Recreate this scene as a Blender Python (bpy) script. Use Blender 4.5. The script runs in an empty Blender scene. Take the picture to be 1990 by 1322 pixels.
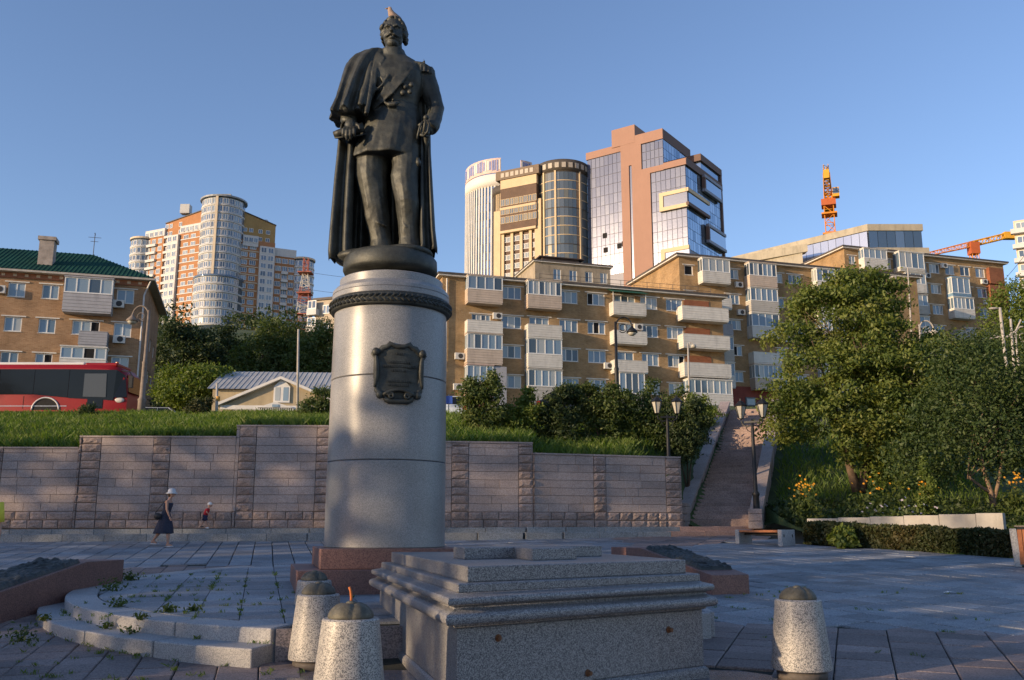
import bpy, bmesh, math, random
import numpy as np
from mathutils import Vector, Matrix, noise
R = math.radians
random.seed(7)
NP = np.random.default_rng(11)
scn = bpy.context.scene
col = scn.collection

# ------------------------------------------------------------------ camera
EYE, SLOPE = 2.05, 0.053          # eye height above the datum, rise of the plaza per metre
PITCH = math.atan2(364, 1800)
cd = bpy.data.cameras.new('camera'); cam = bpy.data.objects.new('camera', cd); col.objects.link(cam)
cd.sensor_width = 36; cd.lens = 36 * 1800 / 1990; cd.clip_end = 6000; cd.clip_start = .1
cam.location = (0, 0, EYE); cam.rotation_euler = (R(90) + PITCH, 0, 0)
scn.camera = cam

# ------------------------------------------------------------------ sky and sun
SUN_AZ, SUN_EL = 241.0, 10.0      # clockwise from +Y, degrees
w = bpy.data.worlds.new('World'); scn.world = w; w.use_nodes = True
nt = w.node_tree; bg = nt.nodes['Background']
sk = nt.nodes.new('ShaderNodeTexSky'); sk.sky_type = 'NISHITA'; sk.sun_disc = False
sk.sun_elevation = R(SUN_EL); sk.sun_rotation = R(SUN_AZ)
sk.air_density = 1.0; sk.dust_density = .15; sk.ozone_density = 3.4; sk.altitude = 60
tint = nt.nodes.new('ShaderNodeMix'); tint.data_type = 'RGBA'; tint.blend_type = 'MULTIPLY'; tint.inputs[0].default_value = 1; tint.inputs[7].default_value = (1.17, .935, .92, 1)   # evening white balance, the same over the whole sky
nt.links.new(sk.outputs[0], tint.inputs[6]); nt.links.new(tint.outputs[2], bg.inputs[0]); bg.inputs[1].default_value = .15
sd = bpy.data.lights.new('sun', 'SUN'); so = bpy.data.objects.new('sun', sd); col.objects.link(so)
sd.energy = 3.5; sd.angle = R(.5); sd.color = (1, .73, .45)
az, el = R(SUN_AZ), R(SUN_EL)
TO_SUN = Vector((math.sin(az) * math.cos(el), math.cos(az) * math.cos(el), math.sin(el)))
so.rotation_euler = TO_SUN.to_track_quat('Z', 'Y').to_euler()
so.location = (-60, -40, 60)
vs = scn.view_settings
vs.view_transform = 'Standard'; vs.look = 'None'; vs.gamma = 1; vs.exposure = 0.88; vs.use_curve_mapping = False

# ------------------------------------------------------------------ survey helper: a bearing of the photograph and a depth give a place
_cp, _sp = math.cos(PITCH), math.sin(PITCH)
def at(px, py, Y):
    u, v = (px - 995) / 1800, (661 - py) / 1800
    k = Y / (_cp - v * _sp)
    return Vector((u * k, Y, EYE + (_sp + v * _cp) * k))
def ground(px, py, z0=0.0, s=SLOPE):
    u, v = (px - 995) / 1800, (661 - py) / 1800
    d = Vector((u, _cp - v * _sp, _sp + v * _cp))
    t = (z0 - EYE) / (d.z - s * d.y)
    return Vector((d.x * t, d.y * t, EYE + d.z * t))

# ------------------------------------------------------------------ materials
MATS = {}
def _nodes(name):
    m = bpy.data.materials.new(name); m.use_nodes = True
    nt = m.node_tree; return m, nt, nt.nodes['Principled BSDF'], nt.nodes.new, nt.links.new
def c4(c): return (c[0], c[1], c[2], 1)
def mul(c, f): return tuple(min(1, x * f) for x in c)
def _pos(N, L, scale, coord):
    if coord == 'pos':
        g = N('ShaderNodeNewGeometry'); return g.outputs['Position']
    t = N('ShaderNodeTexCoord'); return t.outputs['Object']
def mat(name, c, rough=.75, var=.18, scale=2.5, bump=.0, bscale=30, metal=0, spec=.4, rnd=0, coord='pos', fine=0, c2=None, stain=0):
    """plain surface: two-octave noise mottling, optional per-object variation, fine relief and dirt stains"""
    if name in MATS: return MATS[name]
    m, nt, b, N, L = _nodes(name)
    p = _pos(N, L, 1, coord)
    n = N('ShaderNodeTexNoise'); n.inputs['Scale'].default_value = scale; n.inputs['Detail'].default_value = 6; n.inputs['Roughness'].default_value = .62
    L(p, n.inputs['Vector'])
    r = N('ShaderNodeValToRGB'); r.color_ramp.elements[0].position = .3; r.color_ramp.elements[1].position = .7
    r.color_ramp.elements[0].color = c4(c2 if c2 else mul(c, 1 - var)); r.color_ramp.elements[1].color = c4(mul(c, 1 + var))
    L(n.outputs['Fac'], r.inputs[0]); out = r.outputs[0]
    if fine:
        f = N('ShaderNodeTexNoise'); f.inputs['Scale'].default_value = bscale * 2; f.inputs['Detail'].default_value = 3
        L(p, f.inputs['Vector'])
        mr = N('ShaderNodeMapRange'); mr.inputs[1].default_value = .3; mr.inputs[2].default_value = .7; mr.inputs[3].default_value = 1 - fine; mr.inputs[4].default_value = 1 + fine
        L(f.outputs['Fac'], mr.inputs[0])
        mx = N('ShaderNodeMix'); mx.data_type = 'RGBA'; mx.blend_type = 'MULTIPLY'; mx.inputs[0].default_value = 1
        L(out, mx.inputs[6]); L(mr.outputs[0], mx.inputs[7]); out = mx.outputs[2]
    if stain:
        s = N('ShaderNodeTexNoise'); s.inputs['Scale'].default_value = .9; s.inputs['Detail'].default_value = 8; s.inputs['Roughness'].default_value = .7
        mp = N('ShaderNodeMapping'); mp.inputs['Scale'].default_value = (1.6, 1.6, .35); L(p, mp.inputs[0]); L(mp.outputs[0], s.inputs['Vector'])
        sr = N('ShaderNodeMapRange'); sr.inputs[1].default_value = .5; sr.inputs[2].default_value = .72; sr.inputs[3].default_value = 1; sr.inputs[4].default_value = 1 - stain
        L(s.outputs['Fac'], sr.inputs[0])
        mx = N('ShaderNodeMix'); mx.data_type = 'RGBA'; mx.blend_type = 'MULTIPLY'; mx.inputs[0].default_value = 1
        L(out, mx.inputs[6]); L(sr.outputs[0], mx.inputs[7]); out = mx.outputs[2]
    if rnd:
        oi = N('ShaderNodeObjectInfo'); hv = N('ShaderNodeHueSaturation')
        mr = N('ShaderNodeMapRange'); mr.inputs[3].default_value = 1 - rnd; mr.inputs[4].default_value = 1 + rnd
        L(oi.outputs['Random'], mr.inputs[0]); L(mr.outputs[0], hv.inputs['Value']); L(out, hv.inputs['Color']); out = hv.outputs[0]
    L(out, b.inputs['Base Color'])
    b.inputs['Roughness'].default_value = rough; b.inputs['Metallic'].default_value = metal; b.inputs['Specular IOR Level'].default_value = spec
    if bump:
        bn = N('ShaderNodeTexNoise'); bn.inputs['Scale'].default_value = bscale; bn.inputs['Detail'].default_value = 5; L(p, bn.inputs['Vector'])
        bu = N('ShaderNodeBump'); bu.inputs['Strength'].default_value = bump; bu.inputs['Distance'].default_value = .03
        L(bn.outputs['Fac'], bu.inputs['Height']); L(bu.outputs[0], b.inputs['Normal'])
    MATS[name] = m; return m
def granite(name, light, dark, scale=90, rough=.5, amount=.5, rnd=0, spec=.5, coord='obj', blotch=.12, bump=0, rust=0):
    """speckled granite: crystals of two tones with slow blotches"""
    if name in MATS: return MATS[name]
    m, nt, b, N, L = _nodes(name)
    p = _pos(N, L, 1, coord)
    v = N('ShaderNodeTexVoronoi'); v.inputs['Scale'].default_value = scale; L(p, v.inputs['Vector'])
    sep = N('ShaderNodeSeparateColor'); L(v.outputs['Color'], sep.inputs[0])
    r = N('ShaderNodeValToRGB'); e = r.color_ramp.elements
    e[0].position = max(0, amount - .22); e[0].color = c4(dark); e[1].position = min(1, amount + .22); e[1].color = c4(light)
    L(sep.outputs[0], r.inputs[0]); out = r.outputs[0]
    n = N('ShaderNodeTexNoise'); n.inputs['Scale'].default_value = 1.3; n.inputs['Detail'].default_value = 6; L(p, n.inputs['Vector'])
    mr = N('ShaderNodeMapRange'); mr.inputs[1].default_value = .3; mr.inputs[2].default_value = .7; mr.inputs[3].default_value = 1 - blotch; mr.inputs[4].default_value = 1 + blotch
    L(n.outputs['Fac'], mr.inputs[0])
    mx = N('ShaderNodeMix'); mx.data_type = 'RGBA'; mx.blend_type = 'MULTIPLY'; mx.inputs[0].default_value = 1
    L(out, mx.inputs[6]); L(mr.outputs[0], mx.inputs[7]); out = mx.outputs[2]
    if rnd:
        oi = N('ShaderNodeObjectInfo'); hv = N('ShaderNodeHueSaturation')
        m2 = N('ShaderNodeMapRange'); m2.inputs[3].default_value = 1 - rnd; m2.inputs[4].default_value = 1 + rnd
        gi = N('ShaderNodeNewGeometry'); ia = N('ShaderNodeMath'); L(oi.outputs['Random'], ia.inputs[0]); L(gi.outputs['Random Per Island'], ia.inputs[1]); fr = N('ShaderNodeMath'); fr.operation = 'FRACT'; L(ia.outputs[0], fr.inputs[0]); L(fr.outputs[0], m2.inputs[0]); L(m2.outputs[0], hv.inputs['Value']); L(out, hv.inputs['Color']); out = hv.outputs[0]
    L(out, b.inputs['Base Color']); b.inputs['Specular IOR Level'].default_value = spec
    rr = N('ShaderNodeMapRange'); rr.inputs[3].default_value = rough * .75; rr.inputs[4].default_value = min(1, rough * 1.25)
    L(n.outputs['Fac'], rr.inputs[0]); L(rr.outputs[0], b.inputs['Roughness'])
    if bump:
        bu = N('ShaderNodeBump'); bu.inputs['Strength'].default_value = bump; bu.inputs['Distance'].default_value = .01
        L(sep.outputs[0], bu.inputs['Height']); L(bu.outputs[0], b.inputs['Normal'])
    MATS[name] = m; return m
def brickmat(name, c1, c2, mortar, var=.25):
    if name in MATS: return MATS[name]
    m, nt, b, N, L = _nodes(name)
    t = N('ShaderNodeTexCoord'); sx = N('ShaderNodeSeparateXYZ'); L(t.outputs['Object'], sx.inputs[0])
    ad = N('ShaderNodeMath'); L(sx.outputs[0], ad.inputs[0]); L(sx.outputs[1], ad.inputs[1])
    cx = N('ShaderNodeCombineXYZ'); L(ad.outputs[0], cx.inputs[0]); L(sx.outputs[2], cx.inputs[1])
    br = N('ShaderNodeTexBrick'); L(cx.outputs[0], br.inputs['Vector'])
    br.inputs['Scale'].default_value = 1; br.inputs['Brick Width'].default_value = .30; br.inputs['Row Height'].default_value = .09
    br.inputs['Mortar Size'].default_value = .009; br.inputs['Color1'].default_value = c4(c1); br.inputs['Color2'].default_value = c4(c2); br.inputs['Mortar'].default_value = c4(mortar)
    n = N('ShaderNodeTexNoise'); n.inputs['Scale'].default_value = .55; n.inputs['Detail'].default_value = 9; n.inputs['Roughness'].default_value = .72; L(t.outputs['Object'], n.inputs['Vector'])
    mr = N('ShaderNodeMapRange'); mr.inputs[1].default_value = .32; mr.inputs[2].default_value = .68; mr.inputs[3].default_value = 1 - var; mr.inputs[4].default_value = 1 + var
    L(n.outputs['Fac'], mr.inputs[0])
    mx = N('ShaderNodeMix'); mx.data_type = 'RGBA'; mx.blend_type = 'MULTIPLY'; mx.inputs[0].default_value = 1
    L(br.outputs['Color'], mx.inputs[6]); L(mr.outputs[0], mx.inputs[7]); L(mx.outputs[2], b.inputs['Base Color'])
    b.inputs['Roughness'].default_value = .9; b.inputs['Specular IOR Level'].default_value = .2
    bu = N('ShaderNodeBump'); bu.inputs['Strength'].default_value = .6; bu.inputs['Distance'].default_value = .02; bu.invert = True
    L(br.outputs['Fac'], bu.inputs['Height']); L(bu.outputs[0], b.inputs['Normal'])
    MATS[name] = m; return m
def glass(name, cols, rough=.06, spec=.9, metal=0):
    """window glass: curtains behind and reflected sky put into a tone picked per pane"""
    if name in MATS: return MATS[name]
    m, nt, b, N, L = _nodes(name)
    oi = N('ShaderNodeObjectInfo'); r = N('ShaderNodeValToRGB'); r.color_ramp.interpolation = 'CONSTANT'
    e = r.color_ramp.elements; k = len(cols)
    e[0].position = 0; e[0].color = c4(cols[0]); e[1].position = 1 / k; e[1].color = c4(cols[1 % k])
    for i in range(2, k): x = e.new(i / k); x.color = c4(cols[i])
    g = N('ShaderNodeNewGeometry'); n = N('ShaderNodeTexNoise'); n.inputs['Scale'].default_value = 1.5; n.inputs['Detail'].default_value = 3; L(g.outputs['Position'], n.inputs['Vector'])
    ad = N('ShaderNodeMath'); ad.operation = 'ADD'; L(oi.outputs['Random'], ad.inputs[0])
    fr = N('ShaderNodeMath'); fr.operation = 'FRACT'; L(ad.outputs[0], fr.inputs[0])
    ri = N('ShaderNodeMath'); ri.operation = 'MULTIPLY'; ri.inputs[1].default_value = 7.31; L(g.outputs['Random Per Island'], ri.inputs[0]); L(ri.outputs[0], ad.inputs[1])
    L(fr.outputs[0], r.inputs[0]); L(r.outputs[0], b.inputs['Base Color'])
    b.inputs['Roughness'].default_value = rough; b.inputs['Specular IOR Level'].default_value = spec; b.inputs['Metallic'].default_value = metal
    bu = N('ShaderNodeBump'); bu.inputs['Strength'].default_value = .08; bu.inputs['Distance'].default_value = .05
    L(n.outputs['Fac'], bu.inputs['Height']); L(bu.outputs[0], b.inputs['Normal'])
    MATS[name] = m; return m
def leafmat(name, cols, trans=.35, rough=.6):
    if name in MATS: return MATS[name]
    m, nt, b, N, L = _nodes(name)
    nt.nodes.remove(b)
    g = N('ShaderNodeNewGeometry'); r = N('ShaderNodeValToRGB'); e = r.color_ramp.elements; k = len(cols)
    e[0].color = c4(cols[0]); e[1].color = c4(cols[-1])
    for i in range(1, k - 1): x = e.new(i / (k - 1)); x.color = c4(cols[i])
    n = N('ShaderNodeTexNoise'); n.inputs['Scale'].default_value = .8; n.inputs['Detail'].default_value = 2; L(g.outputs['Position'], n.inputs['Vector'])
    mx = N('ShaderNodeMath'); mx.operation = 'MULTIPLY_ADD'; mx.inputs[1].default_value = .4
    L(g.outputs['Random Per Island'], mx.inputs[0])
    m2 = N('ShaderNodeMath'); m2.operation = 'MULTIPLY_ADD'; m2.inputs[1].default_value = 1.4; m2.inputs[2].default_value = -.38; L(n.outputs['Fac'], m2.inputs[0])
    L(m2.outputs[0], mx.inputs[2]); L(mx.outputs[0], r.inputs[0])
    d = N('ShaderNodeBsdfDiffuse'); t = N('ShaderNodeBsdfTranslucent'); s = N('ShaderNodeMixShader'); s.inputs[0].default_value = trans
    gl = N('ShaderNodeBsdfGlossy'); gl.inputs['Roughness'].default_value = rough; gl.inputs['Color'].default_value = (.5, .5, .5, 1); s2 = N('ShaderNodeMixShader'); s2.inputs[0].default_value = .05
    hs = N('ShaderNodeHueSaturation'); hs.inputs['Saturation'].default_value = 1.15; hs.inputs['Value'].default_value = 1.3; L(r.outputs[0], hs.inputs['Color'])
    L(r.outputs[0], d.inputs[0]); L(hs.outputs[0], t.inputs[0]); L(d.outputs[0], s.inputs[1]); L(t.outputs[0], s.inputs[2])
    L(s.outputs[0], s2.inputs[1]); L(gl.outputs[0], s2.inputs[2]); L(s2.outputs[0], nt.nodes['Material Output'].inputs[0])
    MATS[name] = m; return m

# ------------------------------------------------------------------ mesh builder
class MB:
    def __init__(s): s.v = []; s.f = []; s.mi = []; s.cur = 0; s.T = None
    def slot(s, i): s.cur = i; return s
    def add(s, vs, fs):
        o = len(s.v)
        if s.T is not None: vs = [tuple(s.T @ Vector(p)) for p in vs]
        s.v += [tuple(p) for p in vs]; s.f += [tuple(o + i for i in f) for f in fs]; s.mi += [s.cur] * len(fs); return s
    def box(s, x0, x1, y0, y1, z0, z1):
        return s.add([(x0,y0,z0),(x1,y0,z0),(x1,y1,z0),(x0,y1,z0),(x0,y0,z1),(x1,y0,z1),(x1,y1,z1),(x0,y1,z1)],
                     [(0,3,2,1),(4,5,6,7),(0,1,5,4),(1,2,6,5),(2,3,7,6),(3,0,4,7)])
    def prism(s, poly, z0, z1):          # z0/z1 numbers or functions of (x, y)
        n = len(poly); g = lambda z, p: z(*p) if callable(z) else z
        a = sum(poly[i][0]*poly[(i+1)%n][1]-poly[(i+1)%n][0]*poly[i][1] for i in range(n))
        if a < 0: poly = poly[::-1]
        v = [(p[0],p[1],g(z0,p)) for p in poly] + [(p[0],p[1],g(z1,p)) for p in poly]
        return s.add(v, [tuple(range(n-1,-1,-1)), tuple(range(n,2*n))] + [(i,(i+1)%n,n+(i+1)%n,n+i) for i in range(n)])
    def loft(s, rings, caps=True, closed=True):
        n = len(rings[0]); v = [p for r in rings for p in r]; f = []
        for k in range(len(rings)-1):
            for i in range(n if closed else n-1):
                j = (i+1) % n; f.append((k*n+i, k*n+j, (k+1)*n+j, (k+1)*n+i))
        if caps: f += [tuple(range(n-1,-1,-1)), tuple((len(rings)-1)*n+i for i in range(n))]
        return s.add(v, f)
    def lathe(s, prof, n=24, c=(0,0,0), caps=True):     # prof: [(r, z)]
        return s.loft([[(c[0]+r*math.cos(2*math.pi*i/n), c[1]+r*math.sin(2*math.pi*i/n), c[2]+z) for i in range(n)] for r, z in prof], caps)
    def tube(s, pts, rad, n=8, caps=True, flat=1.0):
        pts = [Vector(p) for p in pts]; rings = []
        rad = rad if isinstance(rad, (list, tuple)) else [rad]*len(pts)
        up = Vector((0,0,1)); prevx = None
        for k, p in enumerate(pts):
            d = (pts[min(k+1,len(pts)-1)] - pts[max(k-1,0)])
            d = d.normalized() if d.length > 1e-9 else Vector((0,0,1))
            if prevx is None:
                prevx = d.cross(up) if abs(d.z) < .95 else d.cross(Vector((0,1,0)))
            x = prevx - d * prevx.dot(d); x.normalize(); prevx = x; y = d.cross(x)
            rings.append([p + x*(rad[k]*math.cos(2*math.pi*i/n)) + y*(rad[k]*flat*math.sin(2*math.pi*i/n)) for i in range(n)])
        return s.loft(rings, caps)
    def ball(s, c, r, n=10, m=7, rot=None):      # ellipsoid, r number or 3-tuple
        r = (r,r,r) if not isinstance(r,(tuple,list)) else r; rings = []
        for k in range(m+1):
            t = math.pi*(k/m); t = min(max(t,.06),math.pi-.06)
            ring = []
            for i in range(n):
                q = Vector((r[0]*math.sin(t)*math.cos(2*math.pi*i/n), r[1]*math.sin(t)*math.sin(2*math.pi*i/n), -r[2]*math.cos(t)))
                if rot: q = rot @ q
                ring.append(Vector(c)+q)
            rings.append(ring)
        return s.loft(rings)
    def mesh(s, name, mats, smooth=False):
        me = bpy.data.meshes.new(name); me.from_pydata(s.v, [], s.f)
        for m in (mats if isinstance(mats,(list,tuple)) else [mats]): me.materials.append(m)
        if any(s.mi): me.polygons.foreach_set('material_index', s.mi)
        if smooth: me.polygons.foreach_set('use_smooth', [True]*len(me.polygons))
        me.validate(); me.update(); return me
    def build(s, name, mats, parent=None, smooth=False, loc=None, rz=0):
        return obj(name, s.mesh(name, mats, smooth), parent, loc, rz)
def obj(name, me, parent=None, loc=None, rz=0):
    o = bpy.data.objects.new(name, me); col.objects.link(o)
    if parent is not None: o.parent = parent
    if loc is not None: o.location = loc
    if rz: o.rotation_euler = (0,0,rz)
    return o
def tag(o, label, cat, group=None):
    o['label'] = label; o['category'] = cat
    if group: o['group'] = group
    return o
def thing(name, label, cat, loc=(0,0,0), rz=0, group=None):
    o = bpy.data.objects.new(name, None); col.objects.link(o); o.empty_display_size = .3
    o.location = loc; o.rotation_euler = (0,0,rz); return tag(o, label, cat, group)
def structure(o): o['kind'] = 'structure'; return o
def stuff(o): o['kind'] = 'stuff'; return o
def bevel(o, w=.01, seg=2):
    b = o.modifiers.new('bevel','BEVEL'); b.width = w; b.segments = seg; b.limit_method = 'ANGLE'; b.angle_limit = R(35); return o
def nz(x, y=0, z=0, s=1.0): return noise.noise(Vector((x*s, y*s, z*s)))

def leaf_mesh(name, C, size, mats, up=.3, normal=None, jitter=.35, stretch=1.6):
    """one rhombic folded leaf at each centre"""
    n = len(C); C = np.asarray(C, float)
    d = NP.normal(size=(n,3)); d /= np.linalg.norm(d,axis=1)[:,None]
    nn = NP.normal(size=(n,3)); nn[:,2] += up*2
    if normal is not None: nn += np.asarray(normal)*1.2
    nn -= d*np.sum(nn*d,1)[:,None]; nn /= np.linalg.norm(nn,axis=1)[:,None]
    b = np.cross(nn,d); L = size*(1+NP.uniform(-jitter,jitter,n))[:,None]*.5
    v = np.empty((n,4,3)); v[:,0] = C-d*L*stretch; v[:,1] = C+b*L*.75+nn*L*.25; v[:,2] = C+d*L*stretch; v[:,3] = C-b*L*.75+nn*L*.25
    me = bpy.data.meshes.new(name); me.vertices.add(n*4); me.vertices.foreach_set('co', v.reshape(-1))
    me.loops.add(n*4); me.loops.foreach_set('vertex_index', np.arange(n*4)); me.polygons.add(n)
    me.polygons.foreach_set('loop_start', np.arange(n)*4)
    for m in (mats if isinstance(mats,(list,tuple)) else [mats]): me.materials.append(m)
    me.update(); me.validate(); return me
def blade_mesh(name, P, h, wd, m, lean=.35):
    """grass blades: tall thin triangles rooted at P"""
    P = np.asarray(P,float); n = len(P); a = NP.uniform(0,2*np.pi,n); hh = h*NP.uniform(.5,1.25,n); ww = wd*NP.uniform(.7,1.3,n)
    dx = np.stack([np.cos(a)*ww,np.sin(a)*ww,np.zeros(n)],1); le = NP.normal(scale=lean,size=(n,2))*hh[:,None]
    v = np.empty((n,4,3)); v[:,0]=P-dx; v[:,1]=P+dx
    mid = P+np.stack([le[:,0]*.35,le[:,1]*.35,hh*.6],1); v[:,2]=mid+dx*.6; v[:,3]=P+np.stack([le[:,0],le[:,1],hh],1)
    me = bpy.data.meshes.new(name); me.vertices.add(n*4); me.vertices.foreach_set('co',v.reshape(-1))
    me.loops.add(n*4); me.loops.foreach_set('vertex_index',np.arange(n*4)); me.polygons.add(n); me.polygons.foreach_set('loop_start',np.arange(n)*4)
    me.materials.append(m); me.update(); me.validate(); return me
# =================================================================== the setting
WALL = [(-60,30.3),(-17,30.9),(-6.2,31.3),(-2.2,31.6),(.7,32.1),(6.15,34.0),(9,35)]
def wy(x):
    return float(np.interp(x, [p[0] for p in WALL], [p[1] for p in WALL]))
WTOP = [(-60,-14.35,4.62),(-14.35,-9.27,5.0),(-9.27,-4.0,5.38),(-4.0,.72,4.88),(.72,6.15,4.52)]
def wtop(x):
    for a,b,z in WTOP:
        if a <= x < b: return z
    return 4.5
ST0 = Vector((7.75,35.2)); STD = Vector((.334,.943)); STR = Vector((.943,-.334)); STZ = 2.2; NST = 38; RISE = .16; RUN = .41
KL = [(48,7.7),(57,8.35),(62,9.4),(72,10.7),(82,11.9),(92,13.2),(110,19),(150,33),(200,44),(330,66),(600,95),(900,100)]
KR = [(30,1.72),(36,2.5),(50,8.0),(57,8.8),(82,12.2),(95,14.4),(106,18.5),(114,22.5),(150,35),(200,46),(330,68),(600,95),(900,100)]
def hill(x, Y):
    l = [(wy(min(x,6.1))+.3, wtop(min(x,6.1))-.1)] + KL
    zl = float(np.interp(Y,[p[0] for p in l],[p[1] for p in l]))
    zr = float(np.interp(Y,[p[0] for p in KR],[p[1] for p in KR]))
    xs = ST0.x + max(0,min(15.5,(Y-ST0.y)/.943))*.334
    if Y < 52:
        zp = STZ+.30+max(0,min(15.5,(Y-ST0.y)/.943))*RISE/RUN; zl = min(zl, zp+1.15*max(0,xs-1.55-x))
    t = min(1,max(0,(x-(xs+.9))/.8)); z = zl*(1-t)+zr*t
    if abs(x-xs) < 2.0 and Y < 50.5: z -= .55*max(0,1-abs(x-xs)/2.0)+.15
    if Y > 58: z += nz(x,Y,0,.02)*min(3,(Y-58)*.05)
    return z + nz(x,Y,3,.25)*.12

soil = mat('soil_and_turf', (.05,.075,.022), .95, .4, .8, .5, 8, fine=.3)
def build_hill():
    xs = sorted(set([*np.linspace(-420,-45,14),*np.linspace(-45,30,76),*np.linspace(30,60,16),*np.linspace(60,480,16), 6.14,6.16,9.5,9.74,9.76,-14.36,-14.34,-9.28,-9.26,-4.01,-3.99,.71,.73]))
    nr = 90; V = []; F = []
    for x in xs:
        y0 = wy(x)+.3 if x < 6.15 else (30.3 if x > 9.75 else 35.0)
        for k in range(nr):
            Y = y0 + (700-y0)*(k/(nr-1))**3.1
            V.append((x,Y,hill(x,Y)))
    n = len(xs)
    for i in range(n-1):
        for k in range(nr-1):
            F.append((i*nr+k,(i+1)*nr+k,(i+1)*nr+k+1,i*nr+k+1))
    me = bpy.data.meshes.new('hillside'); me.from_pydata(V,[],F); me.materials.append(soil)
    me.polygons.foreach_set('use_smooth',[True]*len(F)); me.update()
    structure(obj('hillside', me))
build_hill()

# ---- plaza: a bed of dark joints with the slabs laid on it
bed = mat('joint_sand', (.024,.026,.020), .95, .4, 3, .4, 40)
b = MB(); b.add([(-420,-160,-160*SLOPE-.03),(420,-160,-160*SLOPE-.03),(420,50,50*SLOPE-.03),(-420,50,50*SLOPE-.03)],[(0,1,2,3)])
plaza = structure(b.build('plaza', bed))
# road on the terrace above the wall
asph = mat('asphalt', (.05,.05,.052), .9, .25, 4, .3, 60)
rd = MB()
rx = list(np.linspace(-70,40,40))
rd.loft([[(x,47.2,hill(x,47.2)+.06),(x,49,hill(x,49)+.07),(x,51,hill(x,51)+.07),(x,53,hill(x,53)+.07),(x,55.5,hill(x,55.5)+.06)] for x in rx], caps=False, closed=False)
structure(rd.build('road', asph))
kb = MB()
for i in range(len(rx)-1):
    xa, xb = rx[i], rx[i+1]
    kb.add([(xa,46.9,hill(xa,47)),(xb,46.9,hill(xb,47)),(xb,47.2,hill(xb,47)),(xa,47.2,hill(xa,47)),(xa,46.9,hill(xa,47)+.1),(xb,46.9,hill(xb,47)+.1),(xb,47.2,hill(xb,47)+.1),(xa,47.2,hill(xa,47)+.1)],
           [(4,5,6,7),(0,1,5,4),(3,7,6,2)])
structure(kb.build('kerb', mat('concrete_kerb',(.16,.155,.14),.9,.2,2,.2,40)))

# monument frame: the axis of the statue runs 15 degrees left of the line of sight
AX = R(15); MC = Vector((-2.2,16.4)); MZ = lambda x,y: .66125+.025*y       # platform plane
AXD = Vector((-math.sin(AX),math.cos(AX))); AXR = Vector((math.cos(AX),math.sin(AX)))
grey_t = granite('grey_paving', (.28,.295,.31), (.155,.165,.18), 75, .65, .45, rnd=.24, coord='pos', blotch=.22, spec=.45)
red_t = granite('red_paving', (.26,.208,.19), (.155,.12,.11), 75, .7, .45, rnd=.24, coord='pos', blotch=.22, spec=.35)

def tile_mesh(name, a, bb, m, t=.035, ch=.011):
    v = [(-a/2,-bb/2,-t),(a/2,-bb/2,-t),(a/2,bb/2,-t),(-a/2,bb/2,-t),(-a/2,-bb/2,-ch),(a/2,-bb/2,-ch),(a/2,bb/2,-ch),(-a/2,bb/2,-ch),
         (-a/2+ch,-bb/2+ch,0),(a/2-ch,-bb/2+ch,0),(a/2-ch,bb/2-ch,0),(-a/2+ch,bb/2-ch,0)]
    f = [(8,9,10,11)] + [(4+i,4+(i+1)%4,8+(i+1)%4,8+i) for i in range(4)] + [(i,(i+1)%4,4+(i+1)%4,4+i) for i in range(4)]
    return v, f, m
def in_frustum(x, y, z, mx=1.06):
    zz = z-EYE; f = y*_cp+zz*_sp
    if f < 2: return False
    u = x/f*1800; v = -( -y*_sp+zz*_cp)/f*1800
    return abs(u) < 995*mx and v < 661*mx+30
def lay(parent, name, cells, a, bb, m, slope, limit):
    """cells: (x, y, z, angle); the largest in view become pieces of their own, the rest one joined field"""
    cells = sorted(cells, key=lambda c: c[0]**2+c[1]**2)
    v, f, _ = tile_mesh(name, a, bb, m); me = bpy.data.meshes.new(name); me.from_pydata(v,[],f); me.materials.append(m); me.update()
    sl = Matrix.Rotation(math.atan(slope),3,'X'); mb = MB(); k = 0
    for (x,y,z,an) in cells:
        M = sl @ Matrix.Rotation(random.gauss(0,.006),3,'X') @ Matrix.Rotation(random.gauss(0,.006),3,'Y') @ Matrix.Rotation(an+random.gauss(0,.004),3,'Z')
        z += random.uniform(-.006,.004)
        if k < limit and in_frustum(x,y,z):
            o = obj(name, me, parent, (x,y,z)); o.rotation_euler = M.to_euler(); k += 1
        else:
            mb.T = Matrix.Translation((x,y,z)) @ M.to_4x4(); mb.add(v, f)
    if mb.f:
        mb.T = None; stuff(mb.build(name+'_field', m, parent))

def seg_side(p, a, b): return (b[0]-a[0])*(p[1]-a[1])-(b[1]-a[1])*(p[0]-a[0])
def inpoly(p, poly):
    c = False; n = len(poly)
    for i in range(n):
        a, b2 = poly[i], poly[(i+1)%n]
        if (a[1] > p[1]) != (b2[1] > p[1]) and p[0] < (b2[0]-a[0])*(p[1]-a[1])/(b2[1]-a[1])+a[0]: c = not c
    return c
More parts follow.
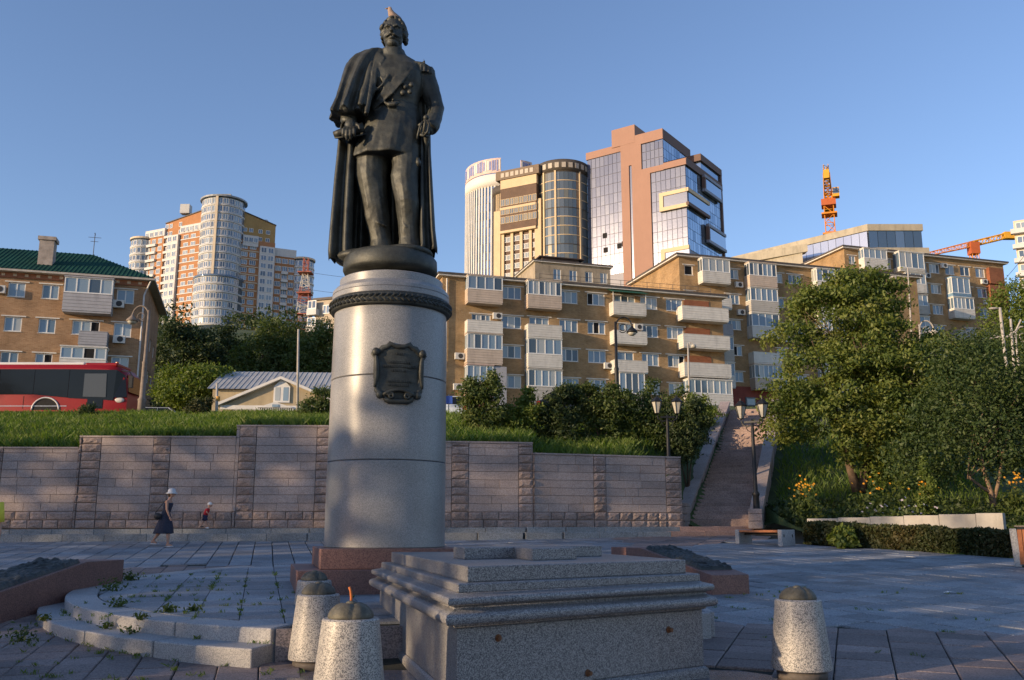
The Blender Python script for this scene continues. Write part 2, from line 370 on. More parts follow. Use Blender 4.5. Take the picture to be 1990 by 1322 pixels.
# polished slab that carries the block and the bollards
PODZ = .53
PC = Vector((-.5,17.4)); PR = 6.9; CUT = math.atan2(-6.52,-2.19); CUTB = CUT-R(108)
POD = [tuple(MC+AXD*(-5.22)+AXR*(-1.88)), tuple(MC+AXD*(-12)+AXR*(-1.88)), tuple(MC+AXD*(-12)+AXR*5.2), (3.2,9.6), (2.45,10.55), tuple(MC+AXD*(-5.22)+AXR*2.2)]
PLATP = [tuple(PC+Vector((7.0*math.cos(CUT+(CUTB-CUT)*i/30),7.0*math.sin(CUT+(CUTB-CUT)*i/30)))) for i in range(31)]+[(1.4,21.5),(2.55,17.0),(2.5,12.5),tuple(MC+AXD*(-5.2)+AXR*2.6)]
PODC = (sum(p[0] for p in POD)/len(POD),sum(p[1] for p in POD)/len(POD))
REDFRONT = ((2.3,13.75),(7.9,12.75))
HEDGE0, HEDGE1 = Vector((8.9,29.3)), Vector((12.9,24.0))
def zone(x, y):
    """None outside the paving, else 'g' or 'r'"""
    if y > wy(x)-.55 - (0 if x < 5.2 else .4): return None
    d = (Vector((x,y))-MC).length; dp = (Vector((x,y))-PC).length
    if inpoly((x,y),PLATP) or (dp < 7.05 and x < -2.4 and y < 21.6): return None
    if inpoly(((x-PODC[0])*1.09+PODC[0],(y-PODC[1])*1.07+PODC[1]), POD): return None
    if seg_side((x,y),HEDGE0,HEDGE1) > 0 and x > 8.7: return None
    if x > 1.2 and seg_side((x,y),*REDFRONT) < 0: return 'r'
    if x < 1.2 and y < 15.6 and d < 9.5: return 'r'
    if x < -6 and 15.6 < y < 22.3 and d < 8.2: return 'r'
    if x > 3.5 and seg_side((x,y),(3.2,26.5),(6.6,29.8)) > 0 and y > 26: return 'r'
    return 'g'
def cells_for(zn, ang, a, bb, gap, x0=-34, x1=30, y0=6.2, y1=36):
    ca, sa = math.cos(ang), math.sin(ang); out = []
    for i in range(-90,90):
        for j in range(-90,90):
            u = i*(a+gap)+(.5*(a+gap) if False else 0); v = j*(bb+gap)
            x = ca*u-sa*v; y = 18+sa*u+ca*v
            if x0 < x < x1 and y0 < y < y1 and zone(x,y) == zn and in_frustum(x,y,SLOPE*y,1.75): out.append((x,y,SLOPE*y,ang))
    return out
lay(plaza,'grey_paving_slab',[c for c in cells_for('g',R(14.6),.485,.73,.024) if c[0]<0],.485,.73,grey_t,SLOPE,170)
lay(plaza,'grey_paving_slab',[c for c in cells_for('g',R(32),.565,.565,.032) if c[0]>=0],.565,.565,grey_t,SLOPE,130)
lay(plaza,'red_paving_slab',[c for c in cells_for('r',R(-20),.60,.44,.014) if c[0]>=0],.60,.44,red_t,SLOPE,200)
lay(plaza,'red_paving_slab',[c for c in cells_for('r',R(14.6),.42,.42,.012) if c[0]<0],.42,.42,red_t,SLOPE,100)

# ---- round granite platform with two steps
gran = granite('grey_granite', (.40,.39,.38), (.22,.22,.225), 130, .6, .46, rnd=.07, coord='pos', blotch=.12, bump=.15)
plat = thing('granite_platform','low round granite platform','platform',(MC.x,MC.y,0)); plat.pop('label'); plat.pop('category'); structure(plat)
LM = lambda x,y: MZ(x+MC.x,y+MC.y); PCL = PC-MC
def circ(r,a): return (PCL.x+r*math.cos(a), PCL.y+r*math.sin(a))
def plat_poly(r): 
    pts = [circ(r,CUT+(CUTB-CUT)*i/40) for i in range(41)]
    return pts+[(3.6,5.1),(4.75,.6),(4.7,-3.9),tuple(Vector((0,0))+AXD*(-5.2)+AXR*2.6)]
cb = MB(); cb.prism(plat_poly(6.5), lambda x,y: LM(x,y)-.6, lambda x,y: LM(x,y)-.03)
cb.build('platform_bed', bed, plat)
def arc_stone(name, r0, r1, a0, a1, zb, zt, m, seg=6, parent=plat):
    aa = [a0+(a1-a0)*i/seg for i in range(seg+1)]
    mb = MB(); poly = [circ(r1,a) for a in aa]+[circ(r0,a) for a in aa[::-1]]
    mb.prism(poly, lambda x,y: LM(x,y)+zb, lambda x,y: LM(x,y)+zt)
    return bevel(mb.build(name, m, parent), .018, 2)
def ring_of(name, r0, r1, a0, a1, n, zb, zt, m):
    for i in range(n):
        g = .0016; arc_stone(name, r0, r1, a0+(a1-a0)*i/n-g, a0+(a1-a0)*(i+1)/n+g, zb, zt+random.uniform(-.003,.003), m)
ring_of('edge_stone', 6.45, 6.9, CUT, CUTB, 9, -.45, 0, gran)
ring_of('step_stone', 6.86, 7.26, CUT, CUTB+.3, 8, -.60, -.165, gran)
def clip_convex(poly, clip):
    n = len(clip); ar = sum(clip[i][0]*clip[(i+1)%n][1]-clip[(i+1)%n][0]*clip[i][1] for i in range(n)); c = clip if ar > 0 else clip[::-1]
    out = [Vector(p) for p in poly]
    for i in range(n):
        a, b2 = Vector(c[i]), Vector(c[(i+1)%n]); e = b2-a
        if e.length < 1e-5: continue
        side = lambda p: e.x*(p.y-a.y)-e.y*(p.x-a.x); inp = out; out = []
        for k in range(len(inp)):
            P, Q = inp[k], inp[(k+1)%len(inp)]; sp_, sq = side(P), side(Q)
            if sp_ >= 0: out.append(P)
            if (sp_ >= 0) != (sq >= 0): out.append(P.lerp(Q,sp_/(sp_-sq)))
        if len(out) < 3: return []
    return out
for (a_,b_) in (((4.76,.6),(4.71,-3.9)),((4.71,-3.9),tuple(AXD*(-5.2)+AXR*2.6)),((3.61,5.1),(4.76,.6))):
    a_, b_ = Vector(a_), Vector(b_); d_ = (b_-a_).normalized(); n_e = Vector((-d_.y,d_.x)); s_ = 0.0; Le = (b_-a_).length
    while s_ < Le-.05:
        e_ = min(Le,s_+1.1); mb = MB(); mb.prism([tuple(a_+d_*(s_+.004)),tuple(a_+d_*(e_-.004)),tuple(a_+d_*(e_-.004)+n_e*.12),tuple(a_+d_*(s_+.004)+n_e*.12)],lambda x,y: LM(x,y)-.6,lambda x,y: LM(x,y)+.002); bevel(mb.build('edge_stone',gran,plat),.015,2); s_ = e_
INNER = plat_poly(6.43)
for i in range(-16,14):
    for j in range(-9,9):
        u, v = i*.532+.1, j*.812+.2
        if abs(u) < 1.2 and abs(v) < 1.1: continue
        ps = []
        for su,sv in ((-.26,-.4),(.26,-.4),(.26,.4),(-.26,.4)):
            uu, vv = u+su, v+sv; ps.append((math.cos(AX)*uu-math.sin(AX)*vv, math.sin(AX)*uu+math.cos(AX)*vv))
        pp = clip_convex(ps, INNER)
        if len(pp) < 3: continue
        area = abs(sum(pp[q][0]*pp[(q+1)%len(pp)][1]-pp[(q+1)%len(pp)][0]*pp[q][1] for q in range(len(pp))))/2
        if area < .02: continue
        dz = random.uniform(-.004,.003); mb = MB(); mb.prism([tuple(p) for p in pp], lambda a,b2: LM(a,b2)-.05+dz, lambda a,b2: LM(a,b2)+dz); mb.build('platform_slab', grey_t, plat)

# polished slab
pol = granite('polished_grey_granite', (.22,.19,.20), (.10,.09,.10), 75, .22, .5, coord='pos', spec=.6)
pb = MB(); pb.prism(POD, .1, PODZ); pod = structure(pb.build('granite_pavement', pol))
pb = MB(); pb.prism([tuple(MC+AXD*(-5.16)+AXR*(-1.87)),tuple(MC+AXD*(-5.21)+AXR*(-1.87)),tuple(MC+AXD*(-5.21)+AXR*2.9),tuple(MC+AXD*(-5.16)+AXR*2.9)], .5, .925)
pb.build('riser_panel', pol, pod)

# ---- retaining wall with pilasters of rough stone
ash = granite('pink_ashlar', (.375,.312,.285), (.29,.235,.212), 40, .8, .45, rnd=.10, coord='pos', blotch=.14, bump=.2, spec=.25)
rock = granite('pink_rock_face', (.335,.268,.238), (.235,.18,.158), 40, .85, .45, rnd=.16, coord='pos', blotch=.2, bump=.3, spec=.2)
grc = granite('grey_step_granite', (.27,.285,.29), (.15,.16,.165), 60, .6, .45, rnd=.1, coord='pos', blotch=.2)
wall = thing('retaining_wall','long pinkish stone retaining wall with rough pilasters behind the statue','wall',(0,31,0))
def put(mb, name, m, smooth=False):
    o = mb.build(name, m, wall, smooth); o.location = (0,-31,0); return o
def frame2(xa, xb):
    a = Vector((xa,wy(xa))); b2 = Vector((xb,wy(xb))); d = (b2-a); L = d.length; d /= L; return a, d, Vector((d.y,-d.x)), L
def block_at(a, d, n, s0, s1, z0, z1, proud, depth=.12):
    mb = MB(); g = .0045; c = .006
    q = lambda s,o,z: (a.x+d.x*s+n.x*o, a.y+d.y*s+n.y*o, z)
    s0 += g; s1 -= g; z0 += g; z1 -= g
    v = [q(s0,-depth,z0),q(s1,-depth,z0),q(s1,-depth,z1),q(s0,-depth,z1),q(s0,proud-c,z0),q(s1,proud-c,z0),q(s1,proud-c,z1),q(s0,proud-c,z1),
         q(s0+c,proud,z0+c),q(s1-c,proud,z0+c),q(s1-c,proud,z1-c),q(s0+c,proud,z1-c)]
    f = [(8,9,10,11)]+[(4+i,4+(i+1)%4,8+(i+1)%4,8+i) for i in range(4)]+[(i,(i+1)%4,4+(i+1)%4,4+i) for i in range(4)]
    mb.add(v,f); return mb
def rough_at(a, d, n, s0, s1, z0, z1, proud):
    mb = MB(); g = .012; s0 += g; s1 -= g; z0 += g; z1 -= g; NX, NZ = 5, 4; sd_ = random.random()*50
    q = lambda s,o,z: (a.x+d.x*s+n.x*o, a.y+d.y*s+n.y*o, z); v = []; f = []
    for j in range(NZ+1):
        for i in range(NX+1):
            e = (i in (0,NX)) or (j in (0,NZ)); s = s0+(s1-s0)*i/NX; z = z0+(z1-z0)*j/NZ
            o = proud*.35 if e else proud*(.8+.5*nz(s*4+sd_,z*6,0,1.6))+.5*proud*(j/NZ-.35)
            if not e: s += random.uniform(-.02,.02); z += random.uniform(-.012,.012)
            v.append(q(s,o,z))
    for j in range(NZ):
        for i in range(NX): k = j*(NX+1)+i; f.append((k,k+1,k+NX+2,k+NX+1))
    m0 = len(v); v += [q(s0,-.1,z0),q(s1,-.1,z0),q(s1,-.1,z1),q(s0,-.1,z1)]
    TL = NZ*(NX+1)
    f += [(m0,m0+1)+tuple(range(NX,-1,-1)), (m0+2,m0+3)+tuple(range(TL,TL+NX+1)), (m0+3,m0)+tuple(j*(NX+1) for j in range(NZ+1)), (m0+1,m0+2)+tuple(j*(NX+1)+NX for j in range(NZ,-1,-1))]
    mb.add(v,f); return mb
wx = lambda px: at(px,950,31.3).x
PIL = [(-19.6,-18.9),(wx(-25),wx(12)),(wx(155),wx(197)),(wx(297),wx(330)),(wx(462),wx(495)),(wx(612),wx(650)),(wx(745),wx(775)),(wx(876),wx(909)),(wx(1008),wx(1040)),(at(1153,950,33).x,at(1178,950,33).x),(at(1293,950,33.9).x,6.15)]
CO = .272
core = MB()
for k,(pa,pb_) in enumerate(PIL):
    for (xa,xb,rough) in ([(PIL[k-1][1],pa,False)] if k else []) + [(pa,pb_,True)]:
        # split the panel where the wall steps
        cuts = [xa]+[s for s in (-14.35,-9.27,-4.0,.72) if xa < s < xb]+[xb]
        for ca_,cb_ in zip(cuts[:-1],cuts[1:]):
            a, d, n, L = frame2(ca_,cb_); zt = wtop((ca_+cb_)/2); zb = 2.02
            if rough: zt = max(wtop(xa+.02), wtop(xb-.02)) if abs(xa+14.35) < 1.3 or abs(xa+9.27) < 1.3 else zt
            core.prism([tuple(a-n*.06),tuple(a+d*L-n*.06),tuple(a+d*L-n*.42),tuple(a-n*.42)], zb-.6, zt-.02)
            # coping
            mb = MB(); mb.prism([tuple(a+n*.05-d*.0),tuple(a+d*(L-.008)+n*.05),tuple(a+d*(L-.008)-n*.48),tuple(a-n*.48)], zt+.0, zt+.055); put(mb,'coping_stone',ash)
            z = zb; row = 0
            while z < zt-.02:
                h = CO*random.uniform(.96,1.04)
                if z+h > zt-.1: h = zt-z
                if rough:
                    put(rough_at(a,d,n,0,L,z,z+h,.07),'rough_stone',rock,False)
                elif row < 2:
                    s = 0
                    while s < L-.02:
                        w_ = random.uniform(.45,.62)
                        if s+w_ > L-.28: w_ = L-s
                        put(rough_at(a,d,n,s,s+w_,z,z+h,.06),'rough_stone',rock); s += w_
                else:
                    s = 0
                    while s < L-.02:
                        w_ = random.choice((.55,.8,1.1,1.4,1.8))*random.uniform(.9,1.1)
                        if s+w_ > L-.35: w_ = L-s
                        put(block_at(a,d,n,s,s+w_,z,z+h,.012+random.uniform(-.006,.006)),'ashlar_stone',ash); s += w_
                z += h; row += 1
put(core,'wall_core',mat('mortar',(.23,.19,.17),.95,.2,4))
# two long steps at its foot
foot = structure(thing('wall_steps','x','x',(0,31,0))); foot.pop('label'); foot.pop('category')
redg = granite('red_step_granite', (.42,.27,.21), (.27,.165,.13), 60, .6, .45, rnd=.1, coord='pos', blotch=.15)
for r_,(o0,o1,zt) in enumerate(((-.06,.42,2.02),(.36,.78,1.86))):
    xs = -24.0
    while xs < 8.9:
        xe = min(xs+random.uniform(1.2,1.5), 9.0)
        a, d, n, L = frame2(xs,xe); mb = MB()
        dz = (xs+8)*.004
        mb.prism([tuple(a+n*o0+d*.004),tuple(a+n*o1+d*.004),tuple(a+d*(L-.004)+n*o1),tuple(a+d*(L-.004)+n*o0)], 1.3, zt+dz+random.uniform(-.004,.004))
        o = mb.build('step_block', redg if xs > 4.7 else grc, foot); o.location = (0,-31,0); bevel(o,.012,1); xs = xe
# far road pieces of the hill are left to turf

# ---- long flight of stairs up the hill
stair = structure(thing('hill_stairs','x','x',(ST0.x,ST0.y,0),-math.atan2(STD.x,STD.y))); stair.pop('label'); stair.pop('category')
stone_t = granite('stair_stone', (.34,.25,.215), (.23,.165,.14), 45, .8, .45, rnd=.12, coord='pos', blotch=.2, spec=.25)
for i in range(NST):
    mb = MB(); mb.box(-1.08,1.08,i*RUN,(i+1)*RUN+.05,STZ+i*RISE-.3,STZ+(i+1)*RISE); bevel(mb.build('stair_tread',stone_t,stair),.012,1)
for sgn in (-1,1):
    n0 = 0 if sgn < 0 else 0
    for i in range(19):
        t0, t1 = i*.82, (i+1)*.82-.008; z0, z1 = STZ+.52+t0*RISE/RUN, STZ+.52+t1*RISE/RUN
        xa, xb = (1.1,1.58) if sgn > 0 else (-1.62,-1.1)
        mb = MB(); v = [(xa,t0,z0),(xb,t0,z0),(xb,t1,z1),(xa,t1,z1)]
        mb.add([(p[0],p[1],p[2]-.14) for p in v]+v,[(3,2,1,0),(4,5,6,7),(0,1,5,4),(1,2,6,5),(2,3,7,6),(3,0,4,7)]); mb.build('parapet_slab',ash,stair)
        for j in range(2):
            u0, u1 = t0+j*.41, t0+j*.41+.40; zt = STZ+.38+u0*RISE/RUN
            mb = MB(); mb.box(xa+.05+random.uniform(-.02,.02),xb-.05+random.uniform(-.02,.02),u0,u1,zt-1.1,zt-.01); mb.build('parapet_stone',rock,stair)
for (xa,xb,ya,yb,z1) in ((-1.66,-1.08,-.75,.0,2.95),(-1.66,-1.08,-1.3,-.76,2.5),(1.08,1.6,-.6,0,2.72)):
    z = 2.0
    while z < z1-.02:
        mb = MB(); mb.box(xa+random.uniform(0,.03),xb,ya,yb,z,min(z1,z+.27)-.008); bevel(mb.build('pier_stone',ash,stair),.015,1); z += .27
# =================================================================== the monument
bronze = mat('dark_bronze', (.044,.047,.041), .55, .6, 3, .12, 30, metal=.3, spec=.5, coord='pos', fine=.25)
gcol = granite('column_granite', (.285,.285,.285), (.155,.157,.162), 150, .38, .45, coord='obj', blotch=.14, spec=.55)
redb = granite('red_base_granite', (.24,.125,.095), (.12,.06,.05), 90, .55, .45, coord='obj', blotch=.12)
blk = granite('speckled_block_granite', (.31,.305,.30), (.065,.065,.075), 160, .42, .5, coord='obj', blotch=.06, spec=.5)
PY = 16.4
def zf(py, Y): return at(752,py,Y).z
base_z = MZ(MC.x,MC.y)-.02
ped = thing('statue_pedestal','tall round polished grey granite pedestal with bronze cartouche and wreath band','pedestal',(MC.x,MC.y,base_z),AX)
z2 = 1.715-base_z; z1 = z2*.52
mb = MB(); mb.box(-1.52,1.52,-1.52,1.52,-.05,z1); bevel(mb.build('base_tier',redb,ped),.012,2)
mb = MB(); mb.box(-1.16,1.16,-1.16,1.16,z1+.002,z2); bevel(mb.build('base_tier',redb,ped),.012,2)
FY = PY-1.02
zc = lambda py: zf(py,FY)-base_z
def drum(name, za, zb, ra, rb, m=gcol):
    mb = MB(); n = 4; pr = [(ra-.012,za),(ra,za+.012)]+[(ra+(rb-ra)*k/n, za+(zb-za)*k/n) for k in range(1,n)]+[(rb,zb-.012),(rb-.012,zb)]
    o = mb.lathe(pr,96).build(name,m,ped,True); o.data.set_sharp_from_angle(angle=R(30)); return o
j1, j2, bb0, bb1, ct = zc(893), zc(727), zc(590), zc(566), zc(541)
drum('drum', z2+.002, j1-.004, 1.035, 1.03); drum('drum', j1+.004, j2-.004, 1.03, 1.02); drum('drum', j2+.004, bb0, 1.02, 1.005)
drum('collar', bb1, ct-.12, 1.055, 1.055)
mb = MB(); mb.lathe([(1.055,ct-.12),(1.05,ct-.06),(1.0,ct+.0),(.95,ct+.03),(.93,ct+.035),(.93,ct+.17),(.9,ct+.19),(.3,ct+.19)],96); o = mb.build('cap',gcol,ped,True); o.data.set_sharp_from_angle(angle=R(30))
# bronze wreath band: ring with overlapping leaves
ring = MB(); ring.lathe([(1.0,bb0-.005),(1.06,bb0),(1.075,bb0+.03),(1.075,bb1-.03),(1.06,bb1),(1.0,bb1+.002)],96); wr = ring.build('wreath_band',bronze,ped,True)
lv = MB(); hb = bb1-bb0
for i in range(66):
    for s in (0,1):
        a = 2*math.pi*(i+.5*s)/66; a2 = a+2*math.pi/66*1.25; zm = bb0+hb*(.31 if s else .69); rr = 1.075
        p = lambda an,z,r: (r*math.cos(an),r*math.sin(an),z)
        dz = hb*.2*(1 if s else -1)
        lv.add([p(a,zm+dz,rr),p((a+a2)/2,zm-hb*.16,rr+.012),p(a2,zm-dz*.4,rr+.03),p((a+a2)/2,zm+hb*.2,rr+.012),p((a+a2)/2,zm,rr+.04)],[(0,1,4),(1,2,4),(2,3,4),(3,0,4)])
lv.build('wreath_leaves',bronze,wr)
# cartouche: curved on the drum
carts = MB(); CR = 1.03
cz0, cz1 = zc(785), zc(664)
CXo = .03        # sits a little to the right of the line of sight
def cpt(sx, z, out): 
    a = -math.pi/2+(sx+CXo)/CR
    return ((CR+out)*math.cos(a),(CR+out)*math.sin(a),z)
H_ = cz1-cz0
OUT = [(-.16,.0),(.16,.0),(.235,.03),(.25,.1),(.34,.12),(.40,.2),(.385,.3),(.42,.42),(.42,.72),(.475,.80),(.45,.84),(.36,.86),(.30,.93),(.22,.945),(.17,1.0),(.07,.955),(-.07,.955),(-.17,1.0),(-.22,.945),(-.30,.93),(-.36,.86),(-.45,.84),(-.475,.80),(-.42,.72),(-.42,.42),(-.385,.3),(-.40,.2),(-.34,.12),(-.25,.1),(-.235,.03)]
cmx, cmz = 0, cz0+H_*.5
def ringc(k, out): return [cpt(x*k*1.0, cmz+(cz0+z*H_-cmz)*k, out) for x,z in OUT]
carts.loft([ringc(1,-.02),ringc(1,.05),ringc(.97,.075),ringc(.86,.075),ringc(.82,.04)],caps=False)
rr = ringc(.82,.04); carts.add(rr+[cpt(0,cmz,.055)],[(i,(i+1)%len(rr),len(rr)) for i in range(len(rr))])
cart = carts.build('cartouche',bronze,ped,True)
shield = MB()
def patch(mb, x0,x1,f0,f1,out0,out1,n=10):
    """curved raised strip between two heights"""
    top = []; 
    for k in range(n+1):
        x = x0+(x1-x0)*k/n; top.append((x,))
    v = []; f = []
    for k in range(n+1):
        x = x0+(x1-x0)*k/n
        for ff,o in ((f0,out0),(f0,out1),(f1,out1),(f1,out0)): v.append(cpt(x,cz0+ff*H_,o))
    for k in range(n):
        for q in range(4): f.append((k*4+q,(k+1)*4+q,(k+1)*4+(q+1)%4,k*4+(q+1)%4))
    f += [(3,2,1,0),(n*4,n*4+1,n*4+2,n*4+3)]
    mb.add(v,f)
# lettering rows too worn to read stay rows of small raised strokes, plus scrolls
import itertools
let = MB(); rs = random.Random(5)
for (fz,xa,xb) in ((.80,-.06,.06),(.665,-.17,.17),(.60,-.27,.27),(.53,-.12,.12),(.36,-.2,.2),(.30,-.17,.17)):
    x = xa
    while x < xb:
        w_ = rs.uniform(.012,.026); patch(let,x,x+w_,fz-.018,fz+.018,.045,.066,1); x += w_+rs.uniform(.008,.016)
stuff(let.build('inscription',bronze,cart))
scr = MB()
for sx,f in ((-.30,.14),(.30,.14),(-.38,.82),(.38,.82)):
    scr.ball(cpt(sx,cz0+f*H_,.07),(.07,.06,.075),10,6)
for sgn in (-1,1):
    scr.tube([cpt(sgn*(.385-.03*math.sin(t*math.pi)),cz0+(.25+.55*t)*H_,.075) for t in np.linspace(0,1,9)],[.02,.032,.04,.043,.043,.043,.04,.032,.02],8)
    sp = [cpt(sgn*(.13+.055*math.cos(t)*(1-t/12)),cz0+H_*(.12+.055*math.sin(t)*(1-t/12)),.085) for t in np.linspace(0,9,22)]; scr.tube(sp,.022,6)
scr.tube([cpt(x,cz0+(.22-.09*(x/.25)**2)*H_,.08) for x in np.linspace(-.25,.25,9)],.035,8)
scr.build('scrollwork',bronze,cart,True)

# ------------------------------------------------------------------ the bronze figure
# figure coordinates: metres, z from the feet, x to the viewer's right, -y towards the viewer
FZ = 6.98
st = thing('statue','dark bronze statue of a uniformed officer in a cloak holding a scroll','statue',(MC.x-.03,PY,FZ),0)
def S(px, py, y=0):
    p = at(px,py,PY+y); return Vector((p.x-(MC.x-.03), y, p.z-FZ))
def sring(px, py, rx, ry, y=0, n=28, fold=0, nf=9, ph=0, p=2.0, tilt=0, back=1.0):
    """cross-section: centre by survey, half-widths in pixels"""
    c = S(px,py,y); k = .0097; out = []
    for i in range(n):
        a = 2*math.pi*i/n; ca, sa = math.cos(a), math.sin(a)
        e = (abs(ca)**p+abs(sa)**p)**(-1/p); m = 1+fold*math.sin(nf*a+ph)
        out.append(Vector((c.x+rx*k*ca*e*m, c.y+ry*k*sa*e*m*(back if sa > 0 else 1), c.z+tilt*ca*e)))
    return out
fig = MB()
# legs in trousers: the viewer's right one forward
def leg(pts, seed):
    rings = []
    for k,(px,py,r,y) in enumerate(pts):
        rings.append(sring(px,py,r,r*1.02,y,18,.03,5,seed+k*1.1))
    fig.loft(rings)
leg([(788,288,32,-.05),(790,320,29,-.10),(787,345,27,-.15),(789,372,24,-.19),(792,395,22.5,-.20),(793,420,21,-.15),(795,445,20.5,-.11),(796,466,20,-.11),(797,482,22,-.13),(797,494,23,-.14)],0)
leg([(728,288,34,.02),(723,320,32,.02),(722,345,30,.02),(725,372,27,.02),(729,400,25,.02),(733,425,24,.05),(737,450,22,.07),(740,470,21,.07),(741,484,22,.05),(741,495,23,.04)],2)
for px,y in ((797,-.32),(739,-.12)):
    fig.ball(S(px,494,y),(.16,.36,.13),12,8)
# creases on the knees
for (a,b2) in (((775,352,-.38),(812,360,-.30)),((772,365,-.37),(790,400,-.42)),((812,372,-.33),(796,410,-.40)),((778,425,-.33),(800,455,-.30)),((780,470,-.30),(812,478,-.30)),((702,345,-.22),(738,352,-.24)),((706,372,-.2),(742,385,-.24)),((722,425,-.18),(752,440,-.18))):
    p, q = S(a[0],a[1],a[2]+.05), S(b2[0],b2[1],b2[2]+.05); fig.tube([p,(p+q)/2+Vector((0,-.03,-.02)),q],[.01,.03,.01],6)
# tunic skirt
fig.loft([sring(765,214,50,34,-.02,36,0),sring(765,228,52,37,-.02,36,.012,11,1),sring(762,250,57,42,-.03,36,.02,9,.5),sring(757,280,62,46,-.03,36,.03,9,1),sring(752,306,65,49,-.03,36,.04,9,1.6),sring(752,311,64,48,-.03,36,.04,9,1.6)])
# torso
fig.loft([sring(765,230,49,34,-.01,36),sring(765,212,48,34,-.01,36),sring(764,190,53,38,-.02,36),sring(763,168,59,41,-.03,36,p=2.2),sring(763,150,63,41,-.02,36,p=2.4),sring(763,135,62,36,0,36,p=2.3),sring(763,122,47,28,.03,36),sring(763,112,30,22,.03,36),sring(763,104,24,21,.02,36)])
# standing collar
fig.loft([sring(764,118,27,24,0,28),sring(764,108,24,23,-.01,28),sring(764,100,23,22,-.02,28)])
# viewer's right arm, bent to the sword
fig.tube([S(824,138,.02),S(832,165,.03),S(840,192,.05),S(847,212,.04),S(843,232,-.04),S(836,247,-.14),S(829,256,-.2)],[.19,.185,.175,.165,.15,.13,.10],14)
fig.tube([S(842,232,-.06),S(837,244,-.14),S(833,251,-.18)],[.165,.175,.155],12)       # cuff
# viewer's left arm, under the cape
fig.tube([S(694,138,.02),S(682,170,.02),S(676,200,.0),S(676,222,-.12),S(679,238,-.22)],[.20,.19,.17,.15,.12],14)
fig.loft([sring(678,222,15,15,-.16,16),sring(678,236,16,16,-.24,16),sring(679,241,14,14,-.26,16)])
# belt and buckle, front closing
fig.loft([sring(765,227,51,36,-.015,36),sring(765,212,50.5,36,-.015,36)])
bk = MB()
fig.loft([[S(753,208,-.385),S(773,208,-.385),S(773,227,-.385),S(753,227,-.385)],[S(753,208,-.30),S(773,208,-.30),S(773,227,-.30),S(753,227,-.30)]])
# sash from the viewer's right shoulder to the left hip
def band(pts, wd, th=.03):
    pts = [Vector(p) for p in pts]; rings = []
    for k,p in enumerate(pts):
        d = (pts[min(k+1,len(pts)-1)]-pts[max(k-1,0)]).normalized(); n = Vector((0,-1,.15)); s = d.cross(n).normalized()
        rings.append([p+s*wd,p+s*wd+n*th,p-s*wd+n*th,p-s*wd])
    fig.loft(rings)
band([S(800,122,-.2),S(790,138,-.34),S(775,157,-.42),S(757,177,-.42),S(738,195,-.38),S(722,208,-.28)],.095,.035)
# aiguillette cords, medals
for dx in (0,5,10):
    fig.tube([S(733+dx,142,-.34),S(742+dx,152,-.42),S(748+dx,168,-.44),S(741+dx,184,-.43),S(731+dx,194,-.40)],.022,6)
fig.tube([S(730,176,-.42),S(742,166,-.46),S(753,150,-.45),S(756,146,-.43)],.026,6)
for px,py in ((788,168),(797,178),(783,180),(800,165)): fig.ball(S(px,py,-.40),(.055,.03,.055),8,6)
for k in range(7): fig.ball(S(764,122+k*12,-.25 if k < 1 else -.40),(.022,.02,.022),6,5)
# epaulette with fringe
fig.ball(S(818,133,.0),(.24,.24,.075),16,8,Matrix.Rotation(.28,3,'Y'))
for i in range(11):
    a = -1.65+i*.33; c = S(822,137,0); p = c+Vector((.20*math.cos(a),.20*math.sin(a),0)); fig.tube([p,p+Vector((.02*math.cos(a),.02*math.sin(a),-.14))],.028,5)
# the cape over the viewer's left shoulder down to the elbow, with deep folds
cape = []
for k,(py,xl,xr,y) in enumerate(((100,718,750,.0),(106,702,752,.0),(114,685,751,-.02),(126,674,745,-.05),(145,667,735,-.08),(165,661,727,-.1),(185,656,722,-.12),(205,650,718,-.14),(220,644,716,-.15),(232,641,714,-.14))):
    n = 40; ring = []; t = k/9; dep = .2+.3*t if k else .14
    for i in range(n):
        a = 2*math.pi*i/n; u = math.cos(a); w_ = math.sin(a); f = 1+(.05+.2*t)*math.sin(8*a+.7+t*.7)*(1 if w_ < .3 else .4)
        px = (xl+xr)/2+u*(xr-xl)/2*(1+.3*(f-1)); p = S(px,py+(6*math.sin(8*a)+(-u)*2)*t*(.5),y)
        ring.append(Vector((p.x, y+w_*dep*f, p.z)))
    cape.append(ring)
fig.loft(cape)
# fold ridges along the cape
for (a,b2,c2,r) in (((712,112,-.2),(690,160,-.40),(672,215,-.60),.05),((724,115,-.26),(712,165,-.46),(700,205,-.58),.045),((730,118,-.3),(722,168,-.46),(712,222,-.56),.038),((697,112,-.14),(674,155,-.30),(652,215,-.45),.055),((734,120,-.32),(728,160,-.44),(722,190,-.46),.03)):
    p0, p1, p2 = S(*a), S(*b2), S(*c2); fig.tube([p0,(p0+p1)/2+Vector((0,-.03,0)),p1,(p1+p2)/2,p2],[r*.6,r*1.15,r*1.5,r*1.6,r*1.1],8)
# cape collar turned up
fig.loft([[S(716,104,-.12),S(726,97,-.10),S(746,110,-.26),S(738,120,-.30)],[S(716,104,.1),S(724,96,.08),S(744,106,-.02),S(738,118,-.05)]])
fig.loft([[S(726,97,-.1),S(745,108,-.27),S(735,140,-.42),S(726,150,-.42)],[S(722,98,-.05),S(741,110,-.2),S(730,140,-.34),S(722,150,-.34)]])
fig.loft([[S(714,108,-.20),S(724,95,-.16),S(748,112,-.34),S(740,124,-.40)],[S(712,107,-.02),S(722,93,.0),S(746,107,-.22),S(738,120,-.28)]])
# belt knot / sash tails under the buckle
fig.tube([S(748,200,-.40),S(756,204,-.43),S(768,203,-.44),S(776,199,-.42)],[.03,.05,.05,.03],8)
